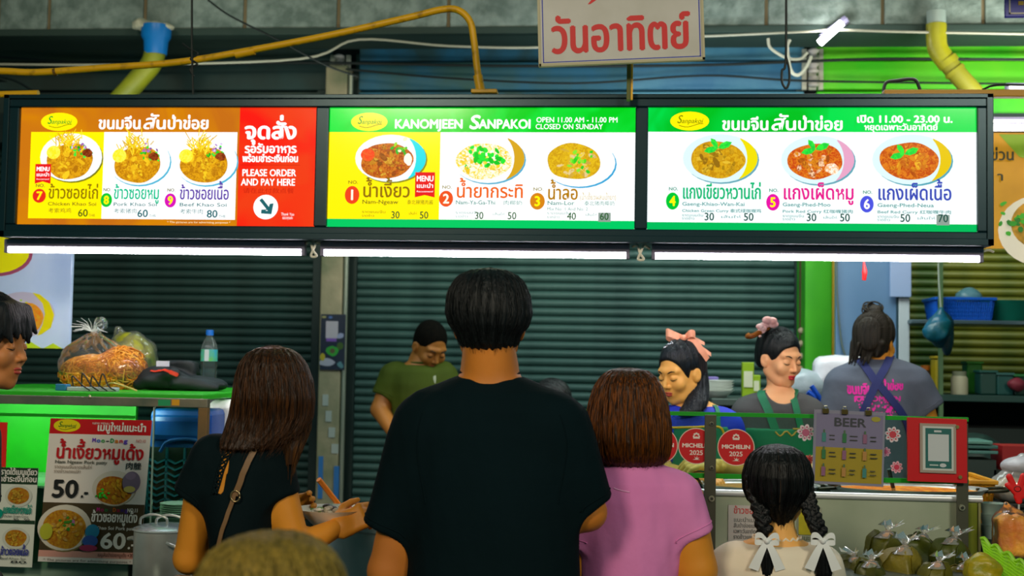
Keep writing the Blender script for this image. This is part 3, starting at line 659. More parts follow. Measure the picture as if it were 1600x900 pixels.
# blue sign at the top right corner
r0 = at(1600, 10, 4.6); b = MB(); b.box(r0.x-0.065, r0.x+0.5, 4.6, 4.615, at(1600, 27, 4.6).z, r0.z+0.4, mat('#1a20a0', 0.4)); root = b.build('street_name_plate', bevel=0.004); tag(root, 'corner of a dark blue plate with a pale border line at the top right', 'sign')
b = MB(); z0 = at(1600, 22, 4.6).z; b.box(r0.x-0.052, r0.x+0.48, 4.597, 4.6, z0, z0+0.005, mat('#c8c0b0', 0.5)); b.box(r0.x-0.052, r0.x-0.047, 4.597, 4.6, z0, r0.z+0.38, mat('#c8c0b0', 0.5)); b.build('border_line', root)
b = MB(); b.box(r0.x-0.02, r0.x-0.002, 4.597, 4.6, at(1600, 8, 4.6).z, at(1600, 2, 4.6).z, mat('#c8a020', 0.5)); b.build('yellow_mark', root)

# ---- pipes
YP = 4.45
def pipe(pts, r, m, name, label, cat='pipe', joints=()):
    root = empty(name, pts[0], label, cat)
    b = MB(); b.tube(pts, r, m, 14, 6); b.build('pipe_run', root, smooth=True)
    for (p, q, rr, mm, nm) in joints:
        b = MB(); b.cyl(p, q, rr, mm, 16); b.build(nm, root, smooth=True, auto=True)
    return root
pts = [at(-120, 108, YP), at(0, 111, YP), at(60, 113, YP), at(160, 106, YP), at(280, 97, YP), at(400, 77, YP), at(520, 54, YP), at(640, 27, YP), at(690, 15, YP), at(716, 16, YP), at(734, 33, YP), at(740, 60, YP), at(746, 110, YP), at(751, 140, YP)]
pp = pipe(pts, 0.0125, YEL, 'yellow_pipe', 'long yellow pipe arching over the lightbox from left to its bent foot', 'pipe',
          [(at(368, 85, YP), at(398, 79, YP), 0.0155, YEL, 'coupling'), (at(84, 113, YP), at(88, 112, YP), 0.0145, mat('#6a4a08', 0.6), 'clamp'), (at(746.5, 118, YP), at(751, 142, YP), 0.0165, YEL, 'foot_socket')])
b = MB(); q = at(758, 144, YP); b.box(q.x-0.047, q.x+0.045, YP-0.03, YP+0.03, q.z-0.008, q.z+0.006, YEL); b.build('foot_plate', pp, bevel=0.003)
b = MB(); b.tube([at(-100, 150, 4.42), at(60, 146, 4.42)], 0.012, YEL, 10); tag(b.build('short_yellow_pipe', smooth=True), 'short stub of yellow pipe at the far left just above the lightbox', 'pipe')
b = MB(); b.box(at(1380, 150, 4.36).x, at(1900, 150, 4.36).x, 4.34, 4.38, at(1560, 147, 4.36).z-0.012, at(1560, 147, 4.36).z+0.012, mat('#c89010', 0.5)); tag(b.build('yellow_bar', bevel=0.003), 'ochre steel bar running right from behind the top of the lightbox', 'bar')
# left drain with blue collar
PY = mat('#9a9a10', 0.5, 0, 0.1, 10, '#7a8020', 5)
YD = 6.1
root = empty('drain_pipe', at(240, 60, YD), 'slanting yellow-green drain pipe with a bright blue collar, upper left', 'pipe')
b = MB(); b.tube([at(243, 78, YD), at(236, 100, YD), at(215, 125, YD), at(170, 175, YD)], 0.052, PY, 18, 6); b.build('pipe_run', root, smooth=True)
b = MB(); b.lathe([(0.074, 0.055), (0.072, 0.0), (0.06, -0.02), (0.055, -0.09)], at(244, 58, YD), mat('#0a78c8', 0.4), 24); b.build('blue_collar', root, smooth=True)
c = atv(242, 42, YD)
blob('foam_seal', lambda P: smin(ell(P, c, (0.10, 0.06, 0.022)), ell(P, c+np.array((-0.07, 0, 0.015)), (0.04, 0.05, 0.025)), 0.02)+0.008*wav(P, 60, 4), c-0.14, c+0.14, 0.008, mat('#c8c2a8', 0.9, 0, 0.3, 40), root)
root = empty('drain_pipe', at(1462, 20, 5.6), 'thick yellow drain pipe with grey bend, upper right', 'pipe')
PY2 = mat('#b0a810', 0.45, 0, 0.1, 10, '#8a8420', 5); YD2 = 6.14
b = MB(); b.tube([at(1463, 38, YD2), at(1463, 60, YD2), at(1466, 78, YD2), at(1480, 98, YD2)], 0.047, PY2, 18, 6); b.build('pipe_run', root, smooth=True)
b = MB(); b.tube([at(1478, 94, YD2), at(1495, 115, YD2), at(1540, 165, YD2)], 0.045, mat('#8a8420', 0.5), 18, 6); b.build('slanting_run', root, smooth=True)
b = MB(); b.cyl(at(1463, 18, YD2), at(1463, 40, YD2), 0.044, mat('#9aa8a0', 0.4), 18); b.build('grey_sleeve', root, smooth=True)
for a, c, in (((1478, 93), (1484, 101)), ((1490, 109), (1494, 114))): b = MB(); b.cyl(at(*a, YD2), at(*c, YD2), 0.051, PY2, 18); b.build('joint_ring', root, smooth=True)

# ---- small lights
root = empty('tube_light', at(1300, 50, 6.0), 'short bright tube light tilted upwards below the concrete beam', 'light')
b = MB(); b.cyl(at(1281, 67, 6.10), at(1315, 36, 6.10), 0.017, emat('#ffffff', 40.0), 14); b.build('tube', root, smooth=True)
b = MB(); b.tube([at(1284, 60, 6.165), at(1322, 30, 6.165)], 0.024, HOUS, 8); b.build('fitting', root)
for (x0, x1, py, Y, l) in ((1545, 1800, 190, 4.75, 'thin upper fluorescent tube at the right edge above the yellow poster'), (1545, 1800, 199, 4.6, 'thick fluorescent tube at the right edge above the yellow poster'), (1578, 1800, 136, 5.3, 'small fluorescent tube at the right edge under the yellow drain pipe')):
    a = at(x0, py, Y); c = at(x1, py, Y); root = empty('tube_light', (a.x, Y, a.z), l, 'light')
    b = MB(); b.cyl((a.x, Y, a.z), (c.x, Y, a.z), 0.012 if Y == 4.6 else 0.006, emat('#fffdf0', 9.0), 14); b.build('tube', root, smooth=True)
    b = MB(); b.box(a.x-0.01, c.x, Y+0.012, Y+0.04, a.z-0.012, a.z+0.02, HOUS); b.build('fitting', root)
# yellow poster at the right edge
a = at(1546, 210, 4.8); z0 = at(1570, 388, 4.8).z; root = empty('food_poster', (a.x, 4.8, z0), 'backlit yellow food poster with dark letters at the right edge beside the lightbox', 'poster')
b = MB(); b.box(a.x-0.05, a.x+0.6, 4.8, 4.82, z0, a.z+0.02, mat('#c89018', 0.5, 0, 0, 60, '#b07c14', 3, None, 0.45)); b.build('board', root)
fm = mapper((1546, 210, 1600, 388), (a.x, a.x+54*mpp(4.8)*1.0, z0, a.z), 4.799)
F = Flat(fm, 0.0005); D = mat('#3a3a18', 0.5); E_ = lambda c, c2=None: mat(c, 0.5, 0, 0, 60, c2 or c, 30, None, 0.4)
F.poly([(1560, 210), (1700, 210), (1700, 275), (1590, 245)][::-1], E_('#7a9a20')); F.ell(1620, 360, 62, 55, E_('#d8d0b8')); F.ell(1625, 350, 48, 40, E_('#c08a18', '#8a6a10')); greens(F, 1590, 345, 26, lambda c, c2=None: E_(c), 18, 7, ('#2a8a1c', '#3aa020', '#1f7018'))
F.text('ข่วน', 1546, 1582, 251, 13, D, 0.6); F.text('า', 1556, 1566, 283, 10, D, 0.5); F.build('print', root)

# ---- hanging board left with dish print
YQ = 4.6
a = at(-120, 380, YQ); c = at(108, 545, YQ); root = empty('hanging_board', (c.x-0.2, YQ, c.z), 'pale blue hanging board with yellow logo and noodle dish print at the far left', 'board')
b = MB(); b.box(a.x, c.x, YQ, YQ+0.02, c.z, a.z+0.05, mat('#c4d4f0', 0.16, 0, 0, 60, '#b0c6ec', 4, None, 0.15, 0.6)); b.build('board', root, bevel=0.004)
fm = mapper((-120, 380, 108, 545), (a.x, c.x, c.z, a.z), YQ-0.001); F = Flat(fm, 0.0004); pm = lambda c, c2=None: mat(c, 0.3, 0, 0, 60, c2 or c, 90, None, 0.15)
F.ell(-8, 396, 56, 36, pm('#a04868')); F.ell(-9, 394, 52, 33, pm('#f0e800')); F.ell(36, 492, 49, 36, pm('#b8b0c8')); 
F.poly([(50, 457), (62, 460), (76, 472), (84, 492), (80, 512), (66, 523), (60, 525), (67, 508), (70, 490), (66, 474)][::-1], pm('#e0d000'))
F.ell(44, 497, 25, 23, pm('#e07018', '#d8a020'), 24, True, 0, 0.03); greens(F, 32, 480, 12, pm, 10, 9, ('#a0c818', '#c8d020'))
for x, w in ((20, 12), (50, 18), (85, 14)): F.poly([(x-w, 545), (x, 545-w*0.6), (x+w, 545)], pm('#b8d020'))
F.build('print', root)

pr_ = empty('trim_3', (0, 4.25, 2.86), kind='structure'); b = MB(); b.box(-3.2, 3.2, 4.22, 4.28, 2.855, 2.915, mat('#3a4440', .6, .4)); b.build('purlin', pr_)
for xx in (-3.2, 3.14): b = MB(); b.box(xx, xx+.06, 4.22, 4.28, 0, 2.855, mat('#3a4440', .6, .4)); b.build('post', pr_); b = MB(); b.box(xx, xx+.06, 4.28, 6.2, 2.86, 2.91, mat('#3a4440', .6, .4)); b.build('tie_bar', pr_)
# ---- cables, chains and insulators in front of the facade
CB = mat('#141c1a', 0.6); CW = mat('#b8b4a0', 0.5)
def cable(pts, Y, r, m, label, n=6, name='cable'):
    b = MB(); b.tube([at(x, y, Y) for x, y in pts], r, m, 6, n); return tag(b.build(name, smooth=True), label, 'cable')
cable([(-60, 100), (200, 101), (470, 92), (560, 62), (700, 72), (850, 74), (1000, 60), (1120, 56), (1250, 50), (1310, 47), (1420, 50), (1700, 55)], 6.12, 0.006, CW, 'long pale cable strung under the concrete beam')
cable([(-60, 84), (120, 98), (300, 100), (500, 98), (800, 103), (1080, 102), (1250, 96), (1400, 92), (1700, 94)], 6.6, 0.008, CB, 'thick black cable strung across the blue and green boards, upper')
cable([(540, 108), (700, 122), (900, 130), (1100, 118), (1250, 126), (1500, 130), (1700, 132)], 6.6, 0.006, CB, 'thin black cable sagging across the boards below the thick one')
cable([(-40, 110), (20, 125), (50, 141)], 5.5, 0.006, CB, 'short black cable running down to the lightbox at far left')
cable([(325, 0), (360, 25), (430, 60), (505, 100), (560, 120)], 5.9, 0.005, CB, 'black cable slanting down from the beam left of the arched pipe')
cable([(300, -75), (300, 70), (302, 148)], 4.25, 0.004, CB, 'thin black wire hanging straight down over the orange panel')
cable([(285, 68), (296, 76), (309, 84), (298, 92), (308, 100), (297, 108), (303, 120)], 4.25, 0.004, CB, 'tangled knot of black wire on the hanging wire, upper left', 8, 'wire_knot')
cable([(1228, -75), (1228, 88), (1222, 110), (1222, 128), (1228, 138), (1233, 128), (1233, 108), (1228, 88)], 4.25, 0.004, CB, 'black wire with a long loop hanging in front of the blue and green boards', 6, 'hanging_wire')
cable([(1200, 60), (1204, 75), (1228, 90), (1250, 92), (1262, 82)], 6.0, 0.007, CW, 'short pale cable bending into the upper insulator')
cable([(1234, 62), (1230, 75), (1236, 110), (1248, 117), (1260, 105), (1268, 88)], 5.95, 0.008, CW, 'thick pale cable looping below the upper insulator')
cable([(1380, 147), (1384, 130), (1400, 126), (1428, 124), (1436, 136), (1438, 143)], 4.5, 0.006, CB, 'black cable arched over the top of the lightbox on the right')
cable([(1535, 140), (1560, 133), (1640, 134)], 4.5, 0.004, CB, 'thin black cable at the upper right behind the ochre bar')
def rack(x, y0, y1, Y, label, n=3):
    root = empty('insulator_rack', at(x, y1, Y), label, 'bracket')
    b = MB(); a = at(x, y0, Y); c = at(x, y1, Y); b.box(a.x-0.055, a.x-0.03, Y, Y+0.02, c.z, a.z, CW); b.box(a.x+0.03, a.x+0.055, Y, Y+0.02, c.z, a.z, CW); b.box(a.x-0.02, a.x+0.02, Y+0.005, Y+0.02, c.z, a.z, CW); b.build('rails', root, bevel=0.002)
    for k in range(n):
        p = at(x, y0+(k+0.5)*(y1-y0)/n, Y); b = MB(); b.lathe([(0, 0.028), (0.02, 0.028), (0.030, 0.018), (0.016, 0.0), (0.030, -0.018), (0.02, -0.028), (0, -0.028)], (p.x, Y-0.03, p.z), mat('#c8bcb4', 0.25), 16); b.build('insulator', root, smooth=True)
    return root
rack(532, 86, 146, 6.73, 'weathered metal rack with insulators left of the blue boards')
rack(1270, 76, 140, 6.73, 'pale insulator rack where blue boards meet green boards')
def onsurf(f, pts, off=.001, sub=8, it=4):
    P = np.array(catmull(pts, sub), np.float32)
    for _ in range(it): P = proj(f, P, off, .004)
    return P
def strip(f, pts, wdt, m, name, parent, off=.0025, sub=8, thick=.0022, view=None):
    """a flat band following a surface"""
    P = onsurf(f, pts, off, sub); N = grad(f, P, .004); N /= np.linalg.norm(N, axis=1)[:, None]+1e-9
    T = np.gradient(P, axis=0); T /= np.linalg.norm(T, axis=1)[:, None]+1e-9; S = np.cross(T, N); S /= np.linalg.norm(S, axis=1)[:, None]+1e-9
    vs = []; n = len(P)
    for i in range(n):
        ww = wdt[int(i/(n-1)*(len(wdt)-1))] if hasattr(wdt, '__len__') else wdt
        for a, c in ((-1, 0), (1, 0), (1, 1), (-1, 1)): vs.append(P[i]+S[i]*a*ww/2+N[i]*c*thick)
    fs = [(i*4+k, i*4+(k+1) % 4, i*4+4+(k+1) % 4, i*4+4+k) for i in range(n-1) for k in range(4)]+[(0, 1, 2, 3), tuple(4*(n-1)+k for k in (3, 2, 1, 0))]
    b = MB(); b.add(vs, fs, m); return b.build(name, parent, smooth=True, auto=True)
# ================================================================== THE STALL: counters, showcase, food
GT_ = 1.365                                            # green table top
ZC = 1.115                                             # steel counter rim
GREENP = mat('#18c800', 0.45, 0, 0.05, 10, '#10a800', 3); CLEARP = clear('#eef6f0', .7, .05, 'acrylic')
def px_box(b, x0, y0, x1, y1, Y, th, m):
    """front face seen at these photo edges at depth Y, thickness th going back"""
    xa = at(x0, (y0+y1)/2, Y).x; xb = at(x1, (y0+y1)/2, Y).x; za = at((x0+x1)/2, y1, Y).z; zb = at((x0+x1)/2, y0, Y).z
    return b.box(xa, xb, Y, Y+th, za, zb, m), (xa, xb, za, zb)
# ---- left showcase
YC = 4.0
xl, xr = X(-160, YC), X(331, YC); zt = at(150, 620, YC).z
sc_ = empty('glass_showcase', ((xl+xr)/2, YC+.4, 0), 'aluminium framed glass showcase with bright green inside at the left', 'showcase')
b = MB(); b.box(xl, xr, YC-.01, YC+.02, zt-.028, zt, ALU); b.build('top_rail', sc_, bevel=.002)
b = MB(); b.box(xr-.030, xr, YC-.01, YC+.02, .75, zt-.028, mat('#b08450', 0.35, .6, 0, 60, '#7a6a50', 5)); b.build('corner_post', sc_, bevel=.002)  # orange-brown reflection on the aluminium post is put into its colour
xg = X(247, YC)
b = MB(); b.box(xl, xg, YC+.001, YC+.006, .82, zt-.028, GLASS); b.build('glass_pane', sc_)
b = MB(); b.box(xg+.002, xr-.030, YC+.003, YC+.008, .82, zt-.028, GLASS); b.build('glass_pane', sc_)
b = MB(); b.box(xg-.0015, xg+.0015, YC-.004, YC+.008, .82, zt-.028, mat('#b8d0c0', .2, 0, 0, 60, None, 8, None, 0, .8)); b.build('glass_edge', sc_)
b = MB(); b.box(xl, X(218, YC), YC-.003, YC+.001, at(100, 650, YC).z-.004, at(100, 650, YC).z+.006, mat('#10a010', .4)); b.build('green_tape', sc_)
b = MB(); b.box(xl, X(222, 4.5), 4.48, 4.5, 1.0, 1.335, GREENP); b.build('green_back_board', sc_)
b = MB(); b.box(xl, X(226, 4.5), YC+.02, 4.47, 1.055, 1.063, mat('#9ab8a0', .3, .1)); b.build('inner_shelf', sc_, bevel=.002)
b = MB(); b.box(xl, X(222, 4.1), 4.06, 4.44, 0, 1.05, mat('#9ab4a0', .4, .1, .05, 10, '#7c9684', 4)); b.build('base_cabinet', sc_, bevel=.004)
for xx in (-30, 140): b = MB(); b.sphere(at(xx, 620, YC-.012), .006, mat('#d8d0b0', .3, .8), 10, 8, (1, .5, 1)); b.build('rail_screw', sc_, smooth=True)
b = MB(); x0 = X(250, YC); b.box(x0+.01, x0+.05, YC-.0115, YC-.010, zt-.024, zt-.004, mat('#1a9a60', .5)); b.box(x0+.055, x0+.08, YC-.0115, YC-.010, zt-.022, zt-.003, mat('#e0a010', .5)); b.build('worn_sticker', sc_)
# ---- green table behind
t = empty('green_table', (-1.7, 4.6, 0), 'green topped table behind the showcase carrying bags and a water bottle', 'table')
b = MB(); b.box(xl, X(352, 4.3), 4.10, 5.0, GT_-.02, GT_, mat('#22b010', .5, 0, .05, 20)); b.build('tabletop', t, bevel=.004)
for xx in (xl+.05, X(340, 4.3)-.1):
    for yy in (4.9, 4.56): b = MB(); b.box(xx, xx+.03, yy, yy+.03, 0, GT_-.02, mat('#2a3434', .5)); b.build('leg', t)
# ---- blue cooler with chevron grille
CBL = mat('#1650a8', .35, 0, .03, 10, '#0f4690', 4); CBD = mat('#2a6f8a', .4)
Yk = 4.16
xa, xb = X(236, Yk), X(331, Yk); zt2 = at(290, 640, Yk).z; zb2 = at(290, 690, Yk).z
ck = empty('air_cooler', ((xa+xb)/2, Yk, 0), 'blue air cooler with a dark chevron grille behind the showcase glass', 'cooler')
b = MB(); b.box(xa, xb, Yk+.02, Yk+.36, .0, zt2, CBL); b.build('body', ck, bevel=.02)
b = MB(); b.box(xa+.01, xb-.01, Yk-.002, Yk+.05, zb2, zt2-.02, CBL); b.build('rounded_front', ck, bevel=.02)
b = MB(); b.tube([at(250, 706, Yk-.005), at(262, 690, Yk-.005), at(292, 686, Yk-.005), at(318, 692, Yk-.005), at(326, 706, Yk-.005)], .006, CBL, 8, 5); b.build('vent_arch', ck, smooth=True)
b = MB(); z1 = at(285, 700, Yk).z; z0 = .72; b.box(X(240, Yk), X(330, Yk), Yk+.012, Yk+.02, z0, z1, mat('#0a2018', .7)); b.build('grille_backing', ck)
xs_ = [240, 268, 296, 324]; ch = MB()
for xi in range(3):
    p0_, p1_ = X(xs_[xi], Yk), X(xs_[xi+1], Yk); pm = (p0_+p1_)/2; z = z0
for xx in xs_: ch.box(X(xx, Yk)-.003, X(xx, Yk)+.003, Yk, Yk+.014, z0, z1, CBD)
ch.build('grille_uprights', ck)
V_ = MB(); w2 = (X(268, Yk)-X(240, Yk)); V_.add([(-w2/2, 0, .0), (0, 0, -.014), (w2/2, 0, .0), (w2/2, 0, .006), (0, 0, -.008), (-w2/2, 0, .006), (-w2/2, .012, .0), (0, .012, -.014), (w2/2, .012, .0), (w2/2, .012, .006), (0, .012, -.008), (-w2/2, .012, .006)], [(0, 1, 4, 5), (1, 2, 3, 4), (5, 4, 10, 11), (4, 3, 9, 10), (0, 6, 7, 1), (1, 7, 8, 2)], CBD)
vm = V_.mesh('grille_slat'); base = origin(ck)
for xi in range(3):
    z = z0+.015
    while z < z1-.02:
        o = bpy.data.objects.new('grille_slat', vm); COL.objects.link(o); o.parent = ck; o.location = Vector(((X(xs_[xi], Yk)+X(xs_[xi+1], Yk))/2, Yk, z+(.0 if xi % 2 else .0)))-base; z += .0215
b = MB(); p = at(346, 650, 4.35)
wj = blob('white_jug', lambda P: boxs(P, (p.x, 4.4, 1.19), (.055, .06, .15), .035), (p.x-.08, 4.3, 1.0), (p.x+.08, 4.5, 1.36), .010, mat('#ffffff', .5)); tag(wj, 'white plastic can with rounded corners between the blue cooler and the long-haired woman', 'can')
b = MB(); b.box(p.x-.055, p.x+.12, 4.33, 4.5, 0, 1.038, mat('#2a3c44', .6)); tag(b.build('side_cabinet', bevel=.01), 'dark low cabinet under the white plastic can', 'cabinet')

# ---- things on the green table
def noodle_bag():
    c = np.array((X(165, 4.5), 4.5, GT_)); root = empty('noodle_bag', c, 'clear knotted plastic bag of crispy orange noodles on the green table', 'bag')
    def F(P):
        g = ell(P, c+V(-.035, 0, .050), (.118, .085, .068)); g = smin(g, ell(P, c+V(.080, -.01, .070), (.082, .07, .082)), .03); return smax(g, c[2]+.004-P[:, 2], .008)
    blob('noodle_mass', lambda P: F(P)+.006*wav(P, 90, 7), c-.2+V(0, 0, .19), c+.22, .008, mat('#b86008', .6, 0, .8, 90, '#e89a20', 60), root, 1)
    rd = np.random.default_rng(4); n = 850; K = 6; P = []
    for i in range(n):
        a = rd.uniform(0, 6.28); p = c+V(rd.normal()*.08+.01, -.09*rd.uniform(.1, 1), rd.uniform(.01, .14)); d = V(math.cos(a), .3*rd.normal(), math.sin(a)*.8)*rd.uniform(.006, .014); bend = rd.normal(size=3)*.004
        for k in range(K): P.append(p+d*k+bend*k*k*.3)
    P = np.array(P, np.float32); off = rd.uniform(-.002, .007, n).repeat(K)
    for _ in range(3): P = proj(F, P, off, .004)
    m1, m2, m3 = mat('#f09a18', .5), mat('#d07808', .5), mat('#ffbc48', .5); b = MB()
    for i in range(n): b.tube(P[i*K:i*K+K], .0023, (m1, m2, m3)[i % 3], 4, 0, False)
    tag(b.build('crispy_noodles', root, smooth=True, auto=False), kind='stuff')
    kn = c+V(-.035, 0, .205)
    def B(P):
        g = ell(P, c+V(-.035, 0, .085), (.128, .096, .098)); g = smin(g, ell(P, c+V(.085, -.01, .07), (.084, .078, .074)), .03)
        g = smin(g, cone(P, c+V(-.035, 0, .12), kn, .085, .012), .03); g = smin(g, cone(P, kn, kn+V(.02, 0, .03), .006, .022), .006)
        an = np.arctan2(P[:, 1]-c[1], P[:, 0]-c[0]+.035); t = np.clip((P[:, 2]-c[2]-.07)/.12, 0, 1); return smax(g+t*.006*np.sin(an*13+4*np.sin(P[:, 2]*40))+.002*wav(P, 60, 8), c[2]-P[:, 2], .006)
    blob('plastic_film', B, c-.2+V(0, 0, .19), c+V(.22, .15, .27), .006, clear('#ffffff', .72, .10, 'bag_film', 1, .035), root, 1)
    b = MB(); b.sphere(kn, .013, mat('#e8dcd8', .4), 10, 8); b.build('knot', root, smooth=True)
    b = MB(); rd = random.Random(3)
    for k in range(26):
        a = rd.uniform(-1.1, 4.2); l = rd.uniform(.04, .085); d = V(math.cos(a), -.3, abs(math.sin(a))*.8); b.tube([kn+V(.0, -.02, 0), kn+d*l*.5+V(0, -.02, .005), kn+d*l+V(0, -.02, -.01)], .0008, mat('#e8ecec', .2, 0, 0, 60, None, 8, None, 0, .9), 3, 0, False)
    b.build('film_creases', root)
V = lambda *a: np.array(a, float)
noodle_bag()
c = np.array((X(212, 4.72), 4.72, GT_+.002)); root = empty('green_bag', c, 'tied clear bag of yellow-green noodles behind the crispy noodle bag', 'bag')
blob('bag_contents', lambda P: smax(smin(ell(P, c+V(-.0, 0, .1), (.085, .07, .1)), ell(P, c+V(-.04, 0, .15), (.05, .05, .05)), .03)+.012*wav(P, 40, 5, (1, 1, .4)), c[2]-P[:, 2], .01), c-.13+V(0, 0, .12), c+V(.14, .14, .24), .008, mat('#8a8a10', .35, 0, .4, 50, '#a0a020', 30), root, 1)
blob('plastic_film', lambda P: smax(smin(ell(P, c+V(0, 0, .1), (.092, .078, .108)), cone(P, c+V(-.05, 0, .16), c+V(-.06, 0, .215), .05, .015), .03)+.009*wav(P, 45, 6)+.004*wav(P, 90, 8), c[2]-P[:, 2], .01), c-.14+V(0, 0, .13), c+V(.14, .14, .25), .008, PLASTIC, root, 1)
c = np.array((X(280, 4.5), 4.5, GT_)); root = empty('black_bag', c, 'crumpled black sling bag with an orange curved stripe on the green table', 'bag')
def bf(P):
    g = smin(ell(P, c+V(-.05, 0, .038), (.10, .08, .045)), ell(P, c+V(.07, .01, .022), (.115, .07, .028)), .015); g = smin(g, boxs(P, c+V(.005, .03, .080), (.058, .03, .024), .008), .008); g = smin(g, cone(P, c+V(-.12, -.05, .02), c+V(.02, -.07, .06), .02, .016), .008); g = smin(g, cone(P, c+V(.02, -.06, .03), c+V(.16, -.04, .012), .022, .012), .008)
    return smax(g+.010*wav(P, 34, 9)+.005*wav(P, 80, 10), c[2]-P[:, 2], .01)
BB = mat('#0c1418', .6, 0, .2, 40, '#182428', 12)
blob('bag_body', bf, c-V(.2, .12, .01), c+V(.2, .12, .15), .007, BB, root, 1)
strip(bf, [c+V(-.075, -.08, .085), c+V(-.04, -.09, .085), c+V(.0, -.09, .07), c+V(.04, -.09, .055)], [.006, .009, .009, .014, .008], mat('#e83818', .5), 'orange_stripe', root, .003) if 'strip' in globals() else None
b = MB(); b.box(c[0]-.065, c[0]-.02, c[1]-.03, c[1]-.02, GT_+.085, GT_+.105, mat('#d8d8e8', .5)); b.build('white_label', root)
# water bottle
c = np.array((X(330, 4.75), 4.75, GT_)); root = empty('water_bottle', c, 'clear plastic water bottle with blue cap on the green table', 'bottle')
CL = clear('#f0ffff', .72, .03, 'bottle_plastic', 1, .05)
pr = [(0, .004), (.024, .0), (.030, .006), (.030, .02), (.028, .03), (.031, .04), (.028, .052), (.031, .064), (.028, .076), (.031, .088), (.029, .1), (.031, .11), (.031, .15), (.028, .165), (.020, .185), (.013, .195), (.012, .205)]
b = MB(); b.lathe(pr, c, CL, 24); b.build('bottle_body', root, smooth=True, auto=False)
b = MB(); b.lathe([(0, .003), (.027, .003), (.028, .10), (.028, .14)], c, clear('#d0f0f8', .85, .02, 'water'), 24); b.build('water', root, smooth=True)
b = MB(); b.lathe([(.0315, .105), (.0315, .15)], c, mat('#40b0d0', .4, 0, 0, 60, '#68c060', 30, None, 0), 24); b.build('label', root, smooth=True)
b = MB(); b.box(c[0]-.007, c[0]+.009, c[1]-.034, c[1]-.031, GT_+.106, GT_+.149, mat('#d0dce4', .5)); b.build('label_mark', root)
b = MB(); b.lathe([(.0145, .203), (.0145, .222), (.012, .224), (0, .224)], c, mat('#1070d8', .4), 20); b.build('cap', root, smooth=True)
# charger strip and wires in front of the noodle bag
c = np.array((X(140, 4.22), 4.22, GT_)); root = empty('power_strip', c, 'grey-white power strip with a blue end and wires in front of the noodles', 'power strip')
b = MB(); b.box(c[0]-.06, c[0]+.11, c[1]-.02, c[1]+.02, GT_, GT_+.014, mat('#b8c0c8', .4)); b.build('strip_body', root, bevel=.003)
b = MB(); b.box(c[0]-.10, c[0]-.062, c[1]-.02, c[1]+.02, GT_, GT_+.022, mat('#2878b0', .4)); b.build('blue_end', root, bevel=.003)
b = MB(); b.tube([c+V(.06, 0, .014), c+V(.10, -.03, .03), c+V(.15, -.04, .02), c+V(.19, -.03, .005)], .003, mat('#d8c070', .5), 6, 5); b.build('yellow_wire', root, smooth=True)
b = MB()
for k in range(4): b.tube([c+V(-.05+.03*k, .01, .015), c+V(-.04+.035*k, -.02, .05+.01*(k % 2)), c+V(.0+.03*k, -.03, .02), c+V(.03+.03*k, -.04, .004)], .0025, mat('#181818', .5), 6, 5)
b.build('black_wires', root, smooth=True)

# ---- posters taped behind the showcase glass
def poster(nm, label, r, Y, base, tilt=0, mx=(0, 0)):
    x0, y0, x1, y1 = r; A, B, Cc, D = [at(x, y, Y) for x, y in ((x0, y0), (x1, y0), (x1, y1), (x0, y1))]
    root = empty(nm, ((A.x+B.x)/2, Y, (A.z+D.z)/2), label, 'poster')
    Xm0, Xm1 = (A.x+D.x)/2, (B.x+Cc.x)/2; Zt, Zb = (A.z+B.z)/2, (Cc.z+D.z)/2; sh_ = tilt
    def fx(x, y, d): u = (x-x0)/(x1-x0); v = (y-y0)/(y1-y0); return (Xm0+u*(Xm1-Xm0)+sh_*(v-.5)*(Zt-Zb), Y-d, Zt+(Zb-Zt)*v-sh_*0*(u-.5)*(Xm1-Xm0))
    vs = [fx(x, y, d) for x in (x0, x1) for d in (-.002, 0) for y in (y1, y0)]
    b = MB(); b.add(vs, [(0,1,3,2), (4,6,7,5), (0,4,5,1), (2,3,7,6), (0,2,6,4), (1,5,7,3)], base); b.build('sheet', root)
    return root, fx
PM = lambda c, c2=None: mat(c, .4, 0, 0, 60, c2 or c, 110, None, 0, .4)
root, fx = poster('new_menu_poster', 'laminated menu poster with prices 50 and 60 taped on the showcase glass', (69, 655, 228, 880), YC-.006, mat('#e8e0d8', .35), -.055)
DK_ = PM('#202020'); Wp = PM('#f0ece4')
F = Flat(fx, .0002); F.rect(69, 655, 228, 679, PM('#c81018')); F.rect(69, 787, 228, 862, PM('#4a3c24')); F.rect(69, 862, 228, 872, PM('#e0a090')); F.build('colour_field', root)
F = Flat(fx, .0002, 3); logo(F, 96, 666, 21, 10, PM('#e8d800'), PM('#207018'), PM('#707010')); F.text('NEW MENU', 136, 163, 663, 3.2, Wp); F.text('เมนูใหม่แนะนำ', 144, 221, 673, 9, Wp, .5)
for i, (ch_, cc) in enumerate(zip('Moo-Dang', ('#7030c0', '#2060d0', '#20a040', '#404040', '#30a050', '#e08010', '#d02040', '#6040c0'))): F.text(ch_, 138+i*7.1, 144+i*7.1, 691, 6.5, PM(cc), .35)
F.text('NO.10', 207, 222, 690, 5, PM('#d05048')); F.text('น้ำเงี้ยวหมูเด้ง', 83, 221, 717, 16, PM('#c01018'), .8); F.text('Nam Ngeaw Pork patty', 83, 165, 725, 5, PM('#505040'), .15); F.text('肉脞', 194, 219, 731, 10, PM('#303030'), .25); F.text('ราดขนมจีน/ราดเส้นใหญ่', 83, 142, 733, 4, PM('#806040')); F.text('ราดข้าวแกงเปล่า', 83, 125, 740, 4, PM('#806040'))
F.text('50', 82, 124, 778, 27, DK_, 1.3); F.text('.-', 128, 140, 778, 22, DK_, .6); F.build('lettering', root)
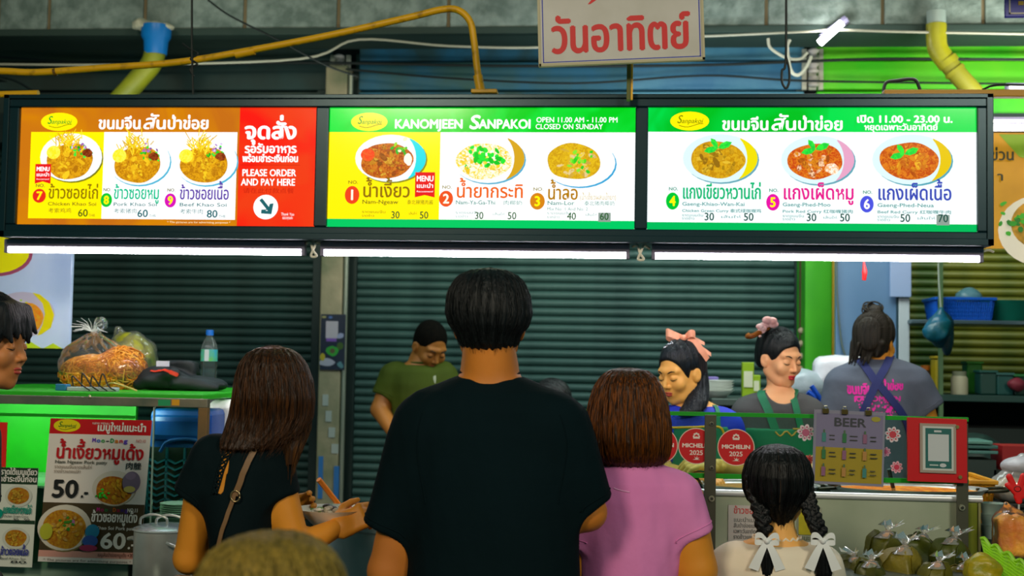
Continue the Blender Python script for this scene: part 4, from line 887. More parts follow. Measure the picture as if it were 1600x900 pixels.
F = Flat(fx, .0002, 3); dish(F, 178, 762, 34, 27, '#c88a10', '#a85010', ['#d8a820', '#c89018', '#b87010'], PM, None, 91, .82, (0, 4), '#b0a890', '#d8d0c0', ); greens(F, 160, 772, 12, PM, 12, 92)
F.ell(206, 752, 14, 17, PM('#7a6a80')); F.ell(204, 742, 8, 6, PM('#8a7890')); F.ell(204, 763, 9, 5, PM('#c8b860')); F.build('dish_picture', root)
F = Flat(fx, .0002, 5); dish(F, 106, 826, 42, 36, '#c8941c', '#a8640c', ['#d8b030', '#c8a060', '#b08018'], PM, None, 93, .82, (0, 2), '#807040', '#d8d0c0'); greens(F, 112, 818, 16, PM, 12, 94, ('#2a8a20', '#b070a0', '#408a20')); F.ell(80, 832, 10, 13, PM('#b8b830')); F.ell(152, 830, 11, 11, PM('#2a88b0')); F.ell(150, 845, 12, 9, PM('#3a60b0')); F.ell(148, 856, 14, 5, PM('#b03860')); F.build('dish_picture', root)
F = Flat(fx, .0002, 5)
for i, (ch_, cc) in enumerate(zip('Moo-Dang', ('#c02080', '#a02060', '#208040', '#404040', '#c06010', '#a02040', '#402080', '#503090'))): F.text(ch_, 154+i*6.3, 159+i*6.3, 799, 6, PM(cc), .35)
F.text('NO.11', 202, 219, 799, 6, Wp, .2); F.text('ข้าวซอยหมูเด้ง', 147, 219, 815, 12, Wp, .5); F.text('Khao Soi Pork patty', 156, 219, 827, 5, Wp, .15); F.text('60', 164, 204, 856, 24, Wp, 1.2); F.text('.-', 207, 220, 856, 18, Wp, .5); F.text('เมนูสันป่าข่อยหมูเด้ง +20', 162, 217, 869, 4.5, PM('#803828')); F.text('* The pictures are for advertising purposes *', 78, 215, 878, 3.5, PM('#806858')); F.build('lettering', root)
root, fx = poster('dark_menu_poster', 'dark green menu sheet with two small dish pictures at the far left', (-60, 730, 55, 885), YC-.006, PM('#d8dcd0'), -.03)
F = Flat(fx, .0002); F.rect(-60, 730, 55, 756, PM('#1f3a24')); F.rect(-60, 812, 55, 818, PM('#203c28')); F.text('จากราดใต้เมนูเดียว', -18, 54, 741, 7, Wp, .3); F.text('กดชำระเงินก่อน', -12, 54, 752, 7, Wp, .3); F.build('colour_field', root)
for cy, th, en, tc, nn in ((774, 'แกงเขียวหวานไก่', 'Chicken Green Curry', '#00907a', '4'), (840, 'ข้าวซอยเนื้อ', 'Beef Khao Soi', '#3a3a90', '9')):
    F = Flat(fx, .0002, 3); dish(F, 27, cy, 21, 17, '#b88a18', '#a86010', ['#a88020', '#c8a030'], PM, None, cy, .78, (0, 0), '#a0a8a0', '#c8ccc0'); F.text(th, 6, 50, cy+33-(7 if cy > 800 else 6), 9, PM(tc), .4); F.text(en, 6, 46, cy+33, 3.5, DK_); F.text('30   50' if cy < 800 else '80', 22, 48, cy+38.5, 4, DK_, .1); F.ell(1, cy+28, 5, 7, PM(tc)); F.build('dish_picture', root)
b = MB(); A = at(12, 660, YC-.006); D = at(-60, 728, YC-.006); b.box(D.x, A.x, YC-.01, YC-.006, D.z, A.z, mat('#e81808', .5)); tag(b.build('red_card'), 'plain bright red card above the dark menu sheet at the far left', 'card')

# ---- front table with steel pots, plates and the big noodle pot
ZT = .80
t = empty('front_table', (-.6, 3.9, 0), 'low steel table in front of the showcase carrying the pots', 'table')
b = MB(); b.box(X(200, 3.7), X(860, 3.7), 3.58, 3.98, ZT-.03, ZT, STEEL); b.build('tabletop', t, bevel=.004)
for xx in (X(210, 3.7), X(835, 3.7)):
    for yy in (3.65, 3.92): b = MB(); b.box(xx, xx+.03, yy, yy+.03, 0, ZT-.03, STEEL); b.build('leg', t)
POT = mat('#c8cecc', .35, .35, .04, 20, '#8a908c', 4)
def handle(b, c, a, r, m, w=.05, out=.035, dz=.0):
    ca, sa = math.cos(a), math.sin(a); f = lambda u, v, z: (c[0]+r*ca+u*ca-v*sa, c[1]+r*sa+u*sa+v*ca, c[2]+z)
    b.tube([f(-.002, -w, 0), f(out, -w*.8, -.008+dz), f(out+.006, 0, -.012+dz), f(out, w*.8, -.008+dz), f(-.002, w, 0)], .0055, m, 8, 4)
c = np.array((X(268, 3.82), 3.82, ZT)); zh = at(268, 832, 3.75).z-ZT
root = empty('steel_pot', c, 'small lidded stainless steel pot with wire handles beside the menu poster', 'pot')
b = MB(); b.lathe([(0, 0), (.085, 0), (.088, .01), (.088, zh-.004), (.093, zh), (.090, zh+.004), (.086, zh)], c, POT, 36); b.build('pot_body', root, smooth=True)
b = MB(); b.lathe([(.089, zh+.004), (.07, zh+.012), (.03, zh+.018), (0, zh+.02)], c, mat('#b8c4c8', .25, .7), 36); b.build('lid', root, smooth=True)
b = MB(); handle(b, c+V(0, 0, zh-.03), -.6, .088, POT); b.build('side_handle', root, smooth=True); b = MB(); handle(b, c+V(0, 0, zh-.03), -.6+PI, .088, POT); b.build('side_handle', root, smooth=True)
for k, (x, a) in enumerate(((-.028, 0), (.022, .02))):
    b = MB(); b.tube([c+V(x-.04, -.02, zh+.015), c+V(x-.035, -.02, zh+.035), c+V(x, -.02, zh+.045), c+V(x+.04, -.02, zh+.036), c+V(x+.045, -.02, zh+.014)], .004, POT, 8, 5); b.build('lid_handle', root, smooth=True)
c0_ = np.array((X(288, 4.1), 4.08, 0)); 
b = MB(); b.box(X(245, 4.1), X(345, 4.1), 4.02, 4.16, 0, at(290, 806, 4.08).z, mat('#40504c', .5, .3)); tag(b.build('plate_stand', bevel=.004), 'narrow dark stand behind the lidded pot holding the white plates', 'stand')
zb = at(290, 806, 4.08).z; WP = mat('#d8dcd8', .3); pl = None
pm_ = MB(); pm_.lathe([(0, .0), (.03, .0), (.06, .006), (.062, .008), (.058, .008), (.03, .003), (0, .003)], (0, 0, 0), WP, 28); pme = pm_.mesh('plate'); pme.polygons.foreach_set('use_smooth', [True]*len(pme.polygons))
for k in range(6):
    o = bpy.data.objects.new('plate', pme); COL.objects.link(o); o.location = (X(289, 4.08)+.001*math.sin(k*2), 4.09, zb+.0065*k)
    tag(o, ('lowest', 'second', 'third', 'fourth', 'fifth', 'topmost')[k]+' white plate in the small stack behind the lidded steel pot'+(', counted from below' if 0 < k < 5 else ''), 'plate', 'white plates stacked behind the steel pot')
# big noodle pot
c = np.array((X(690, 3.9), 3.98, ZT)); c[1] = 3.98; rz = at(600, 808, 3.9).z-ZT; R_ = .34
c[1] = 3.95
root = empty('noodle_pot', c, 'very large aluminium pot of orange broth between the bowl and the man', 'pot')
BP = mat('#c4d4d4', .4, .25, .06, 14, '#6f8686', 3)
b = MB(); b.lathe([(0, .0), (R_-.015, .0), (R_, .015), (R_, rz-.02), (R_+.012, rz-.012), (R_+.012, rz), (R_-.008, rz), (R_-.012, rz-.05)], c, BP, 64); b.build('pot_body', root, smooth=True)
b = MB(); b.lathe([(0, rz-.028), (R_-.01, rz-.028)], c, mat('#d08a10', .15, 0, .1, 12, '#b86a08', 14), 48); b.build('broth', root, smooth=True)
b = MB(); b.lathe([(R_+.013, rz-.001), (R_+.013, rz+.003), (R_-.012, rz+.003), (R_-.012, rz-.001)], c, mat('#f0f4f8', .3, .3), 64); b.build('bright_rim', root, smooth=True)
b = MB(); a1 = atv(498, 749, 3.92); a2 = atv(538, 800, 4.0); b.tube([a1, a2, a2+(a2-a1)*1.2], .0085, mat('#d87808', .5), 12, 0); tag(b.build('ladle_handle', smooth=True), 'orange wooden ladle handle leaning out of the big aluminium pot', 'ladle')
# the pot stands on its own low stand so the table stays free
# ---- bowl in the woman's hands
Yb = 3.1+.14; c = atv(520, 812, Yb); c[2] -= .012
root = empty('noodle_bowl', c, 'white bowl with herbs, meat and carrot held by the long-haired woman', 'bowl')
zr_ = atv(520, 795, Yb)[2]-c[2]
b = MB(); b.lathe([(0, -.012), (.035, -.012), (.045, -.006), (.075, zr_*.6), (.094, zr_), (.096, zr_+.002), (.092, zr_), (.072, zr_*.62), (.045, .0), (0, -.004)], c, mat('#f4f6ea', .35), 40); b.build('bowl_body', root, smooth=True)
b = MB(); b.lathe([(0, zr_*.62), (.073, zr_*.62)], c, mat('#c8b890', .3, 0, .3, 60, '#a89060', 40), 30); b.build('soup', root)
rd = random.Random(8)
def lumps(nm, n, cx, cy, sp, r, cols, z=.7, flat=.6):
    b = MB()
    for k in range(n): a = rd.uniform(0, 6.28); q = rd.uniform(0, sp); b.sphere((c[0]+cx+q*math.cos(a), c[1]+cy+q*math.sin(a)*.7, c[2]+zr_*z+rd.uniform(0, .012)), rd.uniform(.6, 1.2)*r, mat(rd.choice(cols), .4), 7, 5, (rd.uniform(.7, 1.4), rd.uniform(.7, 1.3), flat*rd.uniform(.6, 1.3)))
    return b.build(nm, root, smooth=True, auto=False)
lumps('chopped_herbs', 22, -.035, 0, .03, .007, ['#5a9a10', '#78a818', '#3a7a10'], .8); lumps('meat_pieces', 12, 0, .0, .032, .013, ['#2a2010', '#3a2c18', '#1c1408'], .85); lumps('noodle_pieces', 14, -.01, -.02, .04, .009, ['#c8c0b0', '#a89c88', '#d8d0c0'], .8); lumps('carrot_piece', 2, .045, -.01, .008, .013, ['#e86810'], .95, .8)

# ================================================================== right counter
xs0, xs1 = X(1030, YC), X(1503, YC); zrim = (at(1100, 766, YC).z+at(1500, 778, YC).z)/2
SM = mat('#b6bea8', .4, .25, .03, 12, '#9ca88f', 3)
ct = empty('steel_counter', ((xs0+xs1)/2, YC, 0), 'long brushed steel counter with a bright rounded rim at the right', 'counter')
x_l = X(884, YC); x_r = X(1533, YC)
b = MB(); b.box(x_l, xs1, YC, YC+.02, .05, zrim-.012, SM); b.build('front_panel', ct, bevel=.003)
b = MB(); b.tube([(x_l, YC-.002, zrim-.004), (x_r, YC-.002, zrim-.004)], .0105, mat('#e0e4e8', .38, .4), 12); b.build('rolled_rim', ct, smooth=True)
b = MB(); b.box(xs1+.001, x_r-.012, YC, YC+.02, .05, zrim-.015, mat('#7f8a20', .4, .3, .03, 12, '#5f6c1c', 4)); b.build('side_strip', ct, bevel=.003)
b = MB(); b.box(x_r-.011, x_r-.004, YC-.004, YC+.02, .05, zrim-.015, mat('#a8a878', .3, .6)); b.build('corner_edge', ct)
b = MB(); b.box(x_l, x_r-.012, YC+.02, YC+.38, zrim-.075, zrim-.06, STEEL); b.build('inner_shelf', ct)
b = MB(); b.box(x_l, x_r-.012, YC+.38, YC+.39, .05, zrim-.075, STEEL); b.build('back_panel', ct)
for x in (x_l+.02, x_r-.08): b = MB(); b.box(x, x+.04, YC+.2, YC+.24, 0, zrim-.08, STEEL); b.build('leg', ct)
# glass guard
gd = empty('glass_guard', ((xs0+xs1)/2, YC-.02, zrim), 'clear guard glass edged with green tape on two flat posts', 'guard')
zg1 = (at(1060, 646, YC-.02).z+at(1400, 653, YC-.02).z)/2; zg0 = (at(1060, 744, YC-.02).z+at(1400, 752, YC-.02).z)/2; x_g1 = X(1512, YC-.02)
b = MB(); b.box(x_l, x_g1, YC-.022, YC-.018, zg0, zg1, GLASS); b.build('glass_pane', gd)
TG = mat('#0a9a10', .4)
b = MB(); b.box(x_l, x_g1, YC-.026, YC-.0145, zg1-.006, zg1+.006, TG); b.build('upper_tape', gd); b = MB(); b.box(x_l, x_g1, YC-.026, YC-.0145, zg0-.004, zg0+.010, TG); b.build('lower_tape', gd)
PG = mat('#5a5a4c', .4, .6)
for x0, x1, y1 in ((1103, 1121, 648), (1494, 1512, 662)):
    b = MB(); b.box(X(x0, YC-.035), X(x1, YC-.035), YC-.038, YC-.030, .66, at(x0, y1, YC-.03).z, PG); p = b.build('post', gd, bevel=.001)
    for yy in ((662, 731, 779) if x0 < 1200 else (668, 744, 793)):
        q = at((x0+x1)/2, yy, YC-.04); b = MB(); b.cyl((q.x, YC-.044, q.z), (q.x, YC-.037, q.z), .009 if yy > 770 else .006, mat('#b8b49c', .3, .7), 14); b.cyl((q.x, YC-.048, q.z), (q.x, YC-.043, q.z), .0045, mat('#50504a', .3, .7), 10); b.build('bolt', p, smooth=True)
# round red award stickers on the glass
Yg = YC-.0265
def stick(cx, cy, r, label, partial=False):
    q = at(cx, cy, Yg); k = mpp(YC)*.985
    o = empty('round_sticker', (q.x, Yg, q.z), label, 'sticker', 'round red award stickers on the guard glass')
    fx = lambda x, y, d: (q.x+(x-cx)*k, Yg-d, q.z-(y-cy)*k)
    F = Flat(fx, .0002); W2 = mat('#e8d8d0', .5); F.ell(cx, cy, r, r, mat('#e0c8b8', .5), 40); F.ell(cx, cy, r-1.3, r-1.3, mat('#c80c14', .45), 40); F.build('disc', o)
    F = Flat(fx, .0002, 3); F.text('MICHELIN', cx-22, cx+22, cy+2, 6, W2, .45); F.text('2025', cx-10.5, cx+10.5, cy+13.5, 7, W2, .25)
    for i in range(5): a = PI*(.0+.25*i); F.ell(cx+4*math.cos(a), cy-15-4.5*math.sin(a), 1.7, 1.7, W2, 10)
    F.rect(cx-5, cy-15, cx+5, cy-11.5, W2); F.ell(cx-2.2, cy-15.5, .9, 1.3, mat('#c80c14', .45), 8); F.ell(cx+2.2, cy-15.5, .9, 1.3, mat('#c80c14', .45), 8)
    F.poly([(cx-6, cy+21), (cx-1, cy+19.5), (cx-3.5, cy+15.5), (cx, cy+18.5), (cx+1.2, cy+14.8), (cx+1.8, cy+18.7), (cx+5, cy+17), (cx+2.5, cy+20), (cx+6, cy+21)][::-1], W2); F.build('lettering', o)
stick(1088, 697, 28, 'red round sticker on the guard glass, whole, just left of the flat post'); stick(1150, 699, 28.5, 'red round sticker on the guard glass just right of the flat post'); stick(1031, 696, 28, 'red round sticker half hidden by the bob-haired woman')
# flower stickers
def flower(cx, cy, r, cols, label, nm='flower_sticker'):
    q = at(cx, cy, Yg); k = mpp(YC)*.985; F = Flat(lambda x, y, d: (q.x+(x-cx)*k, Yg-d, q.z-(y-cy)*k), .00015); m1, m2 = mat(cols[0], .5), mat(cols[1], .5)
    for i in range(8): a = i*PI/4+.2; F.ell(cx+r*.6*math.cos(a), cy+r*.6*math.sin(a), r*.36, r*.26, m1, 10, i == 0, a)
    F.ell(cx, cy, r*.42, r*.42, m2, 14); 
    for i in range(8): a = i*PI/4+.2; F.ell(cx+r*.62*math.cos(a), cy+r*.62*math.sin(a), r*.12, r*.10, m2, 7, i == 0)
    o = F.mb.build(nm); tag(o, label, 'sticker')
flower(1259, 676, 14, ('#d8c8d0', '#b05878'), 'pale flower sticker just left of the beer list'); flower(1395, 679, 13, ('#d8ccd4', '#c03848'), 'white flower sticker high beside the right edge of the beer list')
flower(1384, 706, 8, ('#c898b0', '#b04870'), 'small pinkish flower sticker halfway down beside the beer list'); flower(1401, 730, 10, ('#e8b0c0', '#c83050'), 'pink flower sticker low between the beer list and the red frame'); flower(1264, 718, 8, ('#d8706a', '#b82828'), 'small coral flower sticker left of the lower half of the beer list')
# beer list
Yl = YC-.05
q0 = at(1326, 700, Yl); root = empty('beer_list', q0, 'drinks list headed BEER, grey above and mustard below, clipped to the glass', 'sign')
k = mpp(YC)*.975; ra = math.radians(1.5)
def bfx(x, y, d): u, v = (x-1326)*k, -(y-700)*k; return (q0.x+u*math.cos(ra)+v*math.sin(ra), Yl-d, q0.z-u*math.sin(ra)+v*math.cos(ra))
def slab(fx, x0, y0, x1, y1, d0, d1, m, nm, par):
    vs = [fx(x, y, d) for x in (x0, x1) for d in (d0, d1) for y in (y1, y0)]; b = MB(); b.add(vs, [(0,1,3,2), (4,6,7,5), (0,4,5,1), (2,3,7,6), (0,2,6,4), (1,5,7,3)], m); return b.build(nm, par)
slab(bfx, 1272, 643, 1380, 757, -.004, 0, mat('#8a889c', .3), 'holder', root)
F = Flat(bfx, .0003); F.rect(1276, 648, 1377, 700, mat('#7a7494', .5)); F.rect(1276, 700, 1377, 753, mat('#a08c18', .5)); F.build('sheet', root)
F = Flat(bfx, .0003, 4); F.text('BEER', 1302, 1351, 667, 13, mat('#3a3c44', .5), .6); F.ell(1366, 654, 7, 4, mat('#a09830', .5)); 
rd = random.Random(2)
for j, yy in enumerate((686, 712, 738)):
    for i in range(3):
        xx = 1288+i*31; F.rect(xx-3, yy-8, xx+3, yy+6, mat(('#38807a', '#2a7040', '#8a5a7a', '#b08040')[(i+j) % 4], .5)); F.rect(xx-1.2, yy-13, xx+1.2, yy-8, mat('#4a6a4a', .5), False)
        for r_ in range(2): F.rect(xx+8, yy-5+6*r_, xx+20-rd.uniform(0, 4), yy-3.5+6*r_, mat('#3a3a34', .6))
F.build('bottle_pictures', root)
for xx in (1289, 1318, 1354): b = MB(); p = bfx(xx, 644, .003); b.box(p[0]-.009, p[0]+.009, p[1]-.006, p[1]+.010, p[2]-.008, p[2]+.006, mat('#6a5a30', .3, .7)); b.tube([(p[0]-.005, p[1], p[2]+.004), (p[0]-.004, p[1], p[2]+.014), (p[0]+.004, p[1], p[2]+.014), (p[0]+.005, p[1], p[2]+.004)], .0012, mat('#b0a880', .3, .9), 5); b.build('binder_clip', root)
# red frame with payment card (its code left blank)
Yr = YC-.062; q1 = at(1465, 704, Yr); root = empty('red_sign_board', q1, 'bright red board with a framed teal payment card bolted on the right post', 'sign'); rb = math.radians(1.8)
def rfx(x, y, d): u, v = (x-1465)*k, -(y-704)*k; return (q1.x+u*math.cos(rb)+v*math.sin(rb)+v*-.035, Yr-d, q1.z-u*math.sin(rb)*.4+v)
slab(rfx, 1420, 655, 1509, 752, -.010, 0, mat('#c80c14', .4, 0, .03, 20), 'board', root); slab(rfx, 1438, 663, 1492, 738, 0, .006, mat('#a8988c', .3), 'clear_holder', root)
F = Flat(rfx, .0003, 21); F.rect(1442, 667, 1488, 734, mat('#c8ccc8', .5)); F.rect(1446, 670, 1485, 731, mat('#1c6460', .5)); F.rect(1450, 679, 1481, 720, mat('#c4cace', .5)); F.rect(1459, 673, 1470, 676, mat('#c4cace', .5)); F.ell(1472, 726, 5, 3, mat('#c4cace', .5)); F.rect(1452, 725, 1465, 727, mat('#b8c8c4', .5)); F.build('payment_card', root)
for x, y in ((1494, 667), (1498, 743)): p = rfx(x, y, 0); b = MB(); b.cyl((p[0], p[1]-.006, p[2]), (p[0], p[1], p[2]), .0055, mat('#b8a868', .3, .8), 12); b.build('bolt', root, smooth=True)
# notes on the steel panel
def note(r, label, lines, m=mat('#c8c0bc', .7)):
    x0, y0, x1, y1 = r; Yn = YC-.004; A = at(x0, y0, Yn); B = at(x1, y1, Yn); root = empty('paper_note', (A.x, Yn, B.z), label, 'note'); b = MB(); b.box(A.x, B.x, Yn-.001, Yn+.002, B.z, A.z, m); b.build('paper', root)
    F = Flat(mapper(r, (A.x, B.x, B.z, A.z), Yn-.0015), .0002)
    for (t_, x, xx, y, h, cc, bo) in lines: F.text(t_, x, xx, y, h, mat(cc, .6), bo)
    F.build('lettering', root); return F
note((1138, 789, 1188, 905), 'white paper note with red and grey Thai lines left of the girl', [('ข้าวซอย', 1146, 1184, 802, 8, '#c84848', .3), ('แนะนำเมนู', 1146, 1184, 815, 5, '#606060', .1), ('สันป่าข่อยเมนู', 1146, 1184, 824, 5, '#606060', .1), ('เฉพาะวันอาทิตย์', 1146, 1184, 833, 5, '#606060', .1), ('ราดข้าวแกงน้ำ', 1146, 1184, 842, 5, '#606060', .1), ('Khao', 1146, 1178, 857, 9, '#d05030', .4)])
note((1246, 792, 1284, 850), 'laminated note with a yellow picture just right of the girl', [('แนะนำ', 1250, 1276, 845, 6, '#606040', .2)], mat('#9aa08c', .5)); 
b = MB(); A = at(1248, 796, YC-.006); B = at(1276, 836, YC-.006); b.box(A.x, B.x, YC-.0075, YC-.0058, B.z, A.z, mat('#c8b800', .6, 0, 0, 60, '#a8a010', 20)); tag(b.build('yellow_picture'), 'yellow picture stuck on the note right of the girl', 'picture')

# ---- pans of curry behind the guard
def pan(cx, cy, Y, r, ry, cols, label, deep=.05, handles=True, nm='curry_pan'):
    c = atv(cx, cy, Y); root = empty(nm, (c[0], c[1], c[2]-deep), label, 'pan'); z = c[2]
    b = MB(); b.lathe([(0, -deep), (r*.8, -deep), (r*.97, -.012), (r, 0), (r+.006, .002), (r+.004, -.003), (r*.985, -.006), (r*.9, -.02)], c, POT, 48, 1, ry); b.build('pan_body', root, smooth=True)
    cc = np.array(c)
    b = MB(); b.lathe([(0, -.008), (r*.5, -.009), (r*.975, -.010)], c, mat(cols[0], .5, 0, .6, 40, cols[1], 30, None, 0, .25, 0, 1, None, 0, (.45, .6)), 40, 1, ry); b.build('curry', root, smooth=True)
    if handles:
        b = MB(); 
        b.tube([c+V(r*.93, -.06*ry, -.006), c+V(r+.05, -.05, .0), c+V(r+.065, 0, .002), c+V(r+.05, .05, 0), c+V(r*.93, .06*ry, -.006)], .005, mat('#2c2c18', .4, .5), 8, 5); b.build('handle', root, smooth=True)
    return root, c
zs = zrim-.06
def pan_on(cx, cy, Y, r, ry, cols, label): 
    c = at(cx, cy, Y); return pan(cx, cy, Y, r, ry, cols, label, c.z-zs)
pan_on(1415, 761, 4.21, .248, .62, ('#d87008', '#ffa818'), 'wide pan of orange curry behind the guard glass at right')
pan_on(1185, 757, 4.20, .19, .8, ('#8a6a20', '#b08a30'), 'smaller pan of brown curry behind the girl with braids')
b = MB(); a1 = atv(1389, 733, 4.1); a2 = atv(1398, 774, 4.12); b.tube([a1, a1*.3+a2*.7], .0065, mat('#303038', .4, .3), 10); b.tube([a1*.3+a2*.7, a2], .006, mat('#c8c0a0', .3, .7), 10); tag(b.build('serving_spoon', smooth=True), 'serving spoon with dark handle standing in the orange curry', 'spoon')
b = MB(); b.tube([atv(1084, 745, 4.12), atv(1090, 752, 4.14), atv(1097, 763, 4.18)], [.006, .010, .007], mat('#080a08', .15), 10, 4); b.tube([atv(1089, 745, 4.12), atv(1093, 752, 4.14), atv(1100, 763, 4.18)], .004, mat('#080a08', .15), 8, 3); tag(b.build('tongs', smooth=True), 'glossy black tongs resting behind the guard beside the bob-haired woman', 'tongs')

# ---- leaf parcels on a tray in front of the steel panel
YW = 3.82; ztray = .93
tr = empty('parcel_tray', (X(1440, 3.8), 3.75, ztray-.02), 'steel tray table before the counter carrying the leaf parcels', 'table')
b = MB(); b.box(X(1300, 3.8), X(1522, 3.8), 3.5, 3.94, ztray-.02, ztray, STEEL); b.build('tray', tr, bevel=.004)
for xx in (X(1305, 3.8), X(1505, 3.8)):
    for yy in (3.52, 3.9): b = MB(); b.box(xx, xx+.025, yy, yy+.025, 0, ztray-.02, STEEL); b.build('leg', tr)
LF = [mat('#5c5c14', .42, 0, .4, 30, '#2c3408', 12), mat('#6c6616', .42, 0, .4, 30, '#383c0c', 12), mat('#8a7a20', .42, 0, .4, 30, '#4c480e', 12), mat('#4c5414', .42, 0, .4, 30, '#2c360c', 12)]
FOOD = mat('#c87010', .5, 0, .6, 60, '#e8a020', 40); TUFT = clear('#ffffff', .6, .08, 'tuft_film', 1, .2)
def parcel(px, py, Y, s, seed, label, m, tw=(0, .0)):
    c = atv(px, py, Y); rd = random.Random(seed); an = rd.uniform(0, 3.1); tl_ = (rd.uniform(-.35, .35), rd.uniform(-.3, .3)); root = empty('leaf_parcel', c-V(0, 0, s*.55), label, 'parcel'); Rz = np.array(Matrix.Rotation(tl_[0], 3, 'X') @ Matrix.Rotation(tl_[1], 3, 'Y') @ Matrix.Rotation(an, 3, 'Z'))
    def f(P):
        Q = (P-c.astype(np.float32))@Rz.astype(np.float32); h = np.clip((Q[:, 2]+s*.55)/(s*1.15), 0, 1)
        d = np.maximum(np.abs(Q[:, 0]), np.abs(Q[:, 1]))*.85+.15*np.sqrt(Q[:, 0]**2+Q[:, 1]**2)-(s*(.62-.30*h**2.5+.05*np.sin(h*5+3))); d = smax(d, np.abs(Q[:, 2])-s*.55, .012)
        fold = .005*np.sin(np.arctan2(Q[:, 1], Q[:, 0])*3+4*h)*h; fl = .0015*np.sin(Q[:, 0]*60+Q[:, 2]*90); return d*.8+fold+fl*.5+.004*wav(P, 38, seed)
    blob('leaf_wrap', f, c-s, c+s, .0055, m, root, 1)
    for k in range(3):           # folded leaf edges lying over the parcel
        a = an+k*2.1+rd.uniform(-.3, .3); pts = [c+V(math.cos(a)*s*.75, math.sin(a)*s*.75, -s*.35), c+V(math.cos(a+.4)*s*.6, math.sin(a+.4)*s*.6, s*.1), c+V(math.cos(a+.9)*s*.25, math.sin(a+.9)*s*.25, s*.6)]
        strip(f, pts, [.012, .03, .034, .02, .008], m, 'leaf_fold', root, .002, 5, .0018)
    tp = c+V(0, -.005, s*.52); blob('filling', lambda P: ell(P, tp, (s*.26, s*.22, s*.10))+.004*wav(P, 120, seed), tp-.05, tp+.05, .006, FOOD, root, 1)
    b = MB(); K = 12; ring = []; d = V(tw[0], -.1, 1.0); d /= np.linalg.norm(d)
    for j, (r, hgt) in enumerate(((s*.46, -.006), (s*.26, s*.12), (.006, s*.22), (s*.22, s*.42), (s*.42, s*.56))):
        for i in range(K):
            a = 2*PI*i/K; rr = r*(1+.35*math.sin(i*3.1+j)*(j > 2)); ring.append(tp+d*(hgt+(.012*math.sin(i*2.3) if j == 4 else 0))+V(rr*math.cos(a), rr*math.sin(a), 0))
    b.add(ring, [(j*K+i, j*K+(i+1) % K, (j+1)*K+(i+1) % K, (j+1)*K+i) for j in range(4) for i in range(K)], TUFT); b.build('plastic_tuft', root, smooth=True, auto=False)
PL = [(1383, 857, 3.80, .056, 1, 'dark leaf parcel standing highest at the left of the pile', 0, (.5, 0)), (1437, 858, 3.84, .052, 2, 'leaf parcel at the back centre with a wide clear film tuft', 3, (.9, 0)), (1486, 868, 3.80, .060, 3, 'dark leaf parcel at the back right beside the corner post', 3, (.7, 0)),
      (1412, 884, 3.68, .060, 4, 'olive leaf parcel at the front centre with a folded flap', 2, (.1, 0)), (1338, 893, 3.70, .048, 5, 'leaf parcel at the front left whose film shows orange filling', 1, (-.8, 0)), (1360, 900, 3.60, .046, 6, 'leaf parcel lowest at the front left edge of the pile', 0, (.2, 0)), (1462, 904, 3.62, .052, 7, 'leaf parcel at the front right covered in crumpled film', 1, (.6, 0)), (1506, 903, 3.70, .046, 8, 'leaf parcel at the far right end of the pile', 2, (.3, 0))]
for a in PL: parcel(a[0], a[1], a[2], a[3]*1.32, a[4], a[5], LF[a[6]], a[7])

# ---- baskets and bags at the right edge
TZ = at(1560, 842, 4.2).z
b = MB(); b.box(X(1534, 4.05), X(1900, 4.2), 4.04, 4.75, 0, TZ-.0, mat('#1a2422', .7)); tag(b.build('side_table', bevel=.004), 'dark side table right of the steel counter under the yellow basket', 'table')
def basket(x0, x1, zt, zb_, y0, y1, m, label, nm='basket', nx=12, rows_=5, cat='basket', taper=.02):
    root = empty(nm, ((x0+x1)/2, (y0+y1)/2, zb_), label, cat)
    b = MB(); b.box(x0-.01, x1+.01, y0-.01, y1+.01, zt-.012, zt, m); 
    b = MB()
    for (a0, a1, b0, b1) in ((x0-.01, x1+.01, y0-.01, y0+.004), (x0-.01, x1+.01, y1-.004, y1+.01), (x0-.01, x0+.004, y0+.004, y1-.004), (x1-.004, x1+.01, y0+.004, y1-.004)): b.box(a0, a1, b0, b1, zt-.014, zt, m)
    b.build('rim', root, bevel=.003)
    b = MB(); b.box(x0+taper, x1-taper, y0+taper, y1-taper, zb_, zb_+.004, m); b.build('base', root)
    b = MB(); H = zt-zb_
    for s_ in range(2):
        for i in range(nx+1):
            t = i/nx; xt = x0+(x1-x0)*t; xb_ = x0+taper+(x1-x0-2*taper)*t; yt, yb_ = (y0, y0+taper) if s_ == 0 else (y1, y1-taper); b.tube([(xt, yt, zt-.01), (xb_, yb_, zb_)], .0032, m, 4)
        n2 = max(3, int(nx*(y1-y0)/(x1-x0)))
        for i in range(n2+1):
            t = i/n2; yt = y0+(y1-y0)*t; yb_ = y0+taper+(y1-y0-2*taper)*t; xt, xb_ = (x0, x0+taper) if s_ == 0 else (x1, x1-taper); b.tube([(xt, yt, zt-.01), (xb_, yb_, zb_)], .0032, m, 4)
    for j in range(rows_):
        t = (j+.5)/rows_; q = taper*(1-t); z = zb_+H*t; a0, a1, b0, b1 = x0+q, x1-q, y0+q, y1-q
        b.tube([(a0, b0, z), (a1, b0, z), (a1, b1, z), (a0, b1, z), (a0, b0, z)], .0035, m, 4)
    b.build('lattice', root)
    return root
YBm = mat('#d89818', .45)
basket(X(1496, 4.3), X(1553, 4.3), at(1530, 750, 4.3).z, TZ+.002, 4.3, 4.6, YBm, 'mustard yellow plastic basket behind the end of the steel counter', 'yellow_basket', 9, 5)
b = MB(); b.box(X(1503, 4.3), X(1546, 4.3), 4.33, 4.57, TZ+.008, TZ+.16, mat('#d89018', .6)); tag(b.build('basket_contents'), 'tan bundle filling the mustard yellow basket', 'bundle')
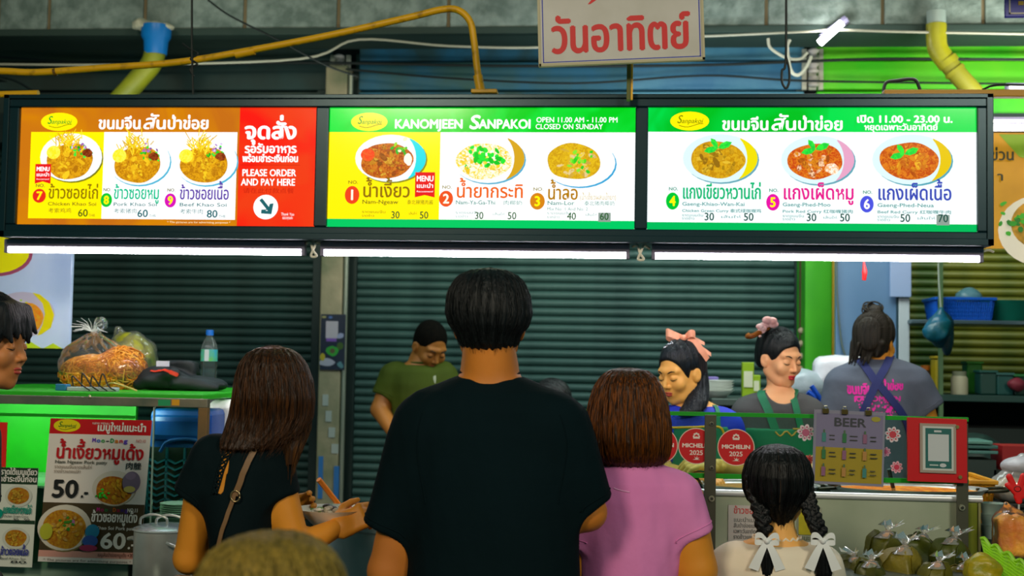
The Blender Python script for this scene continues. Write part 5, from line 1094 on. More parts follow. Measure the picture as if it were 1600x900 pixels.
xb0 = X(1553, 4.5); basket(xb0, xb0+.42, at(1570, 786, 4.45).z, TZ+.05, 4.45, 4.7, mat('#101810', .5), 'black net basket at the right edge below the clear bags', 'black_basket', 18, 3, taper=.005)
b = MB(); b.box(xb0-.005, xb0+.42, 4.44, 4.72, TZ, TZ+.049, mat('#22302c', .6)); tag(b.build('dark_riser'), 'dark riser block under the black net basket', 'block')
# white stacked tubs
for k in range(3):
    c = atv(1551, 842, 4.2); c[2] = TZ; root = None; b = MB(); b.lathe([(0, .0), (.030, .0), (.037, .040), (.039, .043), (.035, .043), (.028, .004), (0, .003)], c+V(0, 0, .0015+k*.034), mat('#9fb8b0', .35), 24); tag(b.build('white_tub', smooth=True), ('lowest', 'middle', 'topmost')[k]+' pale grey-green tub in the small stack beside the bread bags', 'tub', 'pale tubs stacked at the right edge')
# bread bags
zshelf = at(1580, 872, 3.95).z
b = MB(); b.box(X(1552, 3.95), X(1900, 3.95), 3.62, 4.02, zshelf-.02, zshelf, mat('#3a4440', .6)); 
for xx in (X(1556, 3.95), X(1890, 3.95)): b.box(xx, xx+.03, 3.9, 3.95, 0, zshelf-.02, mat('#3a4440', .6))
tag(b.build('bread_shelf'), 'dark shelf at the right edge carrying the bread bags', 'shelf')
def bread2(px, w, label, seed, top=792): 
    Y = 3.92; z1 = at(px, top, Y).z; sz = (w*mpp(Y)/2, .045, (z1-zshelf)/2-.008); c = at(px, 800, Y); q = None
    pyc = 450; 
    c0 = np.array((c.x, Y, zshelf+sz[2]+.008)); return c0, sz
for px, w, lb_, sd, tp in ((1578, 40, 'bag of golden bread slices at the right edge, the left one', 3, 800), (1618, 34, 'bag of golden bread slices cut by the right edge of the picture', 4, 804)):
    c0, sz = bread2(px, w, lb_, sd, tp); c = c0; s = sz; root = empty('bread_bag', c-V(0, 0, s[2]), lb_, 'bag')
    blob('bread_slices', lambda P: boxs(P, c, s, .022)+.003*np.sin((P[:, 0]-c[0])*170)+.003*wav(P, 50, sd), c-np.array(s)-.02, c+np.array(s)+.02, .006, mat('#d87c08', .5, 0, .6, 50, '#f8b424', 14, None, 0, .5, 0, 1, None, 0, (.4, .6)), root, 1)
    s2 = np.array(s)+.005; blob('plastic_film', lambda P: smax(smin(boxs(P, c, s2, .024), cone(P, c+V(0, 0, s[2]), c+V(-.01, 0, s[2]+.03), .03, .008), .03)+.003*wav(P, 75, sd+1), zshelf+.001-P[:, 2], .004), c-s2-.02, c+s2+.05, .006, clear('#ffffff', .8, .1, 'bread_film', 1, .04), root, 1)
# green woven tray leaning at the right edge
LG = mat('#90d010', .4, 0, .1, 60); p00, p10, p11, p01 = atv(1533, 842, 3.75), atv(1640, 905, 3.62), atv(1640, 985, 3.55), atv(1548, 905, 3.66)
root = empty('green_tray', p01, 'lime green perforated plastic tray leaning at the lower right corner', 'tray'); b = MB(); n1, n2 = 22, 12
def tp_(u, v, d=0): 
    p = (p00*(1-u)+p10*u)*(1-v)+(p01*(1-u)+p11*u)*v; return p+V(0, -.004*d, .004*d)+V(0, 0, .006*math.sin(u*PI*11)*(1-v)**6)
for j in range(n2+1): b.tube([tp_(u, j/n2) for u in np.linspace(0, 1, n1*2+1)], .0030, LG, 4)
for i in range(n1*2+1): b.tube([tp_(i/n1/2, v) for v in np.linspace(0, 1, n2+1)], .0018, LG, 4)
b.build('lattice', root); b = MB(); b.tube([tp_(u, 0) for u in np.linspace(0, 1, 60)], .006, LG, 6); b.build('scalloped_rim', root, smooth=True)
b = MB(); P4 = [tp_(0, 0), tp_(1, 0), tp_(1, 1), tp_(0, 1)]; b.add([p+V(0, .004, -.004) for p in P4]+[p+V(0, .006, -.006) for p in P4], [(0, 1, 2, 3), (7, 6, 5, 4), (0, 4, 5, 1), (2, 6, 7, 3)], mat('#7cb80c', .5)); b.build('inner_web', root)
b = MB(); b.box(p01[0]-.02, p01[0]+.40, 3.56, 3.70, 0, p11[2]-.02, mat('#2c3430', .7)); tag(b.build('low_crate'), 'dark low crate under the lime green tray', 'crate')
c = atv(1535, 893, 3.62); blob_ = blob('yellow_fruit_bag', lambda P: ell(P, c, (.05, .04, .05))+.006*wav(P, 70, 3), c-.08, c+.08, .007, mat('#b8a010', .35, 0, .4, 50, '#8a8a10', 30)); tag(blob_, 'crumpled yellow film bag between the leaf parcels and the green tray', 'bag')
# clear bag and red hand
c = atv(1585, 762, 4.5); root = empty('clear_bag', c-V(0, 0, .06), 'clear bag of pale snacks on the black basket, right edge', 'bag')
blob('snacks', lambda P: ell(P, c-V(0, 0, .01), (.075, .05, .045))+.008*wav(P, 60, 3), c-.13, c+.13, .008, mat('#b8a878', .6, 0, .4, 40, '#d8d0b8', 30), root, 1)
blob('plastic_film', lambda P: smin(ell(P, c, (.088, .06, .055)), cone(P, c+V(.01, 0, .03), c+V(.03, 0, .085), .05, .03), .03)+.005*wav(P, 55, 4), c-.14, c+.15, .007, TUFT, root, 1)
c = atv(1606, 728, 4.5); blob_ = blob('wrapped_bundle', lambda P: ell(P, c, (.09, .06, .035))+.006*wav(P, 50, 5), c-.14, c+.14, .008, mat('#a8a8b0', .4, 0, .3, 40)); tag(blob_, 'pale film-wrapped bundle at the right edge above the red hand', 'bundle')
YH = 4.05; RDH = mat('#e01010', .45); root = empty('red_hand_cutout', at(1590, 785, YH), 'small red victory-hand cutout on a stick at the right edge', 'ornament')
def hf(P):
    w = lambda x, y: atv(x, y, YH); g = cone(P, w(1588, 766), w(1597, 770), .016, .018)
    for a_, b_, r0, r1 in (((1585, 762), (1577, 745), .010, .0095), ((1594, 760), (1599, 744), .010, .0095), ((1584, 766), (1574, 758), .009, .008), ((1596, 764), (1606, 766), .009, .008), ((1590, 776), (1592, 783), .012, .010)): g = smin(g, cone(P, w(*a_), w(*b_), r0, r1), .003)
    return smax(g, np.abs(P[:, 1]-YH)-.006, .003)
c = atv(1590, 764, YH); blob('hand', hf, c-.07, c+.07, .0035, RDH, root, 1)
b = MB(); b.tube([atv(1590, 764, YH-.0065)+V(.010*math.cos(a), 0, .008*math.sin(a)) for a in np.linspace(0, 6.28, 14)], .0012, mat('#300404', .6), 5); b.build('outline', root)
b = MB(); b.cyl(atv(1592, 783, YH), atv(1592, 880, YH), .003, mat('#c8c8c0', .5), 6); b.build('stick', root)

# ---- kitchen back right: grey-blue panel, white door frame, shelves
YF = 6.0
FB = mat('#6a8cb0', .3, 0, .02, 10, '#5f82a8', 2)
x0, x1 = X(1306, YF), X(1408, YF); root = empty('door_1', ((x0+x1)/2, YF, 0), kind='structure')
b = MB(); b.box(x0, x1, YF, YF+.04, 0, 2.6, FB); b.build('door_panel', root, bevel=.004)
b = MB(); b.box(X(1403, YF), X(1420, YF), YF-.02, YF+.05, 0, at(1410, 466, YF).z, mat('#c0cad0', .4)); b.build('white_jamb', root, bevel=.004)
b = MB(); b.box(X(1400, YF), X(1405, YF), YF-.015, YF, 0, 2.2, mat('#1a3c48', .5)); b.build('dark_gasket', root)
b = MB(); b.tube([at(1307, 400, YF-.02), at(1308, 460, YF-.02), at(1314, 530, YF-.02), at(1322, 560, YF-.02)], .005, mat('#5a6a68', .6), 6, 5); b.build('hanging_cord', root)
b = MB(); b.box(X(1390, 5.97), X(1423, 5.97), 5.955, 5.98, at(1400, 463, 5.9).z, at(1400, 395, 5.9).z+.1, mat('#9ab0d8', .15, 0, .2, 20)); tag(b.build('plastic_curtain', bevel=.003), 'short glossy pale plastic flap hanging at the top of the white door jamb', 'curtain')
b = MB(); b.tube([at(1350, 380, 4.27), at(1350, 415, 4.27)], [.003, .004], RD, 8); b.tube([at(1350, 413, 4.27), at(1351, 425, 4.27), at(1350, 438, 4.27)], [.004, .009, .006], RD, 10, 3); tag(b.build('red_tassel', smooth=True), 'small red tassel hanging under the right-hand batten light', 'tassel')
# shelves
YSH = 5.9
rack_ = empty('shelf_rack', (X(1520, YSH), YSH, 0), 'dark kitchen shelf rack at the right holding baskets and jars', 'shelf'); xs_l, xs_r = X(1424, YSH), X(1800, YSH)
zs1, zs2, zs3 = at(1500, 500, YSH).z, at(1500, 617, YSH).z, at(1500, 770, YSH).z
SHM = mat('#22443e', .5, .3); b = MB(); b.box(xs_l, xs_r, YSH, YSH+.42, zs1-.018, zs1, mat('#5a7078', .4, .5)); b.build('upper_board', rack_, bevel=.003)
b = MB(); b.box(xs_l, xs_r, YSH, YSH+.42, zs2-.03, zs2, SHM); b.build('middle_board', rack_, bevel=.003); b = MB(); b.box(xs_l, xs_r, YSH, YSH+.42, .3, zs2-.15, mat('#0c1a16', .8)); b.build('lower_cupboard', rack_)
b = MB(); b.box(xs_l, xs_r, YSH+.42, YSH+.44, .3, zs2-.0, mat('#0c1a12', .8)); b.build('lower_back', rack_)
for x, y in ((xs_l, YSH+.39), (xs_r-.02, YSH+.0), (xs_r-.02, YSH+.39)): b = MB(); b.box(x, x+.025, y, y+.025, 0, 2.4, SHM); b.build('upright', rack_)
b = MB(); b.box(X(1468, YSH), X(1474, YSH), YSH+.005, YSH+.03, 0, 2.5, mat('#50704a', .5)); b.build('upright', rack_)
bx0, bx1 = X(1460, YSH), X(1558, YSH); basket(bx0+.02, bx1, zs1+.105, zs1+.001, YSH+.04, YSH+.28, mat('#0a5ac8', .4), 'blue plastic net basket on the upper kitchen shelf', 'blue_basket', 26, 6, taper=.012)
b = MB(); b.box(bx0+.045, bx1-.025, YSH+.07, YSH+.25, zs1+.006, zs1+.085, mat('#0a4aa8', .5)); tag(b.build('blue_liner'), 'blue liner folded inside the blue net basket', 'liner')
c = np.array((X(1590, YSH), YSH+.2, zs1+.001)); b = MB(); b.lathe([(0, 0), (.085, 0), (.14, .09), (.145, .095), (.138, .092), (.083, .004), (0, .004)], c, mat('#10806a', .4), 36); tag(b.build('green_basin', smooth=True), 'dark green plastic basin beside the blue basket on the upper shelf', 'basin')
c = np.array((X(1530, YSH), YSH+.17, zs1+.087)); tag(blob('plastic_bundle', lambda P: smax(ell(P, c+V(0, 0, .02), (.06, .05, .05))+.006*wav(P, 50, 3), c[2]-P[:, 2], .005), c-V(.09, .09, .01), c+V(.09, .09, .1), .008, mat('#5a8a98', .3, 0, .3, 40)), 'crumpled pale plastic bundle peeking out of the blue basket', 'bundle')
c = atv(1465, 518, 5.75); root = empty('hanging_bag', c, 'dark teal plastic bag hanging on a string before the shelves', 'bag')
blob('bag_body', lambda P: smin(ell(P, c, (.050, .045, .065)), cone(P, c, c+V(.015, 0, .1), .05, .01), .03)+.016*wav(P, 38, 6, (1, 1, .5))+.004*wav(P, 90, 5), c-.12, c+.14, .008, mat('#0e5a78', .3, 0, .3, 30, '#0a4a50', 12), root, 1)
blob('bag_body', lambda P: smin(ell(P, c+V(.045, .02, -.02), (.03, .04, .09)), cone(P, c+V(.045, .02, .04), c+V(.02, .01, .1), .02, .008), .03)+.005*wav(P, 32, 7), c-.15, c+.14, .008, mat('#0a3038', .4), root, 1)
b = MB(); b.tube([c+V(.015, 0, .09), at(1467, 440, 5.8), at(1466, 398, 5.85), at(1470, 330, 5.90)], .004, mat('#8a9488', .6), 6); b.build('string', root)
# jars on the middle shelf
def jar(px, w, h, m, label, nm='jar', cat='jar', lidm=None, Yj=YSH+.12, box_=False):
    x = X(px, Yj, 600); root = empty(nm, (x, Yj, zs2), label, cat); b = MB()
    if box_: b.box(x-w/2, x+w/2, Yj-.05, Yj+.05, zs2, zs2+h, m); b.build('container', root, bevel=.008)
    else: b.lathe([(0, 0), (w/2, 0), (w/2, h*.85), (w/2*.8, h)], (x, Yj, zs2), m, 24); b.build('container', root, smooth=True)
    b = MB(); 
    if box_: b.box(x-w/2-.004, x+w/2+.004, Yj-.055, Yj+.055, zs2+h, zs2+h+.012, lidm or m); b.build('lid', root, bevel=.003)
    else: b.lathe([(w/2*.82, h-.002), (w/2*.85, h+.02), (0, h+.02)], (x, Yj, zs2), lidm or m, 24); b.build('lid', root, smooth=True)
jar(1499, .075, .085, mat('#b8b498', .5), 'whitish jar on the middle kitchen shelf', lidm=mat('#8a9078', .5)); jar(1462, .025, .16, mat('#a89010', .5), 'tall yellow box standing on the middle shelf beside the worker', 'tall_box', 'box', None, YSH+.1, True)
jar(1519, .07, .14, mat('#1a6a10', .5), 'dark green tall canister behind the whitish jar', 'canister', 'canister', mat('#2a8018', .5), YSH+.26, True); jar(1540, .075, .10, mat('#0c3c34', .4), 'dark teal tub on the middle shelf, nearest the whitish jar', 'tub', 'tub', mat('#145048', .4), YSH+.12, True)
jar(1566, .075, .09, mat('#1c4c48', .3), 'glassy teal tub on the middle shelf, second from the jar', 'tub', 'tub', mat('#2a5c58', .4), YSH+.12, True); jar(1593, .075, .085, mat('#10382c', .3), 'dark tub with a green lid at the right end of the middle shelf', 'tub', 'tub', mat('#1a6a30', .4), YSH+.12, True)
jar(1446, .05, .11, mat('#3a2008', .5), 'dark brown bottle on the middle shelf right behind the worker', 'bottle', 'bottle', mat('#a85a10', .5), YSH+.16)
c = np.array((X(1597, YSH-.05), YSH+.04, zs2+.03)); tag(blob('red_gloves', lambda P: smax(ell(P, c+V(0, 0, .02), (.04, .03, .03))+.008*wav(P, 60, 3), zs2-P[:, 2], .004), c-.07, c+.08, .008, mat('#802838', .6)), 'crumpled red cloth at the right end of the middle shelf', 'cloth')
# dark bags and dishes below the shelf, behind the red board
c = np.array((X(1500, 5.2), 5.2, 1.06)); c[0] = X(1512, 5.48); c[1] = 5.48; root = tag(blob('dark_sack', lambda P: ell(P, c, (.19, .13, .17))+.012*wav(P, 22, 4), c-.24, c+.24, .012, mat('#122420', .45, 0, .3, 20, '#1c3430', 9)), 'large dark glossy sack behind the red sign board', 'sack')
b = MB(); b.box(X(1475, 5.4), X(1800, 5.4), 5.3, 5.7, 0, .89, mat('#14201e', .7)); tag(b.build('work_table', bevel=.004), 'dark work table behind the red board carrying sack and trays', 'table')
for k, (px, py, w) in enumerate(((1515, 690, .10), (1520, 697, .11), (1517, 705, .12))): b = MB(); q = at(px, py, 4.85); b.box(q.x-w, q.x+w*.7, 4.8, 5.0-.01, q.z-.006, q.z+.006, mat(('#5a8a80', '#3a6460', '#4a7a74')[k], .3)); tag(b.build('tray_sheet', bevel=.003), ('topmost', 'middle', 'lowest')[k]+' teal sheet tray of the three behind the red board', 'tray')
b = MB(); q = at(1514, 712, 4.9); b.box(q.x-.1, q.x+.07, 4.8, 4.98, .89-.0, q.z-.008, mat('#1c302c', .6)); b.box(q.x-.1, q.x+.07, 4.8, 4.98, 0, .89, mat('#1c302c', .6)); tag(b.build('tray_block'), 'dark block carrying the three teal sheet trays', 'block')
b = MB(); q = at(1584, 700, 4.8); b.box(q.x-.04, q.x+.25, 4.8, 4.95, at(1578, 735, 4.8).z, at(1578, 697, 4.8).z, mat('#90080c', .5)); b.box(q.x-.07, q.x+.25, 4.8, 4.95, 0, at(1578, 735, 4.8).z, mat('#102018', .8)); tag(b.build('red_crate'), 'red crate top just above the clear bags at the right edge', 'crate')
# back counter with plates, green cartons, white plastic bag
zk = at(1150, 622, 5.6).z
bc = empty('back_counter', (X(1200, 5.6), 5.7, 0), 'low back counter behind the servers carrying bowls and bags', 'counter')
b = MB(); b.box(X(1110, 5.6), X(1350, 5.6), 5.46, 5.95, zk-.03, zk, mat('#4a5a54', .5, .3)); b.build('worktop', bc, bevel=.004); b = MB(); b.box(X(1112, 5.6), X(1348, 5.6), 5.5, 5.95, 0, zk-.03, mat('#22302c', .7)); b.build('cabinet', bc)
bm = MB(); bm.lathe([(0, 0), (.04, 0), (.075, .03), (.078, .032), (.072, .03), (.038, .004), (0, .004)], (0, 0, 0), mat('#f0f4ec', .35), 28); bme = bm.mesh('bowl'); bme.polygons.foreach_set('use_smooth', [True]*len(bme.polygons))
for k in range(5): o = bpy.data.objects.new('bowl', bme); COL.objects.link(o); o.location = (X(1120, 5.6)+.0, 5.6, zk+.011*k); tag(o, ('lowest', 'second', 'third', 'fourth', 'topmost')[k]+' white bowl in the stack behind the server in blue'+(', counted from below' if 0 < k < 4 else ''), 'bowl', 'white bowls stacked on the back counter')
b = MB(); b.box(X(1100, 5.6)-.02, X(1100, 5.6)+.06, 5.53, 5.66, zk+.078, zk+.090, mat('#8a78c0', .5)); tag(b.build('lilac_lid', bevel=.003), 'lilac lid lying on top of the white bowl stack', 'lid')
GC = mat('#90b010', .5)
for k, (px, w, h, lab) in enumerate(((1168, .05, .155, 'tall lime green carton on the back counter, left'), (1181, .035, .10, 'short lime green carton beside the tall one'))):
    x = X(px, 5.7, 600); root = empty('carton', (x, 5.7, zk), lab, 'carton'); b = MB(); b.box(x-w/2, x+w/2, 5.67, 5.73, zk, zk+h, GC); b.build('box', root, bevel=.003); b = MB(); b.box(x-w/2+.006, x+w/2-.006, 5.667, 5.67, zk+h*.3, zk+h*.75, mat('#d8d8b8', .5)); b.build('label_patch', root)
c = np.array((X(1258, 5.5), 5.55, zk)); root = empty('clear_bag', c, 'pale clear bag on the back counter beside the updo woman\'s face', 'bag'); blob('bag_body', lambda P: smax(ell(P, c+V(0, 0, .05), (.10, .07, .08))+.008*wav(P, 35, 5), zk-P[:, 2], .006), c-V(.14, .12, .01), c+V(.14, .12, .16), .009, mat('#a8b4bc', .3, 0, .3, 40), root, 1)
c = np.array((X(1303, 5.6), 5.42, .0)); zt3 = at(1300, 557, 5.55).z; zb3 = zk
root = tag(blob('white_sack', lambda P: smax(boxs(P, (c[0]+.03, 5.60, (zt3+zb3)/2), (.115, .075, (zt3-zb3)/2), .04)+.010*wav(P, 26, 6)+.004*wav(P, 60, 7), zb3-P[:, 2], .006), (c[0]-.12, 5.49, zb3), (c[0]+.18, 5.71, zt3+.02), .009, mat('#e8e4ec', .4, 0, .25, 30)), 'large white plastic sack between the two servers at right', 'sack')
b = MB(); b.tube([atv(1262, 612, 5.25), atv(1272, 622, 5.25), atv(1268, 640, 5.25), atv(1280, 652, 5.25)], .012, mat('#1050c0', .4), 8, 4); b.tube([atv(1268, 603, 5.25), atv(1278, 618, 5.25), atv(1288, 634, 5.25)], .010, mat('#1050c0', .4), 8, 4); tag(b.build('blue_tie', smooth=True), 'bright blue plastic tie before the white plastic sack', 'tie')
# ================================================================== PEOPLE
SKIN = mat('#d88428', 0.55, 0, 0.04, 90, '#c07430', 6, None, 0, 0.35, 0, 1, None, 0, (0.35, 0.65), 3, 0.08)
SKIN_L = mat('#f4b684', 0.5, 0, 0.03, 90, '#eca878', 6, None, 0, 0.35, 0, 1, None, 0, (0.35, 0.65), 3, 0.1)
SKIN_Y = mat('#f8ba66', 0.5, 0, 0.03, 90, '#eeac58', 6, None, 0, 0.35, 0, 1, None, 0, (0.35, 0.65), 3, 0.1)
LIP = mat('#b8483c', 0.4); LIPR = mat('#d01838', 0.35); BROW = mat('#2a1a10', 0.8); LASH = mat('#140c0a', 0.7); CHEEK = mat('#e08a6a', 0.6)
def hairmat(c, c2, r=0.36): return mat(c, r+.1, 0, 0.5, 3, c2, 3, (70, 70, 2.5), 0, 0.28)
HB = hairmat('#0b0d0c', '#16110c', 0.32); HBR = hairmat('#1c0e05', '#4a2808', 0.34); HBR2 = hairmat('#2a1506', '#7a4208', 0.34); HFG = hairmat('#4a4212', '#8a7226', 0.5)
HTEAL = hairmat('#0c1214', '#1a1e20', 0.34)  # black hair; teal highlights from the tubes are put into the colour
def Rv(v, R): return np.asarray(v)@np.array(R).T
def HR(yaw, pitch=0, tilt=0):
    r = math.radians; return Matrix.Rotation(r(yaw), 3, 'Z')@Matrix.Rotation(r(pitch), 3, 'X')@Matrix.Rotation(r(tilt), 3, 'Y')
def head_f(P):
    Q = P.copy(); Q[:, 0] = np.abs(Q[:, 0])
    f = ell(P, (0, -.018, .036), (.075, .094, .086))
    f = smin(f, ell(P, (0, .018, -.033), (.058, .067, .076)), .035)
    f = smin(f, cone(Q, (0, .062, -.094), (.024, .050, -.087), .020, .020), .022)         # chin and jaw
    f = smin(f, cone(Q, (.048, -.004, -.055), (.027, .035, -.085), .02, .02), .025)
    f = smin(f, ell(Q, (.038, .062, -.030), (.024, .02, .024)), .02)                       # cheekbones
    f = smin(f, cone(Q, (0, .078, .024), (.04, .066, .024), .012, .011), .016)             # brow
    f = smax(f, -ell(Q, (.032, .096, -.001), (.017, .013, .011)), .012)                    # sockets
    f = smin(f, ell(Q, (.032, .071, -.002), (.0155, .0155, .013)), .004)                   # lids
    f = smin(f, cone(P, (0, .081, .008), (0, .0985, -.030), .0065, .0085), .010)             # nose
    f = smin(f, ell(Q, (.011, .089, -.034), (.0068, .009, .0068)), .006)
    f = smin(f, ell(P, (0, .071, -.060), (.026, .017, .022)), .014)
    f = smin(f, cone(Q, (0, .0875, -.0575), (.017, .079, -.060), .0045, .003), .004)       # lips
    f = smin(f, cone(Q, (0, .0865, -.0665), (.014, .079, -.0645), .0052, .003), .004)
    f = smax(f, -cone(Q, (0, .094, -.0615), (.018, .084, -.0625), .0022, .0015), .003)
    R = Q-np.array((.074, -.008, -.012), np.float32); a = 0.35                              # ears
    E = np.stack([R[:, 0]-R[:, 1]*-0.35, R[:, 1]*math.cos(.2)+R[:, 2]*math.sin(.2), R[:, 2]*math.cos(.2)-R[:, 1]*math.sin(.2)], 1)
    ear = smax(ell(E, (.002, 0, 0), (.009, .016, .028)), -ell(E, (.015, .002, .004), (.009, .010, .019)), .005)
    ear = smin(ear, ell(E, (.004, .012, 0), (.006, .005, .008)), .004)
    f = smin(f, ear, .006)
    return f
def joinnets(parts, m, name, parent):
    V = []; Q = []; k = 0
    for v, q in parts: V.append(v); Q.append(q+k); k += len(v)
    return link(name, mesh_np(np.concatenate(V), np.concatenate(Q), m, name), parent)
def hand_nets(wrist, fdir, back, curl=(0.5, 0.6, 0.4), side=1, s=1.0, spread=0.0):
    """palm and five bent fingers; fdir = where fingers point, back = out of the back of the hand, side=+1: thumb on the +y side"""
    def f(P):
        g = boxs(P, (.048, -.002, 0), (.044, .036, .012), .012); g = smin(g, cone(P, (-.02, 0, 0), (.02, 0, 0), .024, .026, (1, 1, .75)), .02)
        g = smin(g, ell(P, (.035, .022*side, -.008), (.03, .018, .014)), .012)
        out = g
        for i, (y, L) in enumerate(((.028, .070), (.009, .080), (-.010, .074), (-.028, .058))):
            y *= side; p = np.array((.086, y, .001)); a = 0; yy = spread*(1.5-i)*side
            for j, (fr, r0, r1) in enumerate(((.45, .0095, .0085), (.30, .0085, .0078), (.25, .0078, .0062))):
                a += curl[j]; q = p+np.array((math.cos(a), yy, -math.sin(a)))*L*fr
                c = cone(P, p, q, r0, r1); out = smin(out, c, .004 if j else .009) if j == 0 else np.minimum(out, smin(c, out, .0015)); p = q
        p = np.array((.022, .030*side, -.008)); d = [np.array((.62, .62*side, -.45)), np.array((.85, .25*side, -.5)), np.array((.9, .05*side, -.45))]
        for j, (L, r0, r1) in enumerate(((.040, .014, .011), (.030, .011, .0095), (.022, .0095, .007))):
            q = p+d[j]/np.linalg.norm(d[j])*L; out = smin(out, cone(P, p, q, r0, r1), .008 if j == 0 else .003); p = q
        return out
    v, q = nets(f, (-.05, -.09, -.11), (.19, .09, .04), .0042, 1)
    x = Vector(fdir).normalized(); z = Vector(back); z = (z-x*z.dot(x)).normalized(); y = z.cross(x)
    R = Matrix((x, y, z)).transposed(); return (Rv(v*s, R)+np.array(wrist)).astype(np.float32), q
def rows2prof(rows, Y):
    """rows: photo row, left px, right px, half depth, depth offset -> world loft"""
    out = []
    for r in rows:
        py, a, c, d = r[:4]; yo = r[4] if len(r) > 4 else 0
        A = at(a, py, Y); B = at(c, py, Y); out.append(((A.z+B.z)/2, (A.x+B.x)/2, Y+yo, abs(B.x-A.x)/2, d))
    return out
def bounds(prof, pad=0.03):
    A = np.array(prof); return (np.array(((A[:, 1]-A[:, 3]).min(), (A[:, 2]-A[:, 4]).min(), A[:, 0].min()))-pad, np.array(((A[:, 1]+A[:, 3]).max(), (A[:, 2]+A[:, 4]).max(), A[:, 0].max()))+pad)
def strands(prof, n, m, parent, name='hair_strands', az=(0, 2*PI), zr=(0, 1), r=0.0011, seed=1, K=14, off=1.0, flare=0.0, droop=0.02):
    A = np.array(sorted(prof)); rd = np.random.default_rng(seed); mb = MB(); zt, zb = A[-1, 0], A[0, 0]
    for i in range(n):
        a = rd.uniform(*az); t0 = rd.uniform(zr[0], zr[0]+0.35*(zr[1]-zr[0])); t1 = rd.uniform(zr[1]-0.25, zr[1]); o = off*(1+rd.uniform(-0.02, 0.035)); pts = []; ph = rd.uniform(0, 6); da = rd.normal()*0.12
        for k in range(K):
            t = t0+(t1-t0)*k/(K-1); z = zt+(zb-zt)*t; cx, cy, rx, ry = [np.interp(z, A[:, 0], A[:, j]) for j in (1, 2, 3, 4)]
            q = o+flare*(k/(K-1))**3*rd.uniform(0.5, 1); aa = a+da*t+0.03*math.sin(ph+5*t)
            pts.append((cx+rx*q*math.cos(aa), cy+ry*q*math.sin(aa), z-(droop*rd.uniform(0, 1) if k == K-1 else 0)))
        mb.tube(pts, [r*(1-0.8*(k/(K-1))**3) for k in range(K)], m, 3, 0, False)
    return mb.build(name, parent, smooth=True, auto=False)
def loft_hair(rows, Y, m, parent, h=0.005, name='hair', ridges=18, amp=0.0022, extra=None, cut=None, n=260, seed=1, sr=0.0011, flare=0.0, pad=0.03, zr=(0.03, 1), droop=0.02, smat=None, cap=0.008, head=None):
    prof = rows2prof(rows, Y); A = np.array(sorted(prof))
    def f(P):
        g = loft(P, prof, cap); cx = np.interp(P[:, 2], A[:, 0], A[:, 1]); cy = np.interp(P[:, 2], A[:, 0], A[:, 2])
        an = np.arctan2(P[:, 1]-cy, P[:, 0]-cx); g = g-amp*(np.sin(an*ridges+6*np.sin(P[:, 2]*9))+0.6*np.sin(an*ridges*1.7+1+P[:, 2]*20))
        if extra is not None: g = extra(P, g)
        if head is not None:
            hc_, s_, R_ = head; L_ = ((P-np.array(hc_, np.float32))/s_)@np.array(R_).astype(np.float32); e = ell(L_, (0, -.018, .036), (.0795, .0985, .0905))*s_
            g = smin(g, smax(e, (-.02-L_[:, 2])*s_, .01), .008)
        if cut is not None: g = cut(P, g)
        return g
    lo, hi = bounds(prof, pad); o = blob(name, f, lo, hi, h, m, parent, 1)
    if n: strands(prof, n, smat or m, o, seed=seed, r=sr, flare=flare, zr=zr, droop=droop)
    return o, f, prof
def legs(root, x, Y, zt, hw, m, shoe, depth=.11, fwd=0.0):
    def f(P):
        g = ell(P, (x, Y, zt-.04), (hw, depth, .13))
        for s in (-1, 1):
            g = smin(g, cone(P, (x+s*hw*.5, Y, zt-.08), (x+s*hw*.52, Y+fwd, .5*zt), .085, .06), .03); g = smin(g, cone(P, (x+s*hw*.52, Y+fwd, .5*zt), (x+s*hw*.55, Y, .06), .06, .048), .02)
        return smax(g, .045-P[:, 2], .01)
    blob('trousers', f, (x-hw-.1, Y-.22, 0), (x+hw+.1, Y+.22, zt+.12), .016, m, root, 1)
    for s in (-1, 1):
        b = blob('shoe', lambda P: smax(ell(P, (x+s*hw*.55, Y+.05*(1 if fwd >= 0 else -1), .035), (.05, .13, .055)), -P[:, 2], .006), (x+s*hw*.55-.07, Y-.2, -.01), (x+s*hw*.55+.07, Y+.22, .12), .012, shoe, root, 1)
DENIM = mat('#1c2430', 0.8); DARK = mat('#101414', 0.8); SHOE = mat('#282828', 0.6)
def features(root, X, s, lips=LIP, brow=True):
    """brows, lash lines and lips, laid on the face surface"""
    R, t = X; R = np.array(R); t = np.array(t)
    def onface(pts, off):
        P = np.array([(x, .125, z) for x, z in pts], np.float32)
        for _ in range(40): P[:, 1] -= np.clip(head_f(P), -.004, .004)*0.8
        P[:, 1] += off; return P*s@R.T+t
    for sg in (-1, 1):
        if brow: b = MB(); b.tube(onface([(sg*(.016+.0072*k), .019+.0065*math.sin(k/4*2.4)) for k in range(5)], 0.0003), [.0016, .0026, .0026, .002, .0008], BROW, 6, 3, True); b.build('eyebrow', root, smooth=True, auto=False)
        b = MB(); b.tube(onface([(sg*(.018+.0058*k), -.006-.0035*math.sin(k/5*PI)) for k in range(6)], 0.0004), [.0006, .0013, .0015, .0015, .0015, .0008], LASH, 5, 3); b.build('eyelashes', root, smooth=True, auto=False)
    b = MB(); 
    b.tube(onface([(-.019+.0038*k, -.0595+.0028*math.sin(k/10*PI)-.0012*math.exp(-((k-5)/1.2)**2)) for k in range(11)], -.0012), [.0008]+[.0034]*9+[.0008], lips, 8); b.tube(onface([(-.016+.0032*k, -.0655-.0022*math.sin(k/10*PI)) for k in range(11)], -.0016), [.0008]+[.0042]*9+[.0008], lips, 8)
    b.build('lips', root, smooth=True, auto=False)
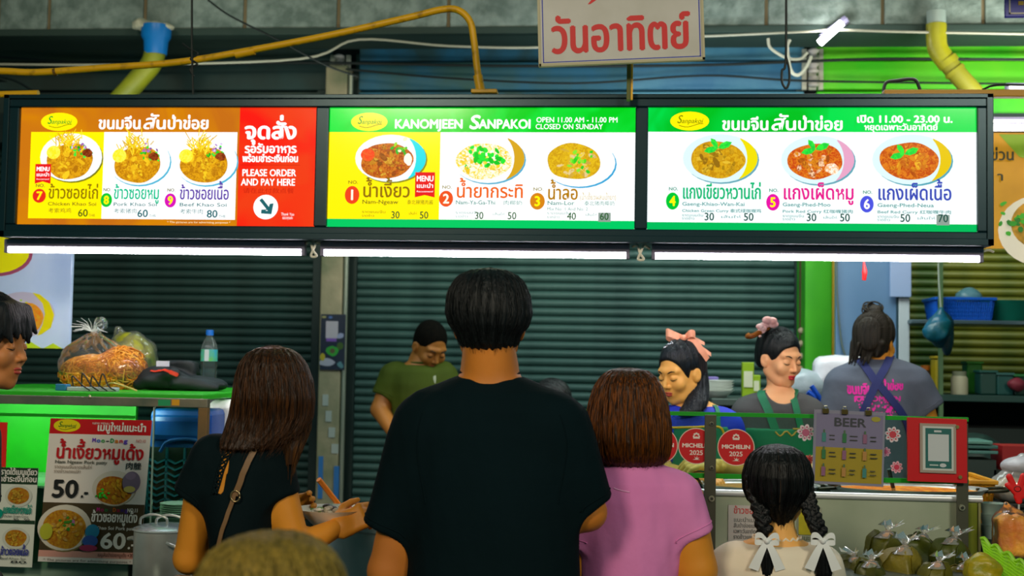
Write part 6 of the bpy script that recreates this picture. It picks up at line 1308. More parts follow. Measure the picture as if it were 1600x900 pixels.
def cap_hair(root, X, s, m, off=.010, hairline=0.0, back=-.06, name='hair', ears=True, extra=None, n=160, lo=(-.11, -.15, -.16), hi=(.11, .13, .16), h=.0045, seed=2, face=(.078, .085, .088), facec=(0, .118, -.028), ripple=.0018, strand_r=.0009):
    def f(P):
        g = ell(P, (0, -.018, .036), (.075+off, .094+off, .086+off)); g = smin(g, ell(P, (0, -.04, -.02), (.06+off, .06+off, .07)), .03)
        g = smax(g, back-P[:, 2]+0.25*np.maximum(P[:, 1], 0), .01)
        g = smax(g, -ell(P, (facec[0], facec[1], facec[2]+hairline), face), .012)
        if ears:
            Q = P.copy(); Q[:, 0] = np.abs(Q[:, 0]); g = smax(g, -ell(Q, (.085, .004, -.022), (.028, .026, .040)), .008)
        g = g - ripple*np.sin(70*P[:, 0]+8*np.sin(30*P[:, 1]))*1.0
        if extra is not None: g = extra(P, g)
        return g
    v, q = nets(f, lo, hi, h, 1); R, t = X; R = np.array(R); t = np.array(t)
    o = link(name, mesh_np((v*s@R.T+t).astype(np.float32), q, m, name), root)
    if not n: return o
    rd = np.random.default_rng(seed); K = 10; P = []
    for i in range(n):
        x = rd.uniform(-1, 1); a0 = rd.uniform(0.9, 1.8); a1 = a0+rd.uniform(0.9, 1.6)
        for k in range(K):
            a = a0+(a1-a0)*k/(K-1); P.append((x*.08*math.cos(0.3*(k/K)), -.018+.1*math.cos(a), .036+.095*math.sin(a)*math.sqrt(max(0.05, 1-x*x))))
    P = np.array(P, np.float32)
    for _ in range(3): P = proj(f, P, .0006, .003)
    P = P*s@R.T+t; mb = MB(); n2 = 0
    for i in range(n):
        pts = P[i*K:(i+1)*K]; d = np.linalg.norm(np.diff(pts, axis=0), axis=1)
        if d.max() > .03 or d.min() < .0005: continue
        mb.tube(pts, [strand_r*(1-.7*k/K) for k in range(K)], m, 3, 0, False)
    if mb.v: mb.build('hair_strands', o, smooth=True, auto=False)
    return o
def lo_hi(pts, pad):
    A = np.array(pts); return A.min(0)-pad, A.max(0)+pad
def body(root, head, prof, arms, m, neck, hands=(), torso_h=.011, shrink=.014, nr=.052):
    """one continuous skin mesh: head, neck, trunk under the clothes, arms and hands"""
    (hc, s, R) = head; parts = []
    v, q = nets(head_f, (-.1, -.13, -.145), (.1, .13, .14), .0034 if s > 0 else .005, 2); parts.append(((v*s@np.array(R).T+np.array(hc)).astype(np.float32), q))
    sk = [(z, cx, cy, max(rx-shrink, .02), max(ry-shrink, .02)) for z, cx, cy, rx, ry in prof]
    nk0 = np.array(hc)+np.array(R)@np.array((0, -.022, -.035))*s; nk1 = np.array(neck)
    def f(P):
        g = loft(P, sk, .03); g = smin(g, cone(P, nk0, nk1, nr, nr*1.12), .03)
        for a in arms:
            (A, B, C, ra, rb, rc) = a; u = cone(P, A, B, ra, rb); l = cone(P, B, C, rb*1.02, rc); g = smin(g, smin(u, l, .012), .03)
        return g
    pts = [nk0, nk1]+[x for a in arms for x in a[:3]]; l1, h1 = bounds(sk, .02); l2, h2 = lo_hi(pts, .07)
    v, q = nets(f, np.minimum(l1, l2), np.maximum(h1, h2), torso_h, 2); parts.append((v, q))
    parts += list(hands)
    return joinnets(parts, m, 'body', root)
def shirt(root, prof, sleeves, m, name='shirt', h=.0075, fold=.0035, seed=1, neckcut=None, fs=22, extra=None, k=.03, hem=True, cap=.02, st=(1, 1, .45)):
    def f(P):
        g = loft(P, prof, cap)
        for (A, B, ra, rb) in sleeves:
            A = np.array(A); B = np.array(B); d = (B-A)/np.linalg.norm(B-A); e = B+d*.06
            c = cone(P, A, e, ra, rb); c = smax(c, (P-B.astype(np.float32))@d.astype(np.float32), .006); g = smin(g, c, k)
        g = g + fold*wav(P, fs, seed, st)+fold*.5*wav(P, fs*2.3, seed+9, st)
        if neckcut is not None: g = smax(g, -cone(P, neckcut[0], neckcut[1], neckcut[2], neckcut[2]*1.05), .006)
        if extra is not None: g = extra(P, g)
        return g
    pts = [x for s_ in sleeves for x in s_[:2]]; l1, h1 = bounds(prof, .02)
    if pts: l2, h2 = lo_hi(pts, .09); l1 = np.minimum(l1, l2); h1 = np.maximum(h1, h2)
    o = blob(name, f, l1, h1, h, m, root, 1)
    for (A, B, ra, rb) in sleeves:       # stitched sleeve hems
        A = np.array(A); B = np.array(B); d = (B-A)/np.linalg.norm(B-A); u = np.cross(d, (0, 1, 0.01)); u /= np.linalg.norm(u); w_ = np.cross(d, u)
        C = B-d*.018; P = np.array([C+(u*math.cos(a)+w_*math.sin(a))*rb*1.1 for a in np.linspace(0, 2*PI, 40)], np.float32); ok = proj(f, P, .0008, .004)
        if hem and np.linalg.norm(ok-P, axis=1).max() < .05: b = MB(); b.tube(ok, .0011, m, 5, 0, False); b.build('sleeve_seam', o, smooth=True, auto=False)
    return o, f
def rib(f, c, n, r, m, parent, name='collar', tr=.004, ry=None, off=.0):
    c = np.array(c); P = np.array([c+np.array((r*math.cos(a), (ry or r)*math.sin(a), 0)) for a in np.linspace(0, 2*PI, 36)], np.float32)
    b = MB(); b.tube(P, tr, m, 6, 0, False); return b.build(name, parent, smooth=True, auto=False)
V3 = lambda *a: np.array(a, float)
# ---------------------------------------------------------------- man in the dark shirt, centre
Y = 3.0
root = empty('person', (atv(766, 600, Y)[0], Y, 0), 'broad man with short black hair and plain black tee, seen from behind at centre', 'person')
hc = atv(765, 507, Y+.01); R = HR(4, -4)
rows = [(560, 726, 806, .050, .01), (585, 718, 812, .062, .01), (598, 690, 842, .078, .01), (614, 660, 872, .092), (640, 634, 900, .108), (680, 620, 912, .120), (740, 624, 914, .130), (800, 632, 908, .135), (860, 638, 906, .14), (960, 638, 906, .15), (1040, 640, 904, .15)]
prof = rows2prof(rows, Y)
TEE = mat('#021418', 0.9, 0, 0.25, 25, '#03171c', 4, None, 0, 0.12, 0, 1, None, 0.0)
LA = (atv(664, 662, Y), atv(606, 892, Y), atv(640, 930, Y+.22), .060, .046, .030); RA = (atv(872, 662, Y), atv(918, 800, Y+.02), atv(846, 800, Y+.24), .058, .043, .028)
hL = hand_nets(LA[2], (0.3, 1, 0), (0, .2, 1), (.3, .3, .2), -1); hR = hand_nets(RA[2], (-.5, 1, .1), (0, .2, 1), (.3, .3, .2), 1)
body(root, (hc, 0.98, R), prof, [LA, RA], SKIN, atv(765, 590, Y), (hL, hR), nr=.060)
o, f = shirt(root, [p for p in prof if p[0] < atv(766, 578, Y)[2]], [(atv(668, 668, Y), atv(603, 828, Y), .072, .058), (atv(868, 668, Y), atv(921, 790, Y+.02), .070, .053)], TEE, 'shirt', .0075, .0035, 3, k=.05)
rib(f, atv(765, 583, Y+.008), 0, .068, TEE, o, 'collar', .006, .062)
b = MB(); P_ = onsurf(f, [atv(655, 640, Y-.1), atv(650, 700, Y-.1), atv(655, 790, Y-.12)], .0006); b.tube(P_, .0012, TEE, 5, 0, False); P_ = onsurf(f, [atv(880, 640, Y-.1), atv(890, 700, Y-.1), atv(884, 790, Y-.12)], .0006); b.tube(P_, .0012, TEE, 5, 0, False); b.build('armhole_seam', o, smooth=True, auto=False)
legs(root, root.location.x, Y, .92, .17, DENIM, SHOE)
def mcut(P, g): return smax(g, -ell(P, hc+V3(0, .135, -.035), (.08, .085, .09)), .01)
loft_hair([(419, 756, 776, .02), (423, 736, 794, .05), (430, 719, 808, .072), (442, 708, 819, .088), (462, 700, 827, .100), (490, 698, 830, .106), (508, 703, 825, .105), (522, 713, 815, .096), (536, 718, 810, .086), (549, 728, 802, .07)], Y, HTEAL, root, .005, cut=mcut, n=520, head=(hc, .98, R), seed=5, sr=.0012, droop=.012, ridges=26, amp=.0016)
# ---------------------------------------------------------------- woman with long brown hair, left
Y = 3.1
root = empty('person', (atv(375, 800, Y)[0], Y, 0), 'woman with long straight brown hair and laced-back black top holding a bowl', 'person')
hc = atv(428, 619, Y+.02); R = HR(-35, -25, 5)
rows = [(660, 392, 430, .045, .01), (680, 372, 428, .062), (692, 350, 438, .078), (706, 330, 448, .09), (730, 316, 450, .098), (765, 312, 444, .10), (800, 322, 436, .10), (840, 330, 428, .10), (880, 332, 430, .105), (960, 322, 440, .12), (1030, 315, 448, .13)]
prof = rows2prof(rows, Y)
BLK = mat('#021216', 0.85, 0, 0.2, 25, '#03161a', 4, None, 0, 0.15)
LA = (atv(330, 712, Y), atv(296, 872, Y+.03), atv(395, 850, Y+.25), .050, .038, .026); RA = (atv(420, 712, Y), atv(462, 856, Y+.0), atv(524, 826, Y+.07), .048, .037, .024)
SK2 = mat('#e4962c', 0.5, 0, 0.04, 90, '#d88a28', 5, None, 0, 0.35, 0, 1, None, 0, (0.35, 0.65), 3, 0.08)
YB_ = Y+.13
hR = hand_nets(atv(523, 826, Y+.07), (.85, .25, .42), (.35, -.75, .5), (.75, 1.0, .8), 1, .9)
hL = hand_nets(atv(440, 806, Y+.26), (.8, -.3, .35), (-.3, .9, -.2), (.3, .5, .4), -1, .92)
LA = (LA[0], LA[1], atv(440, 806, Y+.26), .050, .038, .025)
body(root, (hc, 0.93, R), prof, [LA, RA], SK2, atv(398, 690, Y), (hL, hR), nr=.046)
o, f = shirt(root, [p for p in prof if p[0] < atv(400, 684, Y)[2]], [(atv(334, 716, Y), atv(305, 778, Y+.005), .060, .056), (atv(418, 716, Y), atv(437, 778, Y), .058, .050)], BLK, 'top', .0065, .003, 13, k=.035)
open_ = strip(f, [atv(354, 688, Y-.1), atv(347, 712, Y-.1), atv(340, 740, Y-.12), atv(334, 772, Y-.12)], [.020, .022, .018, .010], SK2, 'back_opening', o, .0005, 6, .001)
b = MB()
for k in range(9):
    t0, t1 = k/9, (k+1)/9
    def pt(t, s_): x = 354-20*t+s_*(7-3*t); y = 688+84*t; return atv(x, y, Y-.1)
    for a in ((-1, 1), (1, -1)): b.tube(onsurf(f, [pt(t0, a[0]), pt((t0+t1)/2, 0), pt(t1, a[1])], .0035, 3), .0022, BLK, 6, 0)
for s_ in (-1, 1): b.tube(onsurf(f, [pt(t, s_*1.1) for t in np.linspace(0, 1, 8)], .0025, 3), .0022, BLK, 6, 0)
b.build('crossed_laces', o, smooth=True, auto=False)
ftop = f
BRN = mat('#7a5a38', 0.5, 0, 0.1, 40)
bag = empty('shoulder_bag', atv(340, 900, Y-.12), 'small brown shoulder bag with a thin strap over the long-haired woman\'s shoulder', 'bag')
strip(f, [atv(414, 686, Y+.0), atv(404, 696, Y-.06), atv(388, 720, Y-.1), atv(374, 752, Y-.12), atv(366, 775, Y-.12)], .014, BRN, 'strap_upper', bag, .004, 6, .003)
strip(f, [atv(366, 770, Y-.12), atv(352, 805, Y-.12), atv(338, 840, Y-.12), atv(322, 880, Y-.12), atv(316, 900, Y-.12)], .010, BRN, 'strap_lower', bag, .004, 6, .003)
b = MB(); q = onsurf(f, [atv(366, 772, Y-.12), atv(367, 776, Y-.12), atv(368, 780, Y-.12)], .007, 2)[2]; ring = [(q[0]+.011*math.cos(a), q[1]-.002, q[2]+.013*math.sin(a)) for a in np.linspace(0, 2*PI, 20)]; b.tube(ring, .0022, mat('#b09a70', 0.3, 0.9), 6, 0); b.build('buckle', bag, smooth=True, auto=False)
q = atv(318, 938, Y-.13); blob('pouch', lambda P: boxs(P, q, (.085, .03, .055), .02)+.002*wav(P, 40, 3), q-.13, q+.13, .009, BRN, bag, 1)
legs(root, root.location.x, Y, .88, .15, DARK, SHOE)
sideprof = rows2prof([(640, 440, 484, .04, .02), (670, 432, 483, .035, .01), (700, 430, 474, .028, -.01), (725, 440, 466, .018, -.02), (748, 450, 460, .008, -.03)], Y)
def exw(P, g): return smin(g, loft(P, sideprof, .006), .012)
def cutw(P, g): return smax(g, -ell(P, hc+np.array(R)@V3(0, .125, -.035)*.93, (.062, .062, .075)), .01)
HWm = hairmat('#150c06', '#3c2410', 0.3)
oh, fh, ph = loft_hair([(541, 414, 436, .02, .01), (545, 400, 452, .05, .01), (553, 386, 464, .075, .01), (568, 376, 475, .092, .01), (592, 369, 484, .10, .01), (622, 366, 488, .10, .005), (650, 361, 487, .09), (672, 357, 476, .072, -.02), (690, 354, 452, .055, -.045), (700, 358, 430, .045, -.06)], Y, HWm, root, .005, extra=exw, cut=cutw, n=700, head=(hc, .93, R), seed=8, sr=.0011, droop=.03, smat=hairmat('#20130a', '#5a3412', 0.32), ridges=22)
strands(sideprof, 90, hairmat('#20130a', '#6a4010', 0.32), oh, seed=12, r=.0012, off=1.02, zr=(0, 1))
# ---------------------------------------------------------------- woman in the pink tee
Y = 3.25
root = empty('person', (atv(985, 800, Y)[0], Y, 0), 'woman in pink tee with chestnut bob haircut, seen from behind', 'person')
hc = atv(981, 655, Y+.02); R = HR(-12, -14)
rows = [(712, 960, 1006, .040, .01), (720, 944, 1024, .060), (738, 915, 1052, .074), (752, 898, 1072, .09), (780, 890, 1078, .10), (820, 896, 1072, .105), (860, 900, 1064, .108), (900, 902, 1058, .11), (960, 898, 1066, .13), (1020, 890, 1075, .13)]
prof = rows2prof(rows, Y)
PNK = mat('#e488c4', 0.8, 0, 0.2, 25, '#d87cba', 4, None, 0, 0.3)
RA = (atv(1062, 778, Y), atv(1088, 890, Y-.0), atv(1090, 812, Y+.17), .058, .050, .028); LA = (atv(918, 775, Y), atv(908, 890, Y), atv(940, 860, Y+.22), .052, .040, .026)
hR = hand_nets(atv(1090, 814, Y+.17), (-.1, .3, 1), (.8, -.4, .3), (.3, .5, .4), -1, .92); hL = hand_nets(LA[2], (.4, .8, .3), (-.4, 0, 1), (.4, .5, .4), 1, .92)
body(root, (hc, 0.93, R), prof, [LA, RA], SK2, atv(981, 735, Y), (hL, hR), nr=.046)
o, f = shirt(root, [p for p in prof if p[0] < atv(985, 719, Y)[2]], [(atv(918, 780, Y), atv(908, 850, Y), .060, .054), (atv(1056, 778, Y), atv(1081, 838, Y), .064, .056)], PNK, 'shirt', .0065, .0055, 23, k=.035)
rib(f, atv(983, 731, Y+.006), 0, .070, PNK, o, 'collar', .005, .062)
b = MB(); b.tube(onsurf(f, [atv(958, 762, Y-.1), atv(970, 766, Y-.1), atv(984, 769, Y-.1)], .0006, 3), .0018, mat('#eaa8d4', 0.6), 4, 0); b.build('small_logo', o)
legs(root, root.location.x, Y, .86, .16, DENIM, SHOE)
loft_hair([(575, 966, 996, .02, .01), (579, 952, 1012, .05, .01), (588, 940, 1024, .075, .01), (604, 929, 1034, .093, .01), (630, 921, 1042, .10, .01), (660, 916, 1047, .102, .005), (690, 914, 1048, .10), (708, 917, 1046, .092), (720, 926, 1040, .08), (729, 940, 1026, .06)], Y, hairmat('#1e0f04', '#4a2606', 0.33), root, .005, n=800, head=(hc, .93, R), seed=21, sr=.0012, smat=hairmat('#2c1606', '#8a4a08', 0.34), ridges=24, droop=.012, cut=lambda P, g: smax(g, -ell(P, hc+V3(.02, .13, -.03), (.07, .075, .10)), .01))
# ---------------------------------------------------------------- girl with two braids
Y = 3.42
root = empty('person', (atv(1213, 860, Y)[0], Y, 0), 'girl with two black braids, white bows and cream blouse, seen from behind', 'person')
hc = atv(1214, 766, Y+.02); R = HR(0, -6)
rows = [(820, 1190, 1240, .042, .01), (838, 1178, 1252, .05), (848, 1150, 1275, .062), (862, 1130, 1294, .075), (885, 1120, 1304, .085), (920, 1124, 1300, .09), (970, 1128, 1298, .10), (1040, 1130, 1296, .11)]
prof = rows2prof(rows, Y); CRM = mat('#f4e8d4', 0.8, 0, 0.2, 20, '#e8dac0', 4, None, 0, 0.3)
LA = (atv(1138, 880, Y), atv(1118, 985, Y), atv(1150, 1010, Y+.15), .042, .034, .022); RA = (atv(1288, 880, Y), atv(1304, 985, Y), atv(1280, 1010, Y+.15), .042, .034, .022)
body(root, (hc, 0.90, R), prof, [LA, RA], SKIN_Y, atv(1215, 842, Y), (hand_nets(LA[2], (.3, 1, 0), (-.3, 0, 1), side=-1, s=.8), hand_nets(RA[2], (-.3, 1, 0), (.3, 0, 1), side=1, s=.8)), nr=.040)
o, f = shirt(root, [p for p in prof if p[0] < atv(1213, 839, Y)[2]], [(atv(1142, 885, Y), atv(1118, 975, Y), .056, .050), (atv(1284, 885, Y), atv(1308, 975, Y), .056, .050)], CRM, 'blouse', .0065, .003, 33, k=.03)
b = MB(); P_ = []
for i, a in enumerate(np.linspace(0, 2*PI, 73)): P_.append(atv(1214, 840, Y+.005)+np.array((.062*math.cos(a), .052*math.sin(a), .004*math.sin(a*18))))
b.tube(P_, .0035, CRM, 6, 0, False); P2 = [p-np.array((0, 0, .009)) for p in P_]; b.tube(P2, .003, CRM, 6, 0, False); b.build('frilled_collar', o, smooth=True, auto=False)
legs(root, root.location.x, Y, .68, .12, DARK, SHOE, .09)
HK = hairmat('#07090a', '#101214', 0.3)
oh, fh, ph = loft_hair([(694, 1204, 1226, .02), (698, 1190, 1240, .045), (706, 1176, 1254, .068), (720, 1166, 1264, .085), (742, 1160, 1270, .094), (764, 1161, 1269, .094), (782, 1168, 1260, .085), (796, 1184, 1246, .070), (810, 1197, 1237, .052), (826, 1206, 1228, .035)], Y, HK, root, .005, n=360, head=(hc, .9, R), seed=31, sr=.001, ridges=20, amp=.0012, cut=lambda P, g: smax(g, -ell(P, hc+V3(0, .125, -.03), (.065, .07, .085)), .01))
b = MB(); b.tube(onsurf(fh, [atv(1216, 697, Y-.02), atv(1217, 720, Y-.08), atv(1219, 760, Y-.1), atv(1217, 800, Y-.08)], .0002, 5), .0005, mat('#5a4430', .7), 4, 0); b.build('hair_parting', oh)
for (pts, nm, sd) in (([(1178, 752), (1183, 780), (1190, 812), (1197, 845)], 'left', 1), ([(1256, 765), (1262, 790), (1272, 818), (1284, 845)], 'right', 2)):
    C = np.array(catmull([atv(x, y, Y-(.045 if k else .03)-(.02 if k > 1 else 0)) for k, (x, y) in enumerate(pts)], 5)); 
    def fb(P, C=C):
        g = None
        for k in range(len(C)-1):
            t = k/(len(C)-1); d = C[k+1]-C[k]; d /= np.linalg.norm(d); sd_ = 1 if k % 2 else -1; off = np.array((sd_*.010, 0, 0)); r = .0165*(1-.2*t)
            e = cone(P, C[k]+off*1.3+np.array((0, 0, .010)), C[k]-off*.6-np.array((0, .004, .010)), r*.8, r*.6); g = e if g is None else smin(g, e, .0025)
        return g-.0007*np.sin(P[:, 2]*500+P[:, 0]*300)
    lo, hi = lo_hi(C, .035); br = blob('braid', fb, lo, hi, .0032, HK, oh, 1)
    e = C[-1]; tl = [(e[2]+.004, e[0], e[1], .010, .010), (e[2]-.03, e[0]+.001, e[1]-.004, .018, .014), (e[2]-.08, e[0]+.004, e[1]-.004, .021, .015), (e[2]-.13, e[0]+.004, e[1], .010, .008)]
    blob('braid_tail', lambda P, tl=tl: loft(P, tl, .006)-.001*np.sin(P[:, 0]*700), *bounds(tl, .01), .004, HK, oh, 1); strands(tl, 60, HK, oh, 'tail_strands', seed=sd, r=.0009, K=8)
    bw = empty('hair_bow', e, 'white ribbon bow tying the girl\'s '+nm+' braid', 'bow', 'white ribbon bows on the braids'); WR = mat('#e8ecec', 0.55, 0, 0.1, 30)
    q = Vector(e)+Vector((0, -.020, .002))
    for s_ in (-1, 1):
        b = MB(); lp = [q, q+Vector((s_*.014, -.004, .014)), q+Vector((s_*.027, -.002, .013)), q+Vector((s_*.030, 0, -.002)), q+Vector((s_*.014, .003, -.004)), q]
        vs = catmull(lp, 5); v2 = []; 
        for p in vs: v2 += [p+np.array((0, -.0, .007)), p-np.array((0, 0, .007))]
        b.add(v2, [(2*i, 2*i+1, 2*i+3, 2*i+2) for i in range(len(vs)-1)], WR); b.build('loop', bw, smooth=True)
        b = MB(); tp = [q, q+Vector((s_*.016, -.004, -.03)), q+Vector((s_*.034, -.002, -.072))]; vs = catmull(tp, 5); v2 = []
        for i, p in enumerate(vs): ww = .005+.008*i/len(vs); v2 += [p+np.array((-ww, 0, -.004*s_)), p+np.array((ww, 0, .004*s_))]
        b.add(v2, [(2*i, 2*i+1, 2*i+3, 2*i+2) for i in range(len(vs)-1)], WR); b.build('ribbon_end', bw, smooth=True)
    b = MB(); b.sphere(q, .008, WR, 10, 8); b.build('knot', bw, smooth=True)
# ---------------------------------------------------------------- boy at the left edge, in profile
Y = 3.1
root = empty('person', (atv(-60, 700, Y)[0], Y, 0), 'young man with messy black hair, face in profile at the left edge', 'person')
hc = atv(-17, 537, Y); R = HR(-92, -4); X_ = (R, hc)
rows = [(600, -98, -40, .05, 0), (622, -125, -34, .07), (640, -148, -34, .12), (665, -160, -36, .17), (700, -165, -38, .20), (800, -162, -38, .19), (900, -160, -40, .18), (1030, -158, -40, .17)]
prof = rows2prof(rows, Y); sx = atv(-98, 690, Y)
LA = (sx+V3(0, -.19, 0), sx+V3(.0, -.23, -.28), sx+V3(-.02, -.2, -.5), .05, .04, .026); RA = (sx+V3(0, .19, 0), sx+V3(0, .23, -.28), sx+V3(-.02, .2, -.5), .05, .04, .026)
body(root, (hc, 0.97, R), prof, [LA, RA], mat('#d89058', 0.5, 0, 0.03, 90, '#c88048', 6, None, 0, 0.35, 0, 1, None, 0, (0.35, 0.65), 3, 0.08), atv(-72, 625, Y), (hand_nets(LA[2], (0, 0, -1), (0, -1, 0), side=1), hand_nets(RA[2], (0, 0, -1), (0, 1, 0), side=-1)))
o, f = shirt(root, [p for p in prof if p[0] < atv(-72, 625, Y)[2]], [(LA[0], LA[0]*.35+LA[1]*.65, .066, .058), (RA[0], RA[0]*.35+RA[1]*.65, .066, .058)], mat('#20302e', 0.8), 'shirt', .009, .003, 43)
features(root, X_, .97); legs(root, root.location.x, Y, .9, .12, DARK, SHOE, .15)
def fringe(P, g):
    for k in range(7): x = -.06+.02*k; g = smin(g, cone(P, (x, .055, .09), (x+.008*math.sin(k*2.1), .093, .026+.014*math.sin(k*1.7+1)), .022, .005), .014)
    for k in range(5): g = smin(g, cone(P, (.05, .05-.03*k, .06), (.081, .05-.030*k, .004-.010*k+.005*math.sin(k*2)), .03, .012), .024)
    for k in range(5): g = smin(g, cone(P, (-.05, .05-.03*k, .06), (-.083, .04-.028*k, -.004-.012*k), .03, .010), .014)
    return g
cap_hair(root, X_, .97, mat('#0a0e12', 0.55, 0, 0.5, 3, '#141c22', 3, (60, 60, 5), 0, 0.25), .017, .02, -.07, extra=fringe, ears=False, n=260, seed=45, ripple=.003, strand_r=.0013)
# ---------------------------------------------------------------- blurred head in the foreground
Y = 1.62
root = empty('person', (atv(424, 1000, Y)[0], Y, 0), 'nearest person, only the crown of short olive-brown hair showing at the bottom', 'person')
hc = atv(424, 990, Y); R = HR(0, -10)
prof = rows2prof([(1110, 370, 480, .05), (1170, 330, 520, .06), (1200, 250, 600, .09), (1260, 220, 640, .11), (1500, 230, 620, .12), (1800, 250, 600, .13)], Y)
sh = atv(260, 1260, Y); sh2 = atv(600, 1260, Y)
LA = (sh, sh+V3(-.04, 0, -.22), sh+V3(-.03, .1, -.4), .045, .036, .024); RA = (sh2, sh2+V3(.04, 0, -.22), sh2+V3(.03, .1, -.4), .045, .036, .024)
body(root, (hc, 0.93, R), prof, [LA, RA], SKIN, atv(424, 1150, Y), (hand_nets(LA[2], (0, .2, -1), (-1, 0, 0), side=1), hand_nets(RA[2], (0, .2, -1), (1, 0, 0), side=-1)), torso_h=.014)
shirt(root, prof[1:], [(sh, sh+V3(-.03, 0, -.16), .058, .052), (sh2, sh2+V3(.03, 0, -.16), .058, .052)], mat('#40503a', 0.8), 'shirt', .012, .003, 51)
legs(root, root.location.x, Y, .62, .12, DARK, SHOE, .1)
loft_hair([(834, 395, 452, .03, .02), (838, 372, 476, .05, .01), (848, 350, 500, .068), (866, 330, 520, .085), (892, 316, 534, .098), (930, 308, 541, .104), (980, 308, 541, .104), (1030, 318, 530, .095), (1070, 335, 512, .08)], Y, HFG, root, .006, n=500, seed=52, sr=.0012, ridges=22, smat=hairmat('#6a5c1c', '#a08a3a', 0.5), cut=lambda P, g: smax(g, -ell(P, hc+V3(0, .13, -.03), (.08, .08, .09)), .01))
# ---------------------------------------------------------------- cook in the olive tee, back left
Y = 5.8
root = empty('person', (atv(655, 640, Y)[0], Y, 0), 'man with buzz cut and olive tee looking down before the shutter', 'person')
hc = atv(672, 541, Y-.03); R = HR(-142, -34); X_ = (R, hc)
rows = [(548, 648, 678, .05), (563, 640, 682, .06), (570, 622, 692, .08), (580, 609, 700, .10), (600, 604, 704, .115), (630, 612, 700, .12), (660, 614, 700, .12), (700, 612, 702, .13), (740, 610, 704, .13)]
prof = rows2prof(rows, Y); SD = mat('#b87430', 0.5, 0, 0.03, 90, '#a86828', 6)
LA = (atv(614, 588, Y), atv(594, 640, Y-.03), atv(616, 678, Y-.16), .052, .042, .028); RA = (atv(694, 588, Y), atv(712, 645, Y-.02), atv(690, 680, Y-.16), .052, .042, .028)
body(root, (hc, 0.93, R), prof, [LA, RA], SD, atv(660, 565, Y), (hand_nets(LA[2], (.7, -.6, -.4), (-.3, -.5, .8), side=1), hand_nets(RA[2], (-.7, -.6, -.4), (.3, -.5, .8), side=-1)), nr=.056)
OLI = mat('#4c5a0a', 0.8, 0, 0.2, 25, '#424e08', 4, None, 0, 0.3)
o, f = shirt(root, [p for p in prof if p[0] < atv(655, 563, Y)[2]], [(atv(616, 590, Y), atv(603, 620, Y-.01), .07, .062), (atv(692, 590, Y), atv(706, 620, Y-.01), .07, .062)], OLI, 'shirt', .009, .004, 61, k=.04)
rib(f, atv(661, 567, Y-.005), 0, .066, OLI, o, 'collar', .006, .062)
P_ = onsurf(f, [atv(680, 581, Y-.15), atv(680, 588, Y-.15), atv(681, 596, Y-.15)], .0015, 4); b = MB(); b.tube(P_, [.003, .005, .0065, .006, .0065, .006, .0045, .003, .002], mat('#b8b898', 0.7), 8, 0, True, .15); b.build('chest_badge', o)
features(root, X_, .93); legs(root, root.location.x, Y, .95, .17, DARK, SHOE, .12, -.01)
cap_hair(root, X_, .93, mat('#0a0a08', 0.95, 0, 0.6, 220, '#16120c', 120, None, 0, .08), .002, .026, -.055, n=0, seed=62, ripple=0)
# ---------------------------------------------------------------- server in the blue jersey
Y = 4.55
root = empty('person', (atv(1100, 660, Y)[0], Y, 0), 'young woman in blue jersey and green apron, ponytail tied with a peach bow', 'person')
hc = atv(1064, 582, Y); R = HR(133, -16); X_ = (R, hc)
rows = [(600, 1058, 1094, .045, .02), (624, 1050, 1108, .06, .02), (634, 1042, 1130, .08, .02), (646, 1034, 1146, .10, .02), (665, 1030, 1154, .11, .02), (700, 1034, 1150, .11, .02), (760, 1040, 1145, .12, .02), (840, 1038, 1150, .13, .02), (900, 1036, 1152, .13, .02)]
prof = rows2prof(rows, Y); BJ = mat('#0a2cc8', 0.7, 0, 0.15, 25, '#0a24a8', 4)
LA = (atv(1050, 665, Y), atv(1030, 735, Y-.04), atv(1078, 745, Y-.22), .044, .036, .024); RA = (atv(1138, 668, Y+.02), atv(1150, 735, Y), atv(1118, 728, Y-.2), .044, .036, .024)
body(root, (hc, 0.90, R), prof, [LA, RA], SKIN_Y, atv(1080, 632, Y+.01), (hand_nets(LA[2], (.8, -.5, 0), (0, -.3, 1), side=1, s=.9), hand_nets(RA[2], (-.8, -.4, .1), (0, -.5, .9), side=-1, s=.9)), nr=.043)
o, f = shirt(root, [p for p in prof if p[0] < atv(1080, 626, Y)[2]], [(atv(1052, 668, Y), atv(1034, 712, Y-.01), .06, .055), (atv(1136, 670, Y+.02), atv(1148, 712, Y+.01), .06, .055)], BJ, 'jersey', .007, .003, 71, k=.035)
rib(f, atv(1078, 630, Y+.015), 0, .062, mat('#c8283c', 0.6), o, 'red_neckband', .0045, .05)
APR = mat('#0c7a5a', 0.7, 0, 0.15, 25, '#0a6a50', 4); YE = mat('#e0a818', 0.6)
def apron(P, prof=prof, zt=atv(1080, 664, Y)[2]): return smax(smax(loft(P, [(a, b_, c, d+.006, e+.006) for a, b_, c, d, e in prof], .02)+.003*wav(P, 20, 77), P[:, 2]-zt, .004), P[:, 1]-(Y+.0), .01)
lo, hi = bounds(prof, .02); hi[2] = atv(1080, 655, Y)[2]; lo[2] = atv(1080, 880, Y)[2]
ap = blob('apron', apron, lo, hi, .009, APR, root, 1)
b = MB(); P_ = onsurf(apron, [atv(1036, 665, Y-.1), atv(1060, 665, Y-.12), atv(1090, 665, Y-.12), (atv(1122, 664, Y-.1)), atv(1132, 672, Y-.09), atv(1138, 690, Y-.08)], .001, 4); b.tube(P_, .004, YE, 6, 0); b.build('yellow_edging', ap, smooth=True)
strip(f, [atv(1126, 668, Y-.1), atv(1124, 650, Y-.08), atv(1116, 636, Y-.02)], .016, APR, 'apron_strap', ap, .003, 5)
features(root, X_, .90); legs(root, root.location.x, Y, .86, .15, DARK, SHOE, .11, -.01)
HN = hairmat('#0b1016', '#18202a', 0.28)
